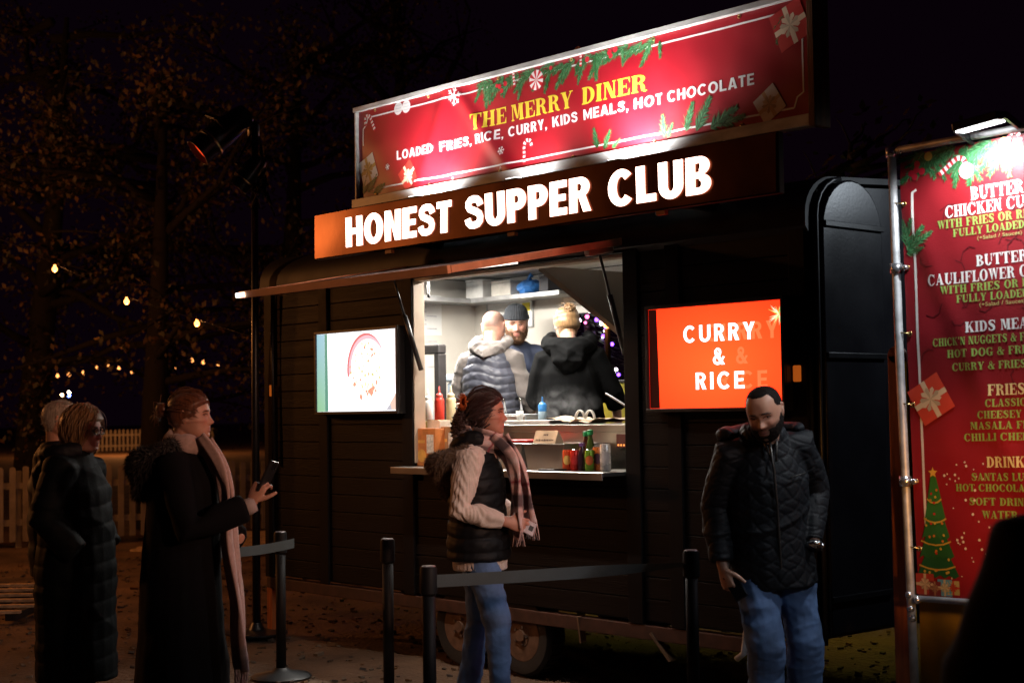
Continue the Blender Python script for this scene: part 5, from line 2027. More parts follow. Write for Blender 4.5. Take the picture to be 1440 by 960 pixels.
# ---------------------------------------------------------------- woman with curly hair at the counter
def curly_woman():
    F = Figure('woman with dark curly ponytail, cream cable sleeves and plaid scarf facing the counter', 684, 582, 7.8, RIGHT - 6, roots=((.018, .006, .005), -.006, .85), skin=(.55, .27, .19), lips=(.50, .09, .10), brow=(.035, .015, .012), jaw=.93,
               hrot=(-4, 2, 0), head=(0, .045, 1.600),
               shR=(.16, -.03, 1.375), elR=(.235, -.075, 1.105), wrR=(.165, .150, 1.045), shL=(-.16, .0, 1.385), elL=(-.21, .03, 1.12), wrL=(-.06, .20, 1.05),
               hipR=(.085, 0, .90), knR=(.085, .10, .50), anR=(.09, .11, .085), toeR=(.10, .29, .03), knL=(-.095, -.02, .49), anL=(-.09, -.10, .09), toeL=(-.10, .08, .03),
               hands=(dict(W=(.160, .162, 1.043), D=(-.25, .9, -.22), N=(-.85, -.2, -.1), thumb=1, curls=(.55, .75, .5)),))
    hm = hair_mat('dark_auburn_hair', (.035, .010, .008))
    F.hair(swept(.013, -.006, -.11), hm, noise=.0045, freq=(60, 40, 120))
    # curls: many small spirals gathered at the back
    mb = MB()
    rnd = random.Random(4)
    mb.ball(F.MH @ Vector((0, -.115, -.035)), (.062, .050, .088), 20, 14)
    for k in range(330):
        q_ = Vector((rnd.gauss(0, 1), rnd.gauss(-.5, 1), rnd.gauss(0, 1))).normalized()
        c = Vector((q_.x * .058, -.118 + q_.y * .050, -.040 + q_.z * .085 - .02 * (rnd.random() < .3)))
        ax = Vector((rnd.gauss(0, .4), rnd.gauss(-.35, .4), -1)).normalized()
        u = ax.orthogonal().normalized()
        w = ax.cross(u)
        r = rnd.uniform(.006, .011)
        Ls = rnd.uniform(.03, .075)
        ph = rnd.random() * 6.28
        pts = [F.MH @ (c + ax * (Ls * (i / 22 - .4)) + (u * math.cos(ph + i * .95) + w * math.sin(ph + i * .95)) * r) for i in range(23)]
        mb.tube(pts, .0042, 5)
    for sg in (1, -1):
        for k in range(10):
            c = Vector((sg * rnd.uniform(.070, .084), rnd.uniform(-.035, .020), .05 - .014 * k + rnd.gauss(0, .01)))
            pts = [F.MH @ (c + Vector((sg * .008 * math.sin(i), .012 * math.cos(i * .9) - .003 * i, -.007 * i))) for i in range(12)]
            mb.tube(pts, .004, 5)
    mb.build('curls', hm, F.root, smooth=True, local=True)
    F.flow(hm, lambda r: (r.gauss(0, .4), .75 + r.gauss(0, .1), r.uniform(.45, .95)), lambda r: (r.gauss(0, .3), -1, r.gauss(0, .3)), 150, 3, jit=.012, bulge=1.09, rad=.0013)
    F.flow(hm, lambda r: (r.choice((-1, 1)) * 1, .40 + r.gauss(0, .15), r.uniform(-.1, .6)), lambda r: (r.gauss(0, .5), -1, -.2 + r.gauss(0, .3)), 130, 4, jit=.012, bulge=1.10, rad=.0013)
    mb = MB()
    for k in range(16):
        g = 2 * PI * k / 16
        c = Vector((.055, -.098, .070))
        d = Vector((.45 + .2 * math.cos(g), .55 * math.cos(g) - .35, math.sin(g))).normalized()
        mb.tube([F.MH @ (c + d * .008), F.MH @ (c + d * .032 + Vector((.008, 0, 0))), F.MH @ (c + d * .054)], [(.008, .004), (.016, .005), (.005, .002)], 6)
    mb.build('hair_flower', mat('orange_scrunchie', (.50, .10, .015), .7), F.root, smooth=True, local=True)
    # jumper (cable knit sleeves show, and its hem)
    p = F.p

    def knit(P, N):
        sleeve = np.abs(P[:, 0]) > .12
        an = np.arctan2(P[:, 0] - .2 * np.sign(P[:, 0]), P[:, 1] + .03)
        along = P[:, 2] * 1.0 + P[:, 1] * .5
        cab = .004 * np.sin(along * 95 + 2.2 * np.sin(an * 5)) * (np.sin(an * 4) > .0) + .0022 * np.sin(an * 26)
        hem = .0025 * np.sin(np.arctan2(P[:, 0], P[:, 1]) * 50)
        return np.where(sleeve, cab, hem) + folds(.006, 15, 3, (1, 1, 1.6))(P, N)
    F.garment('jumper', mat('cream_cable_knit', (.74, .64, .57), .9, bump=.5, bscale=220, sheen=.3, var=.12), [((0, 0, .785), .166, .140), ((0, .0, .86), .170, .142), ((0, .0, .92), .158, .128), ((0, 0, 1.05), .145, .112), ((0, 0, 1.28), .15, .105), ((0, -.01, 1.44), .09, .075)],
              'RL', sl_r=(.075, .066, .060, .054, .040), disp=knit, voxel=.006, smooth=4, sleeve_end=.97)
    # black padded gilet
    def puff(P, N):
        b = np.abs(np.sin(PI * (P[:, 2] + .02 * np.sin(8 * P[:, 0])) / .075))
        return .011 * b ** .5 + folds(.004, 22, 6)(P, N)

    def extra(mb):
        # high collar, open at the front
        mb.tube([(.10 * math.cos(t), -.02 + .095 * math.sin(t), 1.445 + .03 * math.cos(t * 2)) for t in [R(d) for d in range(150, 391, 20)]], .035, 10)
    F.garment('gilet', mat('black_padded_nylon', (.007, .0075, .009), .60, spec=.22, bump=.1, bscale=120), [((0, -.005, .845), .186, .160), ((0, -.005, .93), .186, .160), ((0, -.01, 1.08), .172, .145), ((0, -.012, 1.26), .175, .142), ((0, -.02, 1.37), .150, .115), ((0, -.025, 1.43), .10, .09)],
              disp=puff, voxel=.007, smooth=5, more=extra)
    mb = MB()   # fur-trimmed hood lying on the back
    mb.tube([(.17 * math.cos(t), -.075 - .145 * math.sin(t), 1.395 - .055 * math.sin(t)) for t in [R(d) for d in range(-20, 201, 20)]], [.034 + .022 * math.sin(R(max(0, min(180, d)))) for d in range(-20, 201, 20)], 12)
    mb.tube([(.05, -.08, 1.42), (0, -.13, 1.36), (0, -.16, 1.26), (0, -.155, 1.16)], [(.09, .05), (.13, .06), (.12, .05), (.05, .03)], 14)
    spikes(soft(mb, 'hood', fur, F.root, .010, 4, lambda P, N: .004 * vnoise(P, 40, 5)), 8000, .030, 2, fur, 'hood')
    F.garment('jeans', mat('blue_denim_light', (.115, .205, .40), .8, var=.45, scale=6, bump=.3, bscale=420), [((0, 0, .84), .12, .10), ((0, 0, .90), .136, .112), ((0, 0, .98), .13, .105)], legs='RL', leg_r=(.082, .090, .068, .060, .056),
              disp=lambda P, N: folds(.007, 15, 8, (1.3, 1.3, 1.8), .0006)(P, N) + folds(.0026, 36, 21, (1, 1, 3.0), .0005)(P, N), voxel=.007, smooth=4)
    F.shoes(shoe_m)

    def plaid(u, v):
        base = np.array((.68, .46, .42))
        a, b = (v % .30) / .30, u
        c = base.copy()
        if .10 < a < .32:
            c = c * .12 + np.array((.03, .022, .03))
        if .48 < a < .60 or .74 < a < .80:
            c = c * .5 + np.array((.38, .33, .32))
        if .18 < b < .34 or .70 < b < .86:
            c = c * .22 + np.array((.02, .013, .022))
        if .46 < b < .56:
            c = c * .5 + np.array((.35, .30, .30))
        if abs(a - .9) < .02 or abs(b - .05) < .03:
            c = np.array((.28, .03, .05))
        return tuple(c)
    mb = MB()
    scarf_strip(mb, [(.085, -.05, 1.475), (.04, -.105, 1.49), (-.05, -.10, 1.49), (-.10, -.03, 1.475), (-.085, .06, 1.455), (-.02, .115, 1.435), (.05, .115, 1.43), (.105, .05, 1.455), (.10, -.02, 1.47)], .13, (0, .35, 1), plaid, nw=10, wave=.012)
    e1, _ = scarf_strip(mb, [(.075, .085, 1.475), (.085, .165, 1.38), (.088, .195, 1.26), (.092, .205, 1.12), (.095, .215, 1.00)], lambda t: .10 + .05 * t, (1, .55, 0), plaid, seed=1, wave=.014)
    e2, _ = scarf_strip(mb, [(.03, .125, 1.475), (.03, .19, 1.36), (.03, .228, 1.24), (.03, .245, 1.12), (.02, .262, 1.03)], lambda t: .12 + .04 * t, (.8, .7, 0), plaid, seed=2.4, wave=.014)
    fringe(mb, e1, (0, .05, -1), plaid, seed=1)
    fringe(mb, e2, (0, .12, -1), plaid, seed=2)
    mb.build('scarf', scarf_m, F.root, smooth=True, local=True)
    # what she holds
    M = basis(F.root)
    c = M @ Vector((.125, .245, 1.025))
    ph = thing('phone', 'pale cased phone in the hand of the woman with the plaid scarf', 'phone', c)
    d1 = (M.to_3x3() @ Vector((-.35, .75, -.45))).normalized()
    n1 = (M.to_3x3() @ Vector((.9, .3, .25))).normalized()
    n1 = (n1 - d1 * n1.dot(d1)).normalized()
    MB().obox(c, d1 * .070, d1.cross(n1) * .034, n1 * .005).build('case', mat('pale_phone_case', (.55, .47, .48), .35, var=.3, scale=40), ph, bevel=.004)
    MB().obox(c + n1 * .0056 + d1 * .045, d1 * .012, d1.cross(n1) * .013, n1 * .0012).build('lens_block', plastic_black, ph, bevel=.001)
    return F


# ---------------------------------------------------------------- woman with a phone, long black coat
def phone_woman():
    F = Figure('woman in long black coat and pale pink scarf holding up a dark phone', 268, 586, 7.15, RIGHT - 3, roots=((.10, .034, .014), -.004, .85), skin=(.55, .29, .21), lips=(.45, .14, .13), brow=(.10, .04, .02), jaw=.92,
               hrot=(0, 3, 0), head=(0, .035, 1.605), wrR=(.13, .345, 1.175), elR=(.24, .085, 1.065), wrL=(-.14, .25, 1.0), elL=(-.25, .04, 1.08),
               hands=(dict(W=(.125, .36, 1.195), D=(-.05, .45, .85), N=(-.85, .25, -.1), thumb=-1, curls=(.85, 1.0, .7)),))
    hm = hair_mat('reddish_brown_hair', (.13, .042, .016))
    F.hair(swept(.010, -.004), hm, noise=.0018, freq=(40, 20, 110))
    mb = MB()
    mb.ball(F.MH @ Vector((0, -.135, .045)), (.036, .036, .036), 16, 10)
    P_ = np.array(mb.v)
    dd = vnoise(P_, 130, 3, 8) * .004
    c_ = np.array(F.MH @ Vector((0, -.135, .045)))
    mb.v = [tuple(q) for q in P_ + (P_ - c_) / .036 * dd[:, None]]
    F.strands(mb, lambda r: [(r.gauss(0, .02), -.135 + r.gauss(0, .02), .045 + r.gauss(0, .02)), (r.gauss(0, .02), -.158 + r.gauss(0, .012), .04 + r.gauss(0, .018)), (r.gauss(0, .022), -.165 + r.gauss(0, .014), .008 + r.gauss(0, .02))], 46, 5, .0015)
    mb.build('bun', hm, F.root, smooth=True, local=True)
    F.flow(hm, lambda r: (r.gauss(0, .45), .75 + r.gauss(0, .1), r.uniform(.35, .95)), lambda r: (r.gauss(0, .12), -1, .38 + r.gauss(0, .12)), 150, 3)
    F.flow(hm, lambda r: (r.choice((-1, 1)) * 1, .45 + r.gauss(0, .12), r.uniform(-.1, .55)), lambda r: (r.gauss(0, .12), -1, .32 + r.gauss(0, .12)), 110, 4)
    F.garment('coat', black_cloth, [((0, -.01, .235), .275, .235), ((0, -.01, .45), .255, .215), ((0, -.01, .80), .228, .19), ((0, -.005, 1.05), .205, .17), ((0, .0, 1.28), .205, .155), ((0, -.015, 1.40), .16, .115), ((0, -.02, 1.47), .085, .08)], 'RL',
              sl_r=(.085, .078, .072, .068, .060), disp=folds(.013, 9, 5, (1, 1, .8)), voxel=.010, smooth=6, sleeve_end=.93)
    mb = MB()
    mb.tube([(.155 * math.cos(t), -.07 - .12 * math.sin(t), 1.435 - .065 * math.sin(t)) for t in [R(d) for d in range(-35, 216, 18)]], [.042 + .035 * max(0, math.sin(R(d))) for d in range(-35, 216, 18)], 12)
    mb.tube([(0, -.10, 1.42), (0, -.17, 1.33), (0, -.20, 1.22)], [(.14, .06), (.13, .07), (.07, .05)], 14)
    fm = mat('black_fur_trim', (.014, .009, .008), .95, sheen=.4)
    spikes(soft(mb, 'hood', fm, F.root, .010, 4, lambda P, N: .004 * vnoise(P, 45, 5)), 9000, .036, 1, fm, 'hood')
    # trousers and shoes below the coat
    F.garment('trousers', black_cloth, [((0, 0, .85), .13, .10), ((0, 0, .96), .13, .10)], legs='RL', disp=folds(.005), voxel=.010)
    F.shoes(shoe_m)

    def pink(u, v):
        c = np.array((.52, .35, .32))
        if v > 1.02:
            c = np.array((.16, .13, .14)) if (v % .02 < .011) else np.array((.30, .25, .25))
        elif int(v * 40) % 7 == 0:
            c *= .93
        return tuple(c)
    mb = MB()
    mb.tube([(.088 * math.cos(t), .012 + .082 * math.sin(t), 1.475 - .018 * math.sin(t) + .006 * math.sin(3 * t)) for t in [2 * PI * k / 28 for k in range(28)]], [(.026 + .006 * math.sin(k * 1.7), .046 + .006 * math.sin(k)) for k in range(28)], 12, closed=True, col=(.50, .34, .31))
    e1, _ = scarf_strip(mb, [(.055, .10, 1.50), (.085, .175, 1.38), (.085, .215, 1.22), (.085, .225, 1.02), (.085, .262, .80), (.09, .285, .58), (.09, .30, .40)], lambda t: .11 + .03 * math.sin(t * 2) + .03 * t, (.85, .5, 0), pink, seed=1, nw=12, wave=.013)
    e2, _ = scarf_strip(mb, [(-.02, .12, 1.49), (-.02, .185, 1.36), (-.03, .22, 1.2), (-.03, .235, 1.0), (-.03, .262, .80), (-.03, .27, .55)], .13, (.9, .4, 0), pink, seed=2, nw=12)
    fringe(mb, e1, (0, .03, -1), pink, L=.12, seed=1, n=30)
    fringe(mb, e2, (0, .03, -1), pink, L=.12, seed=2, n=30)
    mb.build('scarf', scarf_m, F.root, smooth=True, local=True)
    mb = MB()   # pale cuff
    W = F.p['wrR']
    d = (W - F.p['elR']).normalized()
    mb.tube([W - d * .03, W + d * .01, W + d * .035], [.042, .041, .036], 14)
    mb.build('cuff', mat('pale_knit', (.42, .34, .33), .9, bump=.3, bscale=200), F.root, smooth=True, local=True)
    M = basis(F.root)
    c = M @ Vector((.105, .435, 1.315))
    ph = thing('phone', 'dark phone held up by the woman in the long black coat', 'phone', c)
    d1 = (M.to_3x3() @ Vector((-.05, .42, .9))).normalized()
    n1 = (M.to_3x3() @ Vector((.35, .85, -.4))).normalized()
    n1 = (n1 - d1 * n1.dot(d1)).normalized()
    MB().obox(c, d1 * .078, d1.cross(n1) * .038, n1 * .007).build('case', plastic_black, ph, bevel=.006)
    MB().obox(c + n1 * .0082 + d1 * .05, d1 * .014, d1.cross(n1) * .014, n1 * .0012).build('lens_block', mat('dark_glass', (.01, .01, .012), .1), ph, bevel=.001)
    MB().obox(c - n1 * .0074, d1 * .073, d1.cross(n1) * .034, n1 * .0006).build('screen', mat('dark_glass', (.01, .01, .012), .1), ph)
    return F


# ---------------------------------------------------------------- woman with glasses and bob
def glasses_woman():
    F = Figure('woman with a blonde bob and glasses in a long dark padded coat', 117, 606, 7.7, RIGHT - 10, skin=(.56, .29, .22), lips=(.42, .16, .15), brow=(.16, .10, .06), jaw=.97,
               hrot=(-4, -2, 0), head=(0, .04, 1.590), wrR=(.215, .10, .96), elR=(.255, -.06, 1.13), wrL=(-.20, .10, .96))
    hm = hair_mat('dark_blonde_hair', (.26, .135, .05))
    F.hair(lambda X, Y, Z, P: np.where((Z > .055 - .9 * np.clip(np.abs(X) - .05, 0, .05)) & (Y > .012) | (Y <= .035 - .1 * np.clip(np.abs(Z), 0, .1)), .022 + .010 * np.clip(-Z / .1, 0, 1) + .006 * np.clip(-Y / .1, 0, 1), -.016), hm, noise=.0026, freq=(150, 110, 12))
    F.flow(hm, lambda r: (r.gauss(0, .2), .2 + r.gauss(0, .3), 1), lambda r: (r.choice((-1, 1)) * 1, r.uniform(-.6, .35), -.72 + r.gauss(0, .08)), 170, 3, bulge=1.22, jit=.008)
    F.flow(hm, lambda r: (r.gauss(0, .3), -.1, 1), lambda r: (r.gauss(0, .5), -1, -.70 + r.gauss(0, .08)), 90, 5, bulge=1.22, jit=.008)
    mb = MB()
    for sg in (-1, 1):
        c = Vector((sg * .032, .101, .002))
        mb.tube([F.MH @ (c + Vector((.024 * math.cos(g), -.006 * abs(math.cos(g)), .018 * math.sin(g)))) for g in [2 * PI * k / 18 for k in range(18)]], .0022, 6, closed=True)
        mb.tube([F.MH @ Vector((sg * .056, .095, .004)), F.MH @ Vector((sg * .074, .06, .008)), F.MH @ Vector((sg * .078, -.01, .010))], .002, 6)
    mb.tube([F.MH @ Vector((-.009, .103, .006)), F.MH @ Vector((0, .106, .008)), F.MH @ Vector((.009, .103, .006))], .002, 6)
    g = mb.build('glasses', mat('dark_frames', (.02, .012, .012), .25), F.root, smooth=True, local=True)
    mb = MB()
    for sg in (-1, 1):
        c = Vector((sg * .032, .1005, .002))
        mb.add([F.MH @ (c + Vector((.023 * math.cos(q), -.006 * abs(math.cos(q)), .017 * math.sin(q)))) for q in [2 * PI * k / 18 for k in range(18)]], [tuple(range(18))])
    mb.build('lens', mat('spectacle_lens', (.9, .9, .9), .03, trans=1.0, var=0), F.root, local=True)
    F.garment('coat', mat('dark_padded_coat', (.006, .0085, .010), .65, spec=.10, bump=.15, bscale=60), [((0, 0, .27), .235, .205), ((0, 0, .55), .235, .20), ((0, 0, .85), .235, .20), ((0, 0, 1.08), .22, .185), ((0, 0, 1.28), .215, .165), ((0, -.01, 1.40), .165, .12), ((0, -.02, 1.47), .10, .09)], 'RL',
              sl_r=(.092, .084, .078, .072, .062), disp=lambda P, N: folds(.012, 11, 15, (1, 1, 1.2))(P, N) + .007 * np.abs(np.sin(PI * (P[:, 2] + .02 * np.sin(6 * P[:, 0])) / .10)) ** .5, voxel=.008, smooth=4)
    mb = MB()
    mb.tube([(.125 * math.cos(t), -.045 - .10 * math.sin(t), 1.475 - .02 * math.sin(t)) for t in [R(d) for d in range(-60, 241, 20)]], [.046 + .02 * max(0, math.sin(R(d))) for d in range(-60, 241, 20)], 12)
    mb.tube([(0, -.10, 1.46), (0, -.17, 1.36), (0, -.18, 1.24)], [(.15, .06), (.14, .06), (.07, .04)], 14)
    soft(mb, 'hood', navy_cloth, F.root, .009, 4, folds(.007, 26, 4))
    mb = MB()
    mb.tube([(.145 * math.cos(t), -.06 - .128 * math.sin(t), 1.462 - .03 * math.sin(t)) for t in [R(d) for d in range(-10, 191, 20)]], [(.012, .007)] * 11, 8)
    mb.build('hood_piping', mat('pale_piping', (.32, .24, .20), .8), F.root, smooth=True, local=True)
    mb = MB()
    mb.obox((.205, -.115, 1.18), (.004, .018, 0), (-.012, .012, 0), (0, 0, .030))
    mb.build('sleeve_badge', mat('red_badge', (.35, .04, .015), .6), F.root, local=True)
    F.garment('trousers', black_cloth, [((0, 0, .85), .13, .10), ((0, 0, .96), .13, .10)], legs='RL', disp=folds(.005), voxel=.010)
    F.shoes(shoe_m)


# ---------------------------------------------------------------- grey haired man behind her
def grey_man():
    F = Figure('grey haired man in a dark jacket, half hidden behind the woman with glasses', 86, 592, 8.45, RIGHT + 6, roots=((.36, .28, .21), .004, .9), skin=(.60, .30, .19), brow=(.2, .16, .13), hrot=(6, 0, 0), jaw=1.04)
    gm = hair_mat('short_grey_hair', (.42, .33, .25))
    spikes(F.hair(swept(.005, .004, -.06), gm, noise=.001, freq=(120, 120, 120)), 3500, .016, 6, gm, 'hair')
    F.garment('jacket', navy_cloth, [((0, 0, .72), .205, .15), ((0, 0, .95), .21, .16), ((0, 0, 1.25), .215, .155), ((0, -.01, 1.40), .175, .115), ((0, -.015, 1.49), .075, .07)], 'RL', sl_r=(.088, .08, .072, .066, .058), disp=folds(.010, 13, 6), voxel=.010)
    F.garment('trousers', black_cloth, [((0, 0, .85), .145, .11), ((0, 0, .96), .145, .11)], legs='RL', disp=folds(.006), voxel=.010)
    F.shoes(shoe_m)


# ---------------------------------------------------------------- man in quilted jacket
def jacket_man():
    F = Figure('bearded man with cropped hair in a black quilted jacket and blue jeans', 1076, 578, 6.7, TOWARD + 5, lean=(-5, 4), roots=((.035, .022, .017), .034, .8), skin=(.46, .25, .17), lips=(.34, .14, .12), brow=(.02, .012, .01), stubble=((.035, .022, .017), .72), jaw=1.02,
               hrot=(-30, -13, 7), S=1.0, head=(.020, .165, 1.555), neckb=(0, .06, 1.435), top=(0, .035, 1.39), chest=(0, .03, 1.27), waist=(0, .015, 1.07),
               shR=(.165, .035, 1.375), elR=(.228, -.03, 1.13), wrR=(.235, .05, .89), shL=(-.168, .02, 1.395), elL=(-.238, -.05, 1.15), wrL=(-.178, .098, .945),
               hipR=(.092, 0, .90), knR=(.075, .13, .50), anR=(.09, .02, .085), toeR=(.11, .20, .03), hipL=(-.092, 0, .90), knL=(-.12, .045, .49), anL=(-.125, -.07, .09), toeL=(-.16, .10, .03),
               hands=(dict(W=(.234, .060, .872), D=(-.15, .35, -.9), N=(-.75, -.5, .1), thumb=1, curls=(.55, .8, .5)),))
    cm = hair_mat('cropped_black_hair', (.008, .0055, .0045), .6)
    spikes(F.hair(swept(.0012, .036, -.06), cm, noise=.0006, freq=(200, 200, 200)), 4500, .007, 7, cm, 'hair', .1)
    bm_ = hair_mat('black_beard', (.010, .007, .006), .7)
    spikes(F.hair(bearded(.0022, .002), bm_, 'beard', noise=.0006, freq=(300, 300, 300), nz=110, nf=140), 3500, .008, 8, bm_, 'beard', .5)

    def quilt(P, N):
        u = np.arctan2(P[:, 0], P[:, 1] + .03) * .17
        u = np.where(np.abs(P[:, 0]) > .215, P[:, 1] * .9, u)
        z = P[:, 2]
        a = np.abs(np.sin(PI * (z + u * .9 + .012 * np.sin(u * 60)) / .062))
        b = np.abs(np.sin(PI * (z - u * .9 + .012 * np.sin(z * 50)) / .062))
        q = np.minimum(a, b)
        return .0055 * np.clip(q * 1.6, 0, .8) ** .6 - .003 + folds(.012, 11, 12, (1, 1, 1.4))(P, N)

    def extra(mb):
        mb.tube([(.082 * math.cos(t), .035 + .078 * math.sin(t), 1.455 + .012 * math.sin(t + 2)) for t in [R(d) for d in range(115, 426, 20)]], [(.022, .038)] * 16, 10)
    F.garment('jacket', mat('black_quilted_nylon', (.006, .0072, .0098), .62, spec=.28, bump=.15, bscale=110), [((0, .005, .765), .198, .162), ((0, .005, .84), .198, .165), ((0, .012, 1.05), .178, .150), ((0, .022, 1.25), .188, .148), ((0, .03, 1.38), .160, .112), ((0, .04, 1.45), .090, .078)], 'RL',
              sl_r=(.078, .072, .066, .060, .048), disp=quilt, voxel=.006, smooth=5, more=extra, sleeve_end=.96)
    mb = MB()
    mb.tube([(.165 * math.cos(t), .0 - .105 * math.sin(t), 1.455 - .01 * math.sin(t)) for t in [R(d) for d in range(-22, 203, 16)]], [(.034 * min(1, .35 + .3 * min(k, 14 - k)), .046 * min(1, .35 + .3 * min(k, 14 - k))) for k in range(15)], 12, side=(0, 0, 1))
    mb.tube([(.13, -.06, 1.42), (0, -.09, 1.44), (-.13, -.06, 1.42)], [(.05, .05)] * 3, 12)
    soft(mb, 'hood', mat('black_quilted_nylon', (.006, .0072, .0098), .62, spec=.28), F.root, .008, 4, folds(.006, 22, 5))
    mb = MB()   # zip
    zp = [(.012, .158 + .02, 1.43), (.004, .188, 1.30), (0, .186, 1.15), (-.002, .176, 1.0), (-.003, .168, .85), (0, .152, .78)]
    mb.tube(zp, [(.006, .004)] * 6, 6)
    mb.build('zip', mat('dark_zip_metal', (.07, .065, .06), .4, .7), F.root, smooth=True, local=True)
    mb = MB()
    for sg in (1, -1):
        mb.tube([(sg * .035, .125, 1.445), (sg * .022, .162, 1.40), (sg * .010, .182, 1.34)], [(.005, .003)] * 3, 6)
    mb.tube([(-.07, .178, 1.262), (-.15, .138, 1.272)], .003, 6)
    mb.build('pocket_zip', mat('dark_zip_metal', (.07, .065, .06), .4, .7), F.root, smooth=True, local=True)
    F.garment('tee_shirt', black_cloth, [((0, .04, 1.30), .10, .10), ((0, .055, 1.42), .075, .085), ((0, .06, 1.462), .060, .064)], voxel=.008)
    F.garment('jeans', mat('blue_denim_worn', (.085, .15, .30), .8, var=.5, scale=5, bump=.3, bscale=420), [((0, 0, .82), .13, .105), ((0, 0, .90), .15, .12), ((0, 0, .98), .14, .115)], legs='RL', leg_r=(.088, .098, .080, .077, .072),
              disp=lambda P, N: folds(.009, 12, 18, (1.3, 1.3, 1.6), .0006)(P, N) + folds(.0028, 34, 21, (1, 1, 3.0), .0005)(P, N), voxel=.007, smooth=4)
    F.shoes(shoe_m)
    mb = MB()   # wristwatch on the pocketed arm
    W = F.p['wrL']
    d = (W - F.p['elL']).normalized()
    mb.tube([W - d * .002, W + d * .022], [.041, .040], 16)
    mb.ball(W + d * .008 + Vector((-.030, .026, 0)), (.012, .012, .014), 10, 6)
    mb.build('watch', mat('watch_steel', (.6, .6, .6), .2, 1.0), F.root, smooth=True, local=True)
    M = basis(F.root)
    c = M @ Vector((.195, .118, .792))
    d1 = (M.to_3x3() @ Vector((-.35, .4, -.85))).normalized()
    n1 = (M.to_3x3() @ Vector((.5, .8, .1))).normalized()
    n1 = (n1 - d1 * n1.dot(d1)).normalized()
    ph = thing('phone', 'dark phone hanging in the hand of the man in the quilted jacket', 'phone', c)
    MB().obox(c, d1 * .062, d1.cross(n1) * .033, n1 * .005).build('case', mat('dark_glass_case', (.02, .022, .03), .2), ph, bevel=.004)
    MB().obox(c + n1 * .0056, d1 * .057, d1.cross(n1) * .029, n1 * .0006).build('screen', mat('dark_glass', (.01, .01, .012), .1), ph)


# ---------------------------------------------------------------- cooks inside the trailer
def bald_cook():
    F = Figure('balding cook in a grey padded vest over a grey hoodie, seen from behind', 694, 461, 0, AWAY - 16, plane_y=7.30, base_z=.495, roots=((.12, .09, .075), .05, .75), skin=(.58, .30, .22), stubble=((.2, .15, .12), .5), brow=(.2, .12, .07), hrot=(-4, -12, 0), jaw=1.04,
               head=(0, .09, 1.58), neckb=(0, .03, 1.45), top=(0, .01, 1.40), chest=(0, 0, 1.27),
               shR=(.160, 0, 1.365), shL=(-.160, 0, 1.365), elR=(.245, .02, 1.12), wrR=(.27, .14, .93), elL=(-.25, .05, 1.12), wrL=(-.16, .25, 1.02),
               hands=(dict(W=(.27, .15, .915), D=(.02, .45, -.85), N=(-.6, .5, .3), thumb=-1, curls=(.4, .5, .4)), dict(W=(-.155, .26, 1.01), D=(.3, .8, -.3), N=(.5, -.2, -.7), thumb=1)))
    grey_h = mat('grey_hoodie_fleece', (.15, .13, .12), .9, bump=.3, bscale=200, sheen=.2)
    F.garment('hoodie', grey_h, [((0, 0, .88), .175, .125), ((0, 0, 1.0), .175, .13), ((0, 0, 1.28), .175, .13), ((0, .0, 1.39), .13, .09), ((0, .02, 1.46), .08, .075)], 'RL', sl_r=(.070, .066, .062, .058, .050), disp=folds(.011, 17, 6, (1, 1, 2.6)), voxel=.007, sleeve_end=.55)

    def puff(P, N):
        b = np.abs(np.sin(PI * (P[:, 2] + .018 * np.sin(18 * P[:, 0]) + .10 * np.abs(P[:, 0])) / .055))
        return .010 * b ** .5 + folds(.005, 26, 9)(P, N)
    F.garment('vest', mat('slate_padded_vest', (.055, .058, .078), .5, bump=.1, bscale=100), [((0, -.005, .87), .192, .142), ((0, -.005, 1.0), .195, .148), ((0, -.012, 1.26), .184, .142), ((0, -.012, 1.36), .150, .112), ((0, 0, 1.43), .10, .085)], disp=puff, voxel=.006, smooth=4)
    mb = MB()
    mb.tube([(.115 * math.cos(t), .02 - .105 * math.sin(t), 1.47 - .045 * math.sin(t)) for t in [R(d) for d in range(-50, 231, 20)]], [.032 + .022 * max(0, math.sin(R(d))) for d in range(-50, 231, 20)], 12)
    mb.tube([(.09, -.06, 1.45), (0, -.125, 1.40), (-.09, -.06, 1.45)], [(.05, .035), (.06, .045), (.05, .035)], 12)
    soft(mb, 'hood', grey_h, F.root, .007, 3, folds(.012, 30, 4))
    F.garment('trousers', black_cloth, [((0, 0, .85), .15, .11), ((0, 0, .96), .15, .11)], legs='RL', disp=folds(.006), voxel=.010)
    F.shoes(shoe_m)


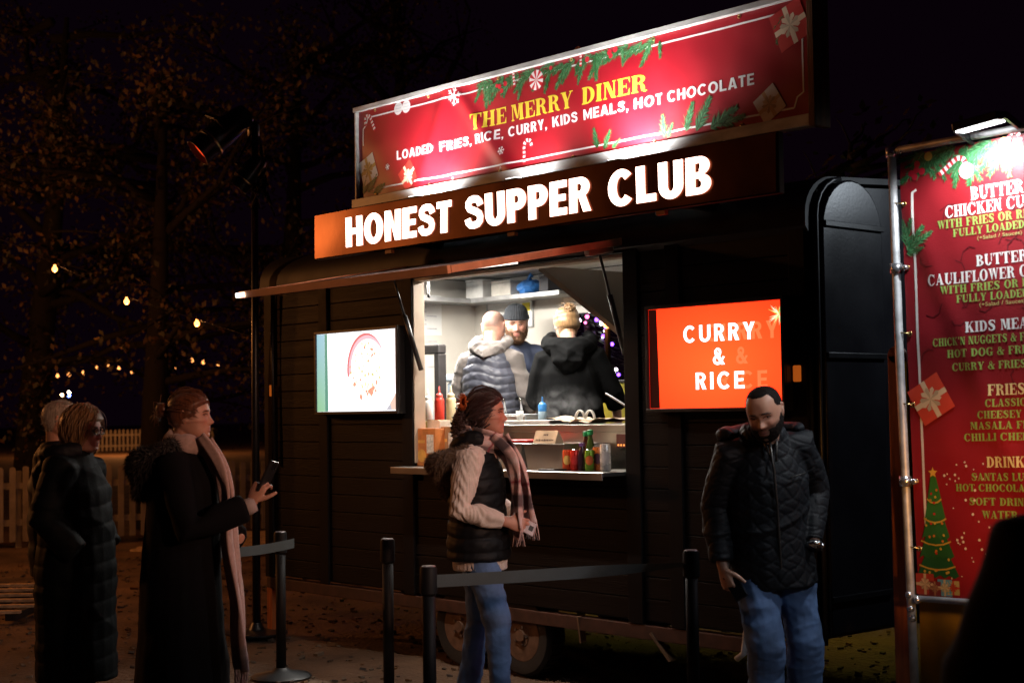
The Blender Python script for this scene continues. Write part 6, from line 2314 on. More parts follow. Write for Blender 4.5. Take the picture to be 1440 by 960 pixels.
def beanie_cook():
    F = Figure('bearded cook in a grey ribbed beanie and navy top behind the counter', 726, 456, 0, TOWARD - 2, plane_y=7.66, base_z=.495, skin=(.60, .31, .23), brow=(.12, .06, .03), stubble=((.10, .05, .03), .5), hrot=(4, -8, 0), jaw=1.02,
               head=(0, .06, 1.60), elR=(.24, .05, 1.14), wrR=(.12, .28, 1.18), elL=(-.25, .05, 1.14), wrL=(-.16, .27, 1.16),
               hands=(dict(W=(.11, .29, 1.18), D=(-.5, .8, 0), N=(-.2, 0, 1), thumb=1, curls=(.3, .4, .3)), dict(W=(-.15, .28, 1.16), D=(.5, .8, 0), N=(.2, 0, 1), thumb=-1, curls=(.3, .4, .3))))
    bm_ = hair_mat('brown_beard', (.085, .045, .025), .75)
    spikes(F.hair(bearded(.009, .010), bm_, 'beard', noise=.002, freq=(160, 160, 60), nz=110, nf=140), 2500, .016, 9, bm_, 'beard', .8)
    F.hair(lambda X, Y, Z, P: np.where(Z > .034, .012 + .018 * np.clip((Z - .06) / .05, 0, 1) + .0022 * np.sin(P * 34) + np.where(Z < .062, .006, 0), -.014), mat('charcoal_beanie_knit', (.015, .018, .023), .9, bump=.3, bscale=200), 'beanie', noise=.0005, nf=200)
    F.garment('top', mat('navy_cotton', (.018, .026, .055), .8, bump=.2, bscale=160), [((0, 0, .85), .17, .12), ((0, 0, 1.0), .175, .13), ((0, 0, 1.28), .195, .13), ((0, 0, 1.41), .15, .09), ((0, 0, 1.48), .07, .065)], 'RL', sl_r=(.085, .076, .068, .06, .048), disp=folds(.010, 16, 8), voxel=.008)
    F.garment('trousers', black_cloth, [((0, 0, .85), .15, .11), ((0, 0, .96), .15, .11)], legs='RL', disp=folds(.006), voxel=.010)
    F.shoes(shoe_m)
    c = basis(F.root) @ Vector((.0, .40, 1.205))
    b = thing('bowl', 'white bowl of chips held by the cook in the beanie', 'bowl', c)
    MB().lathe([(.035, -.03), (.05, -.028), (.085, .02), (.082, .02), (.048, -.02), (0.0, -.022)], c, seg=24).build('dish', white_paint, b, smooth=True)
    mb = MB()
    rnd = random.Random(2)
    for k in range(34):
        d = Vector((rnd.gauss(0, 1), rnd.gauss(0, 1), rnd.gauss(0, .5))).normalized()
        q = c + Vector((rnd.gauss(0, .028), rnd.gauss(0, .028), .012 + rnd.random() * .03))
        mb.bar(q - d * .025, q + d * .025, .009)
    mb.build('chips', mat('golden_chips', (.55, .35, .12), .6), b)


def hoodie_cook():
    F = Figure('cook in a baggy black hoodie with a blonde bun, back turned to the hatch', 797, 458, 0, AWAY - 6, plane_y=7.18, base_z=.495, roots=((.25, .14, .06), -.004, .8), skin=(.60, .33, .24), brow=(.25, .16, .08), hrot=(12, -16, 0), jaw=.95,
               head=(-.02, .10, 1.575), neckb=(0, .03, 1.45), top=(0, .015, 1.40),
               shR=(.160, .01, 1.36), shL=(-.155, .0, 1.355), elR=(.285, .03, 1.13), wrR=(.305, .12, .93), elL=(-.225, .04, 1.10), wrL=(-.16, .26, 1.05),
               hands=(dict(W=(.306, .125, .915), D=(.05, .5, -.8), N=(-.6, .5, .2), thumb=-1, curls=(.8, .9, .6)),))
    hm = hair_mat('blonde_hair', (.21, .115, .045))
    F.hair(swept(.011, -.004), hm, noise=.003, freq=(40, 30, 110))
    mb = MB()
    c = Vector((.012, -.085, .085))
    for k in range(90):
        rnd = random.Random(k)
        g = rnd.random() * 6.28
        ax = Vector((rnd.gauss(0, 1), rnd.gauss(0, 1), rnd.gauss(0, 1))).normalized()
        u = ax.orthogonal().normalized()
        w = ax.cross(u)
        r = rnd.uniform(.022, .042)
        mb.tube([F.MH @ (c + (u * math.cos(g + i * .5) + w * math.sin(g + i * .5)) * r) for i in range(7)], .0035, 5)
    F.strands(mb, lambda r: [(c.x + r.gauss(0, .02), c.y, c.z + r.gauss(0, .02)), (c.x + r.gauss(0, .04), c.y - .03, c.z + .03 + r.gauss(0, .03)), (c.x + r.gauss(0, .05), c.y - .05, c.z + .01 + r.gauss(0, .03))], 16, 6, .0013)
    mb.build('bun', hm, F.root, smooth=True, local=True)
    bh = mat('black_hoodie_fleece', (.006, .0062, .0065), .95, bump=.3, bscale=200, spec=.04)
    F.garment('hoodie', bh, [((0, 0, .80), .205, .16), ((0, 0, .90), .222, .175), ((0, -.01, 1.08), .215, .168), ((0, -.012, 1.26), .20, .150), ((0, -.005, 1.38), .145, .105), ((0, .02, 1.45), .09, .08)], 'RL', sl_r=(.086, .082, .078, .074, .062), disp=folds(.015, 10, 26, (1.6, 1.6, .8)), voxel=.008, sleeve_end=.5)
    mb = MB()
    mb.tube([(.14 * math.cos(t), .04 - .13 * math.sin(t), 1.475 - .05 * math.sin(t)) for t in [R(d) for d in range(-40, 221, 20)]], [.040 + .034 * max(0, math.sin(R(d))) for d in range(-40, 221, 20)], 12)
    mb.tube([(.10, -.06, 1.46), (0, -.13, 1.40), (-.10, -.06, 1.46)], [(.06, .045), (.09, .05), (.06, .045)], 12)
    mb.tube([(0, -.10, 1.44), (0, -.15, 1.33), (0, -.13, 1.26)], [(.12, .04), (.10, .045), (.04, .03)], 12)
    soft(mb, 'hood', bh, F.root, .008, 4, folds(.008, 22, 4))
    F.garment('trousers', black_cloth, [((0, 0, .85), .15, .11), ((0, 0, .96), .15, .11)], legs='RL', disp=folds(.006), voxel=.010)
    F.shoes(shoe_m)


def near_person():
    F = Figure('person in a plain black coat close by at the right edge, back to the camera', 1568, 575, 2.75, AWAY - 4, skin=(.45, .25, .18), brow=(.03, .02, .02), roots=((.02, .014, .011), 0, .9),
               shR=(.165, -.005, 1.34), shL=(-.165, -.005, 1.34), elL=(-.262, -.02, 1.09), wrL=(-.285, .04, .86))
    F.hair(swept(.006), hair_mat('cropped_black_hair', (.016, .011, .009), .6), noise=.002)
    F.garment('coat', black_cloth, [((0, 0, .40), .29, .20), ((0, 0, .80), .265, .19), ((0, 0, 1.10), .235, .175), ((0, 0, 1.27), .195, .15), ((0, -.01, 1.38), .125, .11), ((0, -.01, 1.50), .075, .075)], 'RL', sl_r=(.080, .084, .082, .075, .065), disp=folds(.012, 9, 16), voxel=.010, shcap=.06)
    F.garment('trousers', black_cloth, [((0, 0, .85), .15, .11), ((0, 0, .96), .15, .11)], legs='RL', disp=folds(.006), voxel=.012)
    F.shoes(shoe_m)


CW = curly_woman()
phone_woman()
glasses_woman()
grey_man()
jacket_man()
bald_cook()
beanie_cook()
hoodie_cook()
near_person()

# ================================================================== surroundings
timber_dark = mat('bark', (.012, .009, .008), .9, var=.5, bump=.6, bscale=30, stretch=(4, 4, .8))


def tree(name, label, base, h, cr, n, seed, cols, group='trees behind the picket fence', leaf=.048, low=.25):
    rnd = random.Random(seed)
    t = thing(name, label, 'tree', base, group=group)
    b = Vector(base)
    mb = MB()
    lean = Vector((rnd.gauss(0, .2), rnd.gauss(0, .2), 0))
    tr = [b + Vector((0, 0, -.1)), b + Vector((0, 0, h * .25)) + lean * .3, b + Vector((0, 0, h * .55)) + lean, b + Vector((0, 0, h * .9)) + lean * 1.5]
    mb.tube(tr, [h * .035, h * .026, h * .016, h * .004], 10)
    tips = []
    for k in range(26):
        f = rnd.uniform(low, .92)
        s = b + Vector((0, 0, h * f)) + lean * f
        g = rnd.random() * 6.28
        L = cr * rnd.uniform(.55, 1.05) * (1.15 - abs(f - .5))
        p = [s]
        d = Vector((math.cos(g), math.sin(g), rnd.uniform(.0, .5)))
        for q in range(4):
            d = (d + Vector((rnd.gauss(0, .22), rnd.gauss(0, .22), rnd.gauss(-.02, .2)))).normalized()
            p.append(p[-1] + d * L / 4)
            if q > 0:
                tips.append(p[-1])
        mb.tube(p, [h * .009, h * .007, h * .005, h * .003, h * .001], 6)
        for q in range(3):
            a = p[rnd.choice([2, 3, 4])]
            d2 = (d + Vector((rnd.gauss(0, .7), rnd.gauss(0, .7), rnd.gauss(-.1, .5)))).normalized()
            e = a + d2 * L * .35
            mb.tube([a, (a + e) / 2 + Vector((0, 0, .03)), e], [h * .0025, h * .0018, h * .0006], 5)
            tips += [e, (a + e) / 2]
    mb.build('trunk', timber_dark, t, smooth=True)
    mb = MB()
    for i in range(n):
        c = rnd.choice(tips) + Vector((rnd.gauss(0, .19), rnd.gauss(0, .19), rnd.gauss(-.05, .19)))
        u = Vector((rnd.gauss(0, 1), rnd.gauss(0, 1), rnd.gauss(0, 1))).normalized()
        w = u.orthogonal().normalized()
        r = leaf * rnd.uniform(.5, 1.2)
        k = rnd.uniform(.5, 1.4)
        col = [x * k for x in rnd.choice(cols)]
        mb.add([c - u * r, c + w * r * .6 - u * r * .1, c + u * r * 1.1, c - w * r * .6 - u * r * .1], [(0, 1, 2, 3)], col)
    mb.build('crown', mat('autumn_leaf', (1, 1, 1), .55, attr=True, var=.2), t, fixn=False)


AUT = [(.06, .035, .012), (.045, .032, .012), (.11, .06, .02), (.03, .028, .012), (.022, .022, .010), (.05, .025, .008)]
for i, (px, d, h, cr, n, sd) in enumerate(((40, 23, 8.5, 3.2, 7000, 1), (215, 21.5, 7.0, 3.0, 7000, 2), (395, 24.5, 8.5, 3.2, 6500, 3), (560, 31, 11, 3.6, 3000, 4))):
    q = at(px, 580, d)
    tree('tree', ['thin leaved tree at the far left behind the picket fence', 'low spreading autumn tree behind the fence and nearest the string of bulbs', 'autumn tree behind the fence just left of the trailer', 'tall dark tree standing behind the trailer roof'][i], (q.x, q.y, 0), h, cr, n, sd, AUT)
q = at(1225, 560, 12.5)
tree('tree', 'small bare topped tree behind the right end of the trailer', (q.x, q.y, 0), 4.0, 1.3, 420, 9, AUT, leaf=.05, low=.45)

# white picket fence
def picket_fence(name, label, A, B, pitch, w, h, group=None):
    A, B = Vector((A.x, A.y, 0)), Vector((B.x, B.y, 0))
    L = (B - A).length
    t = thing(name, label, 'fence', A, group=group)
    u = (B - A) / L
    nn = Vector((-u.y, u.x, 0))
    m = mat('weathered_white_fence', (.25, .22, .19), .7, var=.25, scale=6)
    mb = MB()
    n = int(L / pitch)
    rnd = random.Random(4)
    for k in range(n + 1):
        c = A + u * (k * pitch)
        hh = h + rnd.uniform(-.012, .012)
        o = rnd.uniform(-.006, .006)
        prof = [(-w / 2, .05), (w / 2, .05), (w / 2, hh - w * .35), (w * .33, hh - w * .08), (0, hh), (-w * .33, hh - w * .08), (-w / 2, hh - w * .35)]
        mb.extrude([c + u * (x + o) + Vector((0, 0, z)) - nn * .02 for x, z in prof], nn * .018)
    mb.build('pickets', m, t)
    mb = MB()
    for z in (.28, h * .76):
        mb.obox(A + u * L / 2 + Vector((0, 0, z)) + nn * .016, u * L / 2, nn * .014, (0, 0, .04))
    mb.build('rail', m, t)
    mb = MB()
    for k in range(int(L / 1.8) + 1):
        c = A + u * min(L, k * 1.8 + .5)
        mb.obox(c + nn * .065 + Vector((0, 0, h * .45)), u * .035, nn * .035, (0, 0, h * .5))
    mb.build('fence_post', m, t)
    return t


picket_fence('picket_fence', 'white picket fence behind the people waiting on the left', at(-260, 585, 17.6), at(470, 578, 20.9), .148, .072, .96)
picket_fence('picket_fence', 'distant small white picket fence beyond the dark lawn', at(120, 585, 68), at(300, 585, 71), .19, .085, 1.0)

fq = at(190, 545, 63)
lamp('unseen_lamp', 'POINT', (fq.x, fq.y, 3.0), 900, WARM, size=.2)

# strings of bulbs
bulb_m = emat('warm_bulb', (1.0, .33, .07), 7)
bulb_dim = emat('warm_bulb_small', (1.0, .36, .09), 4)


def string_lights(label, d, pts, bulbs, r, m, lamp_w=0):
    P = [at(x, y, dd) for x, y, dd in pts]
    t = thing('string_light', label, 'string light', P[0])
    MB().tube(P, r * .14, 6).build('wire', black_trim, t, smooth=True)
    for i, (x, y) in enumerate(bulbs):
        c = at(x, y, d)
        b = MB()
        b.lathe([(r * .35, r * 1.7), (r * .5, r * .9), (r * .95, r * .35), (r, -.1 * r), (r * .75, -.7 * r), (r * .2, -r)], c, seg=12)
        ob = b.build('bulb', m, t, smooth=True)
        MB().lathe([(r * .38, 0), (r * .42, r * .9), (r * .3, r * 1.3)], c + Vector((0, 0, r * 1.55)), seg=10).build('socket', black_trim, ob)
        if lamp_w:
            lamp('bulb_glow', 'POINT', c - Vector((0, 0, r * 1.6)), lamp_w, WARM, size=r, parent=t)


string_lights('sagging string of three large warm bulbs between the trees and the lamp pole', 14.0, ((-120, 290, 14.6), (40, 352, 14.2), (77, 371, 14), (178, 417, 14), (277, 449, 14), (330, 466, 12.6), (357, 474, 11.1)),
              [(77, 378.5), (178, 424), (277, 455)], .026, bulb_m, 7)
far = [(47, 522), (65, 527), (81, 528.5), (97, 527), (117, 524.5), (136, 518), (151, 513), (167, 518.5), (186, 523), (226, 521.5), (246, 516.5), (270, 507), (286, 509.5), (307, 512)]
string_lights('long distant string of small warm bulbs above the far lawn', 46.0, [(20, 512, 46)] + [(x, y - 3, 46) for x, y in far] + [(350, 516, 46)], far, .045, bulb_dim)
for (px, py), col, lab in (((87, 555), (1.0, .6, .3), 'tiny orange lamp low in the distance, left of its two neighbours'), ((97, 551.5), (1.0, .85, .6), 'tiny pale lamp low in the distance, right above the blue one'), ((97, 556), (.15, .25, 1.0), 'tiny blue lamp low in the distance above the grey haired man')):
    c = at(px, py, 46)
    t = thing('distant_lamp', lab, 'lamp', (c.x, c.y, 0))
    MB().ball(c, .04, 10, 6).build('globe', emat('far_lamp_%d' % (px * 10 + int(py)), col, 30), t, smooth=True)
    MB().tube([(c.x, c.y, 0), c - Vector((0, 0, .04))], .02, 6).build('post', black_trim, t)

# lamp pole with two stage lamps
LP = at(359, 560, 10.95)
pole = thing('lighting_pole', 'tall thin black lighting pole beside the left end of the trailer', 'pole', (LP.x, LP.y, 0))
ptop = at(358, 172, 10.95)
MB().tube([(LP.x, LP.y, 0), (LP.x, LP.y, 1.8), (ptop.x, ptop.y, ptop.z)], [.030, .027, .024], 14).build('mast', black_metal, pole, smooth=True)
MB().lathe([(.22, 0), (.22, .012), (.06, .03), (.035, .08)], (LP.x, LP.y, .0), seg=24).build('base_plate', black_metal, pole)
mb = MB()
for z_ in (ptop.z - .04, at(358, 255, 10.95).z):
    mb.tube([(LP.x, LP.y, z_ - .04), (LP.x, LP.y, z_ + .04)], .045, 10)
mb.build('clamp', galv, pole, smooth=True)


def stage_lamp(label, c, axis, L, r, cable):
    c, axis = Vector(c), Vector(axis).normalized()
    t = thing('stage_lamp', label, 'stage lamp', c, group='stage lamps on the lighting pole')
    MB().lathe([(.3 * r, -L * .55), (.7 * r, -L * .52), (.85 * r, -L * .4), (.95 * r, -L * .1), (r, 0), (r, L * .22), (r * 1.06, L * .225), (r * 1.06, L * .25), (r * .98, L * .26), (r * .98, L * .5), (r * .93, L * .5), (r * .93, L * .30), (.0, L * .30)], c, axis, 28).build('can', mat('black_lamp_can', (.014, .014, .015), .35, .5), t, auto=35)
    MB().lathe([(r * 1.07, L * .20), (r * 1.085, L * .215), (r * 1.07, L * .23)], c, axis, 28).build('rim_clip', mat('brass', (.7, .5, .2), .3, 1.0), t)
    MB().lathe([(r * .90, L * .41), (r * .6, L * .425), (0, L * .43)], c, axis, 24).build('lens', emat('red_gel', (1.0, .06, .015), .6), t)
    a = axis.orthogonal().normalized()
    b = axis.cross(a)
    s_ = axis.cross(Vector((0, 0, 1))).normalized()
    m = MB()
    up = s_.cross(axis)
    up = up if up.z > 0 else -up
    pts = [c + s_ * r * 1.12, c + s_ * r * 1.12 + up * r * 1.0, c + up * r * 1.55, c - s_ * r * 1.12 + up * r * 1.0, c - s_ * r * 1.12]
    for p_, q_ in zip(pts, pts[1:]):
        m.bar(p_, q_, .03, .008)
    m.bar(c + up * r * 1.5, cable, .03, .03)
    m.build('yoke', black_metal, t)
    k = c + up * r
    MB().tube([c - axis * L * .5, c - axis * L * .72 - Vector((0, 0, .12)), (Vector(cable) + c) / 2 - Vector((0, 0, .22)), Vector(cable) - Vector((0, 0, .1))], .008, 6).build('cable', black_trim, t, smooth=True)


c1 = at(312, 188, 10.9)
ax = at(268, 222, 10.78) - at(345, 160, 10.95)
stage_lamp('larger black stage lamp high on the pole with a red glowing rim', c1, ax, .46, .105, ptop - Vector((0, 0, .03)))
c2 = at(350, 244, 10.8)
stage_lamp('smaller black stage lamp lower on the pole, pointing down to the left', c2, Vector((-.4, -.5, -.8)), .26, .075, Vector((LP.x, LP.y, at(358, 255, 10.95).z)))
# cable bundle
mb = MB()
rnd = random.Random(3)
for k in range(7):
    q0 = at(364 + rnd.uniform(-6, 14), 252 + rnd.uniform(-12, 18), 10.88)
    mb.tube([q0 + Vector((rnd.gauss(0, .05), rnd.gauss(0, .03), rnd.gauss(0, .07))) for _ in range(5)] + [q0], .009, 6)
mb.build('cable_bundle', black_trim, pole, smooth=True)

# queue barrier posts with belts
def barrier_post(label, px, depth, ytop):
    c = at(px, 580, depth)
    h = at(px, ytop, depth).z
    t = thing('barrier_post', label, 'barrier post', (c.x, c.y, 0), group='queue barrier posts')
    MB().lathe([(.175, 0), (.18, .008), (.165, .022), (.06, .040), (.035, .06)], (c.x, c.y, 0), seg=32).build('base', mat('barrier_base', (.014, .017, .02), .5, .1), t, auto=35)
    pm = mat('post_black', (.006, .006, .007), .6, spec=.2)
    MB().tube([(c.x, c.y, .03), (c.x, c.y, h - .10)], .030, 16).build('pole', pm, t, smooth=True)
    MB().lathe([(.031, h - .13), (.040, h - .12), (.040, h - .012), (.036, h - .002), (.0, h)], (c.x, c.y, 0), seg=20).build('head', pm, t, auto=35)
    MB().lathe([(.033, 0), (.030, .004), (0, .005)], (c.x, c.y, h), seg=20).build('cap', mat('cap_grey', (.30, .28, .30), .35, .4), t)
    return t, Vector((c.x, c.y, h - .065))


belt_m = mat('grey_webbing', (.055, .072, .078), .75, var=.15, bump=.2, bscale=300)


def belt(t, a, b, w=.056, sag=.012, twist=0.0):
    u = (b - a)
    n = u.cross(Vector((0, 0, 1))).normalized()
    mb = MB()
    N_ = 30
    vs = []
    for s_ in (1, -1):
        for i in range(N_ + 1):
            f = i / N_
            p = a + u * f - Vector((0, 0, sag * 4 * f * (1 - f)))
            g = twist * max(0, f - .55) / .45
            up = Vector((0, 0, 1)) * math.cos(g) + n * math.sin(g)
            vs += [p + up * w / 2 + n * .0012 * s_, p - up * w / 2 + n * .0012 * s_]
    fs = []
    for s_ in (0, 1):
        o = s_ * 2 * (N_ + 1)
        fs += [(o + 2 * i, o + 2 * i + 1, o + 2 * i + 3, o + 2 * i + 2) for i in range(N_)]
    mb.add(vs, fs)
    mb.build('belt', belt_m, t, smooth=True)


p1, h1_ = barrier_post('barrier post with the round base in view, by the left end of the trailer', 393, 9.1, 747)
p2, h2_ = barrier_post('barrier post between the phone woman and the curly haired woman, without a belt', 543, 8.3, 757)
p3, h3_ = barrier_post('barrier post whose belt crosses in front of the curly haired woman', 600, 6.9, 795)
p4, h4_ = barrier_post('barrier post in the dark beside the hand of the man in the quilted jacket', 968, 7.3, 773)
p0, h0_ = barrier_post('barrier post just behind the woman in the long black coat', 300, 8.6, 760)
belt(p3, h3_ + Vector((.03, .02, 0)), h4_, twist=1.25, sag=.004)
belt(p0, h0_ + Vector((.03, .02, 0)), h1_ + Vector((.07, .05, .0)))

# timber prop under the trailer's left corner, slats in place of light stripes, deck planks
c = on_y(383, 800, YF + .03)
MB().box(c.x - .035, c.x + .035, YF + .005, YF + .075, -.02, ZB - .102).build('corner_prop', mat('orange_timber', (.42, .12, .03), .6, var=.3, stretch=(6, 6, .6)), trailer, bevel=.004)  # orange lamplight is put into the timber colour


def slat_stripes(label, c, ax, n, L, pitch, w):
    t = thing('slat_stripes', label, 'slat_stripes', c, group='slatted boards on the ground')
    ax = Vector(ax).normalized()
    ay = Vector((-ax.y, ax.x, 0))
    c = Vector(c)
    m = mat('pale_slat', (.50, .36, .22), .7, var=.35, scale=5, stretch=(.5, 6, 6))
    mb = MB()
    for k in range(n):
        mb.obox(c + ay * (k - n / 2) * pitch + Vector((0, 0, .07)), ax * L / 2, ay * w / 2, (0, 0, .011))
    mb.build('slats', m, t)
    mb = MB()
    for s_ in (-.42, 0, .42):
        mb.obox(c + ax * L * s_ + Vector((0, 0, .03)), ax * .04, ay * n * pitch * .5, (0, 0, .028))
    mb.build('bearer', timber_dark, t)


q = on_z(10, 836, .07)
slat_stripes('pale slats standing for light stripes on the ground at the far left', (q.x, q.y, 0), (.67, .745, 0), 6, .95, .38, .06)  # slats added where stripes of light lie on the ground
q = on_z(352, 757, .07)
slat_stripes('slatted wooden board lit orange beside the trailer by the fence', (q.x, q.y, 0), (.67, .745, 0), 9, 2.2, .30, .13)

# Christmas tree with coloured lights behind the open rear door
q = on_y(825, 470, 10.6)
xt = thing('christmas_tree', 'Christmas tree with purple and white lights seen through the rear doorway', 'Christmas tree', (q.x, q.y, 0))
rnd = random.Random(13)
mb = MB()
mb.tube([(q.x, q.y, 0), (q.x, q.y, 3.2)], [.07, .01], 8)
mb.build('trunk', timber_dark, xt)
mb = MB()
for k in range(2600):
    f = rnd.random()
    z_ = .35 + 2.9 * f
    r = (1 - f) * 1.05 * math.sqrt(rnd.random())
    g = rnd.random() * 6.28
    c = Vector((q.x + r * math.cos(g), q.y + r * math.sin(g), z_))
    d = Vector((math.cos(g), math.sin(g), rnd.uniform(-.5, .1))).normalized() * .11
    w = d.cross(Vector((0, 0, 1))).normalized() * .018
    kk = rnd.uniform(.5, 1.3)
    mb.add([c - w, c + w, c + d], [(0, 1, 2)], (.03 * kk, .07 * kk, .03 * kk))
mb.build('crown', mat('grass_blade', (1, 1, 1), .6, attr=True), xt, fixn=False)
for nm, col, n_, st in (('violet_light', (.20, .06, 1.0), 95, 9), ('white_light', (1.0, .9, 1.0), 70, 8), ('red_light', (1.0, .15, .45), 50, 5)):
    for k in range(n_):
        f = rnd.uniform(.45, .98)
        g = rnd.uniform(3.2, 6.4)
        r = (1 - f) * 1.05 * math.sqrt(rnd.uniform(.5, 1)) + .03
        MB().ball((q.x + r * math.cos(g), q.y + r * math.sin(g), .35 + 2.9 * f), .013 + .008 * rnd.random(), 8, 5).build('bulb', emat(nm, col, st), xt, smooth=True)
wl_ = on_y(854, 455, 10.2)
t = thing('wall_lamp', 'warm round lamp on a post beside the Christmas tree', 'lamp', (wl_.x, wl_.y, 0))
MB().ball(wl_, .045, 12, 8).build('globe', bulb_dim, t, smooth=True)
MB().tube([(wl_.x, wl_.y, 0), wl_ - Vector((0, 0, .045))], .03, 8).build('post', black_trim, t)
lamp('bulb_glow', 'POINT', wl_ - Vector((0, .08, .0)), 20, WARM, size=.05, parent=t)

# ================================================================== goods on the counter and in the kitchen
def px_at_y(px, py, Y):
    return on_y(px, py, Y)


WT = 1.47
for px, col, lab, hh in ((602, (.75, .74, .70), 'white squeezy sauce bottle on the worktop, left of the red one', .215), (618, (.62, .045, .03), 'red squeezy sauce bottle between the white and the cream bottle', .235), (634.5, (.74, .60, .36), 'cream squeezy sauce bottle, right of the red one', .235)):
    Yb = YF + .36
    c = px_at_y(px, 590, Yb)
    t = thing('sauce_bottle', lab, 'sauce bottle', (c.x, Yb, WT), group='squeezy sauce bottles')
    r = .033
    MB().lathe([(r * .95, 0), (r, .006), (r, hh * .68), (r * .92, hh * .73), (r * .80, hh * .76)], (c.x, Yb, WT), seg=24).build('bottle', mat('sauce_%d' % px, col, .35, var=.05, sub=.1), t, auto=40)
    MB().lathe([(r * .72, 0), (r * .74, .02), (r * .5, .028), (r * .26, .034), (r * .15, .075), (.002, .078)], (c.x, Yb, WT + hh * .76), seg=20).build('nozzle', mat('sauce_cap_%d' % px, [x * .9 + .05 for x in col], .4, var=.05), t, auto=40)

# cartons at the left end of the shelf
for px0, px1, ytop, Yc, dp, body, top, lab in ((584, 601, 593, YF + .16, .10, (.60, .42, .14), (.75, .55, .2), 'yellow topped carton at the left end of the serving shelf, behind the others'),
                                               (586, 612, 603, YF + .02, .09, (.62, .20, .05), (.6, .2, .06), 'orange printed carton with a white label at the front of the serving shelf'),
                                               (601, 619, 591, YF + .14, .09, (.62, .52, .42), (.7, .5, .3), 'pale tall carton behind the orange printed carton'),
                                               (620, 640, 600, YF + .10, .09, (.40, .20, .09), (.62, .5, .4), 'brown and white carton right of the pale tall carton')):
    a, b = px_at_y(px0, 640, Yc), px_at_y(px1, 640, Yc)
    h = px_at_y((px0 + px1) / 2, ytop, Yc).z - SHZ
    t = thing('carton', lab, 'carton', (a.x, Yc, SHZ), group='cartons at the left end of the shelf')
    MB().box(a.x, b.x, Yc, Yc + dp, SHZ + .001, SHZ + h).build('box', mat('carton_%d_%d' % (px0, px1), body, .6, var=.25, scale=14), t, bevel=.004)
    MB().box(a.x + .002, b.x - .002, Yc + .002, Yc + dp - .002, SHZ + h + .0002, SHZ + h + .004).build('lid', mat('carton_lid_%d' % px1, top, .5), t)
    m = MB()
    w_ = b.x - a.x
    m.box(a.x + w_ * .55, b.x - w_ * .08, Yc - .0015, Yc - .0004, SHZ + h * .35, SHZ + h * .85)
    o = m.build('label', mat('carton_label', (.68, .62, .55), .5, var=.3, scale=60), t)
    m = MB()
    m.lathe([(w_ * .22, 0), (w_ * .22, .0012)], (a.x + w_ * .28, Yc - .0004, SHZ + h * .28), (0, -1, 0), 16)
    m.box(a.x + w_ * .1, a.x + w_ * .45, Yc - .0014, Yc - .0004, SHZ + h * .62, SHZ + h * .70)
    m.build('print', mat('carton_print', (.75, .38, .08), .5), t)

# steel pans with red lid
def pan(px0, px1, Yp, dep, ztop, label):
    a, b = px_at_y(px0, 630, Yp).x, px_at_y(px1, 630, Yp).x
    t = thing('steel_pan', label, 'steel pan', (a, Yp, SHZ), group='steel food pans on the shelf')
    i = .018
    vs = []
    for z_, k in ((SHZ + .001, i), (ztop - .004, 0), (ztop - .004, -.012), (ztop, -.012), (ztop, .004), (SHZ + .006, i + .004)):
        vs += [(a + k, Yp + k, z_), (b - k, Yp + k, z_), (b - k, Yp + dep - k, z_), (a + k, Yp + dep - k, z_)]
    fs = [(0, 3, 2, 1)]
    for r_ in range(5):
        fs += [(r_ * 4 + k, r_ * 4 + (k + 1) % 4, (r_ + 1) * 4 + (k + 1) % 4, (r_ + 1) * 4 + k) for k in range(4)]
    fs.append((20, 21, 22, 23))
    m = MB()
    m.add(vs, fs)
    m.build('pan', steel, t, bevel=.006)
    return a, b, t


pa_, pb_, t1 = pan(688, 733, YF + .0, .25, SHZ + .150, 'steel food pan with a red lid, left of the other pan')
MB().box(pa_ + .0, pb_ + .02, YF + .03, YF + .24, SHZ + .152, SHZ + .168).build('lid', mat('red_plastic_lid', (.55, .03, .025), .4), t1, bevel=.005)
pa_, pb_, t2 = pan(736, 793, YF - .04, .28, SHZ + .150, 'steel food pan carrying a small paper card, nearest the cans')
ca = px_at_y(757, 614, YF + .0)
cb = px_at_y(788, 614, YF + .0)
t = thing('counter_card', 'small buff folded card standing on the steel pan', 'card', (ca.x, YF, SHZ + .151))
mb = MB()
mb.extrude([(ca.x, YF - .045, SHZ + .152), (ca.x, YF - .015, SHZ + .225), (ca.x, YF + .03, SHZ + .152)], (cb.x - ca.x, 0, 0))
mb.build('card', mat('buff_card', (.55, .42, .28), .8), t)
mb = MB()
rnd = random.Random(5)
nv = Vector((0, -.073, .030)).normalized()
for row_, (n_, sc_) in enumerate(((3, .3), (11, 1.0))):
    for k in range(n_):
        x = ca.x + (cb.x - ca.x) * (.5 + (k - n_ / 2 + .5) * .075)
        z_ = .048 - row_ * .030
        c = Vector((x, YF - .045 + z_ * .41, SHZ + .152 + z_)) + nv * .0012
        mb.obox(c, (.0045, 0, 0), nv * .0004, Vector((0, .38, .92)) * rnd.uniform(.003, .006))
mb.build('print', mat('card_ink', (.08, .04, .03), .7), t)
c = px_at_y(772, 651, YF - .14)
t = thing('tray', 'flat black tablet lying at the front of the serving shelf', 'tablet', (c.x, YF - .14, SHZ))
MB().box(c.x - .065, c.x + .065, YF - .165, YF - .06, SHZ + .001, SHZ + .012).build('slab', plastic_black, t, bevel=.004)
MB().box(c.x - .058, c.x + .058, YF - .158, YF - .067, SHZ + .0122, SHZ + .0128).build('screen', mat('dark_glass', (.01, .01, .012), .1), t)


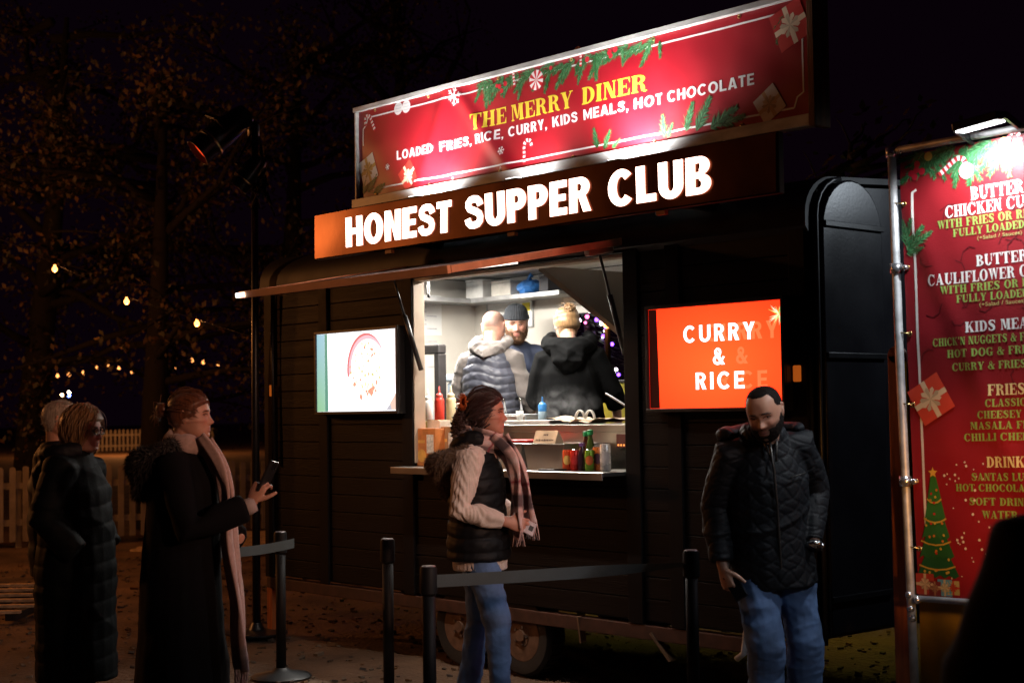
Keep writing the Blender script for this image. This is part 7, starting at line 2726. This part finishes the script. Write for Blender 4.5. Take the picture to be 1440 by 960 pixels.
def can(px, col, band, label, h=.118, r=.0265, Yc=None, glow=False):
    Yc = Yc or YF - .03
    c = px_at_y(px, 650, Yc)
    t = thing('drink_can', label, 'drink can', (c.x, Yc, SHZ), group='drink cans on the serving shelf')
    m = MB()
    m.lathe([(r * .8, .001), (r * .86, .004), (r, .012), (r, h - .012), (r * .86, h - .002)], (c.x, Yc, SHZ), seg=24)
    m.build('body', mat('can_%d' % px, col, .28, .35, var=.12, scale=30), t, auto=40)
    MB().lathe([(r * .86, 0), (r * .88, .002), (r * .80, .003), (r * .78, 0), (0, .0)], (c.x, Yc, SHZ + h - .0018), seg=24).build('rim', chrome, t, auto=40)
    m = MB()
    d_ = Vector((0 - c.x, -Yc, 0)).normalized()
    for k in range(12):
        g0, g1 = -.9 + 1.8 * k / 12, -.9 + 1.8 * (k + 1) / 12
        q = []
        for g in (g0, g1):
            u = Matrix.Rotation(g, 3, 'Z') @ d_
            hh = h * .22 * math.sqrt(max(0, 1 - (g / .95) ** 2))
            q.append((u, hh))
        b0 = Vector((c.x, Yc, SHZ + h * .5))
        m.add([b0 + q[0][0] * (r + .0006) - Vector((0, 0, q[0][1])), b0 + q[1][0] * (r + .0006) - Vector((0, 0, q[1][1])), b0 + q[1][0] * (r + .0006) + Vector((0, 0, q[1][1])), b0 + q[0][0] * (r + .0006) + Vector((0, 0, q[0][1]))], [(0, 1, 2, 3)])
    m.build('print', mat('can_print_%d' % px, band, .4), t)


can(797.5, (.70, .10, .03), (.80, .55, .15), 'orange red drink can with a yellow patch, leftmost in the row of cans')
can(808.5, (.60, .03, .02), (.45, .02, .02), 'plain red drink can between the orange red can and the dark bottle')
can(829, (.16, .34, .03), (.55, .12, .03), 'green drink can right of the dark bottle')
can(840, (.60, .16, .03), (.07, .02, .05), 'orange drink can with a dark patch, beside the white can', h=.135, Yc=YF + .02)
can(851.5, (.66, .62, .58), (.55, .50, .48), 'tall white drink can at the right end of the row', h=.155, r=.0305, Yc=YF - .045)
for px, py, lab, body in ((818.5, 622, 'dark bottle with a purple cap among the drink cans', (.03, .012, .02)), (824, 606, 'bottle with a green cap behind the dark bottle', (.10, .03, .02)), (830.5, 604, 'bottle with a green cap behind the green can', (.06, .10, .02))):
    Yc = YF - .02 if px < 820 else YF + .12
    c = px_at_y(px, 640, Yc)
    h = px_at_y(px, py, Yc).z - SHZ
    t = thing('bottle', lab, 'bottle', (c.x, Yc, SHZ), group='bottles among the cans')
    MB().lathe([(.024, .001), (.026, .01), (.026, h * .55), (.013, h * .80), (.012, h * .88)], (c.x, Yc, SHZ), seg=20).build('glass', mat('bottle_%d' % px, body, .12, var=.05), t, auto=40)
    MB().lathe([(.016, 0), (.017, .003), (.017, h * .12), (.012, h * .13)], (c.x, Yc, SHZ + h * .87), seg=14).build('cap', mat('cap_%d' % px, (.12, .05, .18) if px < 820 else (.03, .35, .12), .4), t)

# paper, tray and bits on the worktop
def sheet_paper(label, p0, p1, Yp, dep, col, seed, amp=.016):
    a, b = px_at_y(p0, 595, Yp).x, px_at_y(p1, 595, Yp).x
    t = thing('paper_sheet', label, 'paper', (a, Yp, WT), group='papers on the worktop')
    nu, nv = 30, 12
    vs = [(a + (b - a) * i / nu, Yp + dep * j / nv, WT + .004 + amp * (.55 + .3 * math.sin(i * .17 + seed) + .35 * mnoise.noise((i * .16 + seed, j * .25, seed)))) for j in range(nv + 1) for i in range(nu + 1)]
    fs = [(j * (nu + 1) + i, j * (nu + 1) + i + 1, (j + 1) * (nu + 1) + i + 1, (j + 1) * (nu + 1) + i) for j in range(nv) for i in range(nu)]
    m = MB()
    m.add(vs, fs)
    o = m.build('sheet', mat('paper_%d' % p0, col, .8, var=.1), t, smooth=True)
    s = o.modifiers.new('s', 'SOLIDIFY')
    s.thickness = .0015


sheet_paper('buff greaseproof paper rumpled on the left of the worktop', 766, 812, YF + .33, .30, (.62, .48, .33), 1, .045)
sheet_paper('long pale buff paper along the right of the worktop', 806, 872, YF + .32, .28, (.66, .54, .40), 4, .04)
c0, c1_ = px_at_y(706, 596, YF + .34).x, px_at_y(772, 596, YF + .34).x
t = thing('tray', 'white plastic tray on the worktop in front of the balding cook', 'tray', (c0, YF + .34, WT))
mb = MB()
mb.box(c0, c1_, YF + .34, YF + .60, WT + .001, WT + .008)
for q_ in ((c0, c0 + .008, YF + .34, YF + .60), (c1_ - .008, c1_, YF + .34, YF + .60), (c0 + .008, c1_ - .008, YF + .34, YF + .348), (c0 + .008, c1_ - .008, YF + .592, YF + .60)):
    mb.box(*q_, WT + .0082, WT + .026)
mb.build('tray', white_paint, t, bevel=.003)
c = px_at_y(731, 588, YF + .45)
t = thing('paper_cup', 'slim white paper cup standing on the white tray', 'paper cup', (c.x, c.y, WT))
MB().lathe([(.018, .01), (.024, .085), (.022, .085), (.017, .012)], (c.x, YF + .45, WT), seg=18).build('cup', white_paint, t, smooth=True)
MB().lathe([(.0245, .083), (.0255, .087), (.0235, .087)], (c.x, YF + .45, WT), seg=18).build('rim', white_paint, t, smooth=True)
c = px_at_y(763, 585, YF + .66)
t = thing('sauce_bottle', 'small blue squeezy bottle standing on the worktop between the cooks', 'sauce bottle', (c.x, YF + .66, WT))
MB().lathe([(.026, 0), (.028, .006), (.028, .075), (.027, .08)], (c.x, YF + .66, WT), seg=20).build('bottle', mat('clear_blue_plastic', (.45, .62, .75), .2, var=.05), t, auto=40)
MB().lathe([(.027, .081), (.028, .12), (.018, .135), (.007, .14), (.004, .175)], (c.x, YF + .66, WT), seg=20).build('cap', mat('blue_cap', (.05, .25, .62), .35), t, auto=40)
c = px_at_y(826, 586, YF + .40)
t = thing('paper_bag', 'white twisted handles of a paper bag standing up on the worktop', 'paper bag', (c.x, YF + .40, WT))
for dx in (-.028, .028):
    MB().tube([(c.x + dx + .05 * math.cos(g) * .8 - .02, YF + .40 + dx * .5, WT + .02 + .062 * math.sin(g)) for g in [PI * k / 10 for k in range(11)]], [(.006, .010)] * 11, 8).build('handle', white_paint, t, smooth=True)
MB().obox((c.x - .02, YF + .42, WT + .018), (.10, 0, 0), (0, .06, 0), (0, 0, .014)).build('bag', mat('bag_paper', (.68, .58, .46), .8), t, bevel=.01)
a, b = px_at_y(852, 553, YF + .55), px_at_y(884, 573, YF + .5)
t = thing('tongs', 'dark cooking tongs held at the right edge of the hatch', 'tongs', a)
MB().tube([a, b], .006, 8).build('arm', black_metal, t)
MB().tube([a + Vector((0, .02, -.006)), b + Vector((0, .01, -.002))], .006, 8).build('arm', black_metal, t)
# control panel
a = px_at_y(868, 608, YF + .288)
t = thing('control_panel', 'small dark control panel with three orange lamps at the right of the counter', 'control panel', (a.x, YF + .29, 1.30))
x0_, x1_ = a.x, WX1 - .01
MB().box(x0_, x1_, YF + .278, YF + .2945, 1.335, 1.415).build('plate', mat('panel_red_brown', (.10, .03, .025), .5), t, bevel=.003)
for k in range(3):
    MB().box(x0_ + .014 + .022 * k, x0_ + .024 + .022 * k, YF + .274, YF + .2778, 1.346, 1.356).build('lamp', emat('panel_lamp', (1.0, .35, .08), 1.4), t)
# notices


wy0, wy1 = on_x(592.5, 440, X0 + .063), on_x(621, 440, X0 + .063)
z0_, z1_ = on_x(607, 471, X0 + .063).z, on_x(607, 415, X0 + .063).z
t = thing('notice', 'large white notice sheet on the left inner wall of the kitchen', 'notice', (X0 + .063, wy0.y, z0_))
MB().box(X0 + .0605, X0 + .063, wy0.y, wy1.y, z0_, z1_).build('paper', white_paint, t)
mb = MB()
for k in range(16):
    mb.box(X0 + .0632, X0 + .0636, wy0.y + .05, wy1.y - .05 - .12 * (k % 3), z1_ - .07 - k * .033, z1_ - .062 - k * .033)
mb.build('print', mat('grey_ink', (.45, .45, .48), .7), t)
na, nb = on_y(687, 462, YB - .064), on_y(748.5, 416, YB - .064)
t = thing('notice_board', 'white notice board with a yellow panel on the rear wall of the kitchen', 'notice board', (na.x, YB - .064, na.z))
MB().box(na.x, nb.x, YB - .072, YB - .061, na.z, nb.z).build('board', white_paint, t)
mb = MB()
xs_ = on_y(736, 440, YB - .064).x
mb.box(xs_, nb.x - .02, YB - .075, YB - .0722, (na.z + nb.z) / 2, nb.z - .05)
mb.box(xs_, nb.x - .02, YB - .075, YB - .0722, na.z + .10, (na.z + nb.z) / 2 - .02)
mb.build('yellow_sheet', mat('yellow_paper', (.72, .60, .05), .6), t)
mb = MB()
mb.box(na.x - .012, na.x - .0005, YB - .078, YB - .061, na.z - .012, nb.z + .012)
mb.box(nb.x + .0005, nb.x + .012, YB - .078, YB - .061, na.z - .012, nb.z + .012)
mb.box(na.x, nb.x, YB - .078, YB - .061, nb.z + .0005, nb.z + .012)
mb.box(na.x, nb.x, YB - .078, YB - .061, na.z - .012, na.z - .0005)
mb.build('frame', galv, t)
mb = MB()
mb.box(na.x + .03, na.x + .06, YB - .0745, YB - .0722, nb.z - .16, nb.z - .10)
for k in range(7):
    mb.box(na.x + .12, na.x + .42 - .05 * (k % 3), YB - .0745, YB - .0722, nb.z - .14 - k * .06, nb.z - .128 - k * .06)
mb.build('print', mat('grey_ink', (.45, .45, .48), .7), t)
# fridge frame and bin at the left, yellow crate at the right
a = on_y(598, 485, YF + 1.0)
b = on_y(619, 485, YF + 1.0)
t = thing('dark_rack', 'dark square-edged metal rack at the left of the kitchen', 'rack', (b.x, YF + 1.0, .5))
rk = mat('dark_rack_metal', (.045, .042, .042), .5, .3)
MB().box(a.x - .25, b.x, YF + .98, YF + 1.06, a.z - .07, a.z).build('top_bar', rk, t, bevel=.012)
MB().box(b.x - .055, b.x, YF + .982, YF + 1.058, .5, a.z - .071).build('upright', rk, t, bevel=.008)
MB().box(a.x - .25, b.x - .056, YF + .985, YF + 1.05, 1.35, 1.40).build('shelf', rk, t, bevel=.008)
a, b = on_y(628, 555, YF + 1.25), on_y(652, 525, YF + 1.25)
t = thing('bin', 'grey blue lidded bin at the left of the kitchen behind the bottles', 'bin', ((a.x + b.x) / 2, YF + 1.35, .5))
MB().box(a.x, b.x, YF + 1.25, YF + 1.5, .5, b.z - .06).build('body', mat('grey_blue_plastic', (.20, .25, .30), .45), t, bevel=.02)
MB().box(a.x - .012, b.x + .012, YF + 1.24, YF + 1.51, b.z - .0595, b.z).build('lid', mat('grey_blue_lid', (.30, .36, .42), .4), t, bevel=.015)
a, b = on_y(842, 590, YF + 1.55), on_y(900, 537, YF + 1.55)
t = thing('crate', 'olive yellow cabinet behind the cook in the black hoodie', 'cabinet', ((a.x + b.x) / 2, YF + 1.6, .5))
MB().box(a.x, b.x, YF + 1.55, YF + 1.88, .5, b.z).build('body', mat('yellow_cabinet', (.42, .33, .03), .5), t, bevel=.006)
MB().box(a.x - .01, b.x + .01, YF + 1.54, YF + 1.885, b.z + .0005, b.z + .02).build('top', rk, t, bevel=.004)
# boxes and a blue bag on the high shelf
rnd = random.Random(31)
for k, (x, w_, h_, col, lab) in enumerate(((-9.12, .20, .14, (.70, .69, .66), 'white box on the high kitchen shelf, in the corner'), (-8.82, .22, .11, (.66, .62, .55), 'buff box on the high kitchen shelf, middle of the row'), (-8.28, .10, .12, (.05, .05, .06), 'small black box on the high kitchen shelf, at the right end'))):
    t = thing('storage_box', lab, 'box', (x, YB - .2, 2.431), group='boxes on the high shelf')
    MB().box(x, x + w_, YB - .30, YB - .10, 2.4315, 2.43 + h_).build('box', mat('box_%d' % k, col, .6), t, bevel=.005)
    MB().box(x - .003, x + w_ + .003, YB - .303, YB - .097, 2.4305 + h_, 2.445 + h_).build('lid', mat('box_lid_%d' % k, [c_ * .9 for c_ in col], .5), t, bevel=.003)
t = thing('plastic_bag', 'crumpled blue plastic bag on the high kitchen shelf', 'bag', (-8.47, YB - .22, 2.43))
mb = MB()
mb.ball((-8.47, YB - .22, 2.49), (.10, .09, .06), 20, 12)
mb.v = [tuple(Vector(v) + Vector((1, 1, 1)) * .022 * mnoise.noise(Vector(v) * 22)) for v in mb.v]
mb.build('bag', mat('blue_plastic', (.05, .22, .62), .35), t)
MB().tube([(-8.47, YB - .22, 2.54), (-8.46, YB - .23, 2.57), (-8.44, YB - .22, 2.585)], [.03, .012, .022], 8).build('knot', mat('blue_plastic', (.05, .22, .62), .35), t, smooth=True)

# more of the kitchen: hanging hook, tubs, stacked cups, bain-marie
c = on_y(603, 392, YF + .30)
t = thing('hook', 'pale hanging hook at the top left inside the hatch', 'hook', c)
MB().tube([c + Vector((0, 0, .02)), c - Vector((0, 0, .09)), c - Vector((.01, 0, .11)), c - Vector((.022, 0, .10)), c - Vector((.022, 0, .0))], .006, 8).build('rod', white_paint, t, smooth=True)
MB().ball(c - Vector((0, 0, .115)), .012, 10, 6).build('knob', black_metal, t, smooth=True)
for px, hh, r, col, lab in ((655, .14, .06, (.62, .60, .55), 'white plastic tub on the worktop behind the curly haired woman'), (676, .10, .055, (.50, .14, .05), 'squat orange tub on the worktop behind the curly haired woman')):
    c = px_at_y(px, 590, YF + .5)
    t = thing('tub', lab, 'tub', (c.x, YF + .5, WT))
    MB().lathe([(r * .85, 0), (r, hh * .9), (r * 1.04, hh * .9), (r * 1.04, hh * .96)], (c.x, YF + .5, WT), seg=24).build('tub', mat('tub_%d' % px, col, .4), t, auto=40)
    MB().lathe([(r * 1.06, hh * .961), (r * 1.06, hh), (r * .9, hh * 1.02), (0, hh * 1.02)], (c.x, YF + .5, WT), seg=24).build('lid', mat('tub_lid_%d' % px, [x * .8 for x in col], .4), t, auto=40)
c = px_at_y(723, 590, YF + .78)
t = thing('bain_marie', 'steel bain-marie on the worktop in front of the balding cook', 'food warmer', (c.x, YF + .75, WT))
MB().box(c.x - .26, c.x + .24, YF + .66, YF + .90, WT + .001, WT + .055).build('body', steel, t, bevel=.008)
mb = MB()
for k in range(3):
    mb.box(c.x - .25 + .163 * k, c.x - .095 + .163 * k, YF + .675, YF + .885, WT + .0555, WT + .066)
mb.build('insert', galv, t, bevel=.005)
for k in range(3):
    MB().tube([(c.x - .20 + .163 * k, YF + .74, WT + .05), (c.x - .17 + .163 * k, YF + .70, WT + .15), (c.x - .165 + .163 * k, YF + .69, WT + .165)], [.012, .006, .006], 8).build('ladle', chrome, t, smooth=True)

# steam over the hot plate
def steam():
    a = on_y(735, 592, YF + .75)
    b = on_y(838, 515, YF + .75)
    m = bpy.data.materials.new('steam')
    m.use_nodes = True
    nt = m.node_tree
    nt.nodes.clear()
    out = nt.nodes.new('ShaderNodeOutputMaterial')
    pv = nt.nodes.new('ShaderNodeVolumePrincipled')
    pv.inputs['Color'].default_value = (.95, .95, .97, 1)
    tc = nt.nodes.new('ShaderNodeTexCoord')
    nz = nt.nodes.new('ShaderNodeTexNoise')
    nz.inputs['Scale'].default_value = 8
    nz.inputs['Detail'].default_value = 3
    nz.inputs['Distortion'].default_value = 1.6
    mr = nt.nodes.new('ShaderNodeMapRange')
    mr.inputs['From Min'].default_value = .46
    mr.inputs['From Max'].default_value = .80
    mr.inputs['To Max'].default_value = 2.2
    gr = nt.nodes.new('ShaderNodeVectorMath')
    gr.operation = 'DISTANCE'
    gr.inputs[1].default_value = (.5, .5, .22)
    fm = nt.nodes.new('ShaderNodeMapRange')
    fm.inputs['From Min'].default_value = .12
    fm.inputs['From Max'].default_value = .5
    fm.inputs['To Min'].default_value = 1
    fm.inputs['To Max'].default_value = 0
    mu = nt.nodes.new('ShaderNodeMath')
    mu.operation = 'MULTIPLY'
    nt.links.new(tc.outputs['Generated'], gr.inputs[0])
    nt.links.new(gr.outputs['Value'], fm.inputs['Value'])
    nt.links.new(tc.outputs['Object'], nz.inputs['Vector'])
    nt.links.new(nz.outputs['Fac'], mr.inputs['Value'])
    nt.links.new(mr.outputs[0], mu.inputs[0])
    nt.links.new(fm.outputs[0], mu.inputs[1])
    nt.links.new(mu.outputs[0], pv.inputs['Density'])
    nt.links.new(pv.outputs[0], out.inputs['Volume'])
    mb = MB()
    mb.ball(((a.x + b.x) / 2, YF + .80, (a.z + b.z) / 2), ((b.x - a.x) / 2, .16, (b.z - a.z) / 2), 20, 12)
    o = mb.build('steam', m)
    tag(o, 'thin steam rising over the worktop in front of the cooks', 'steam', kind='stuff')


steam()
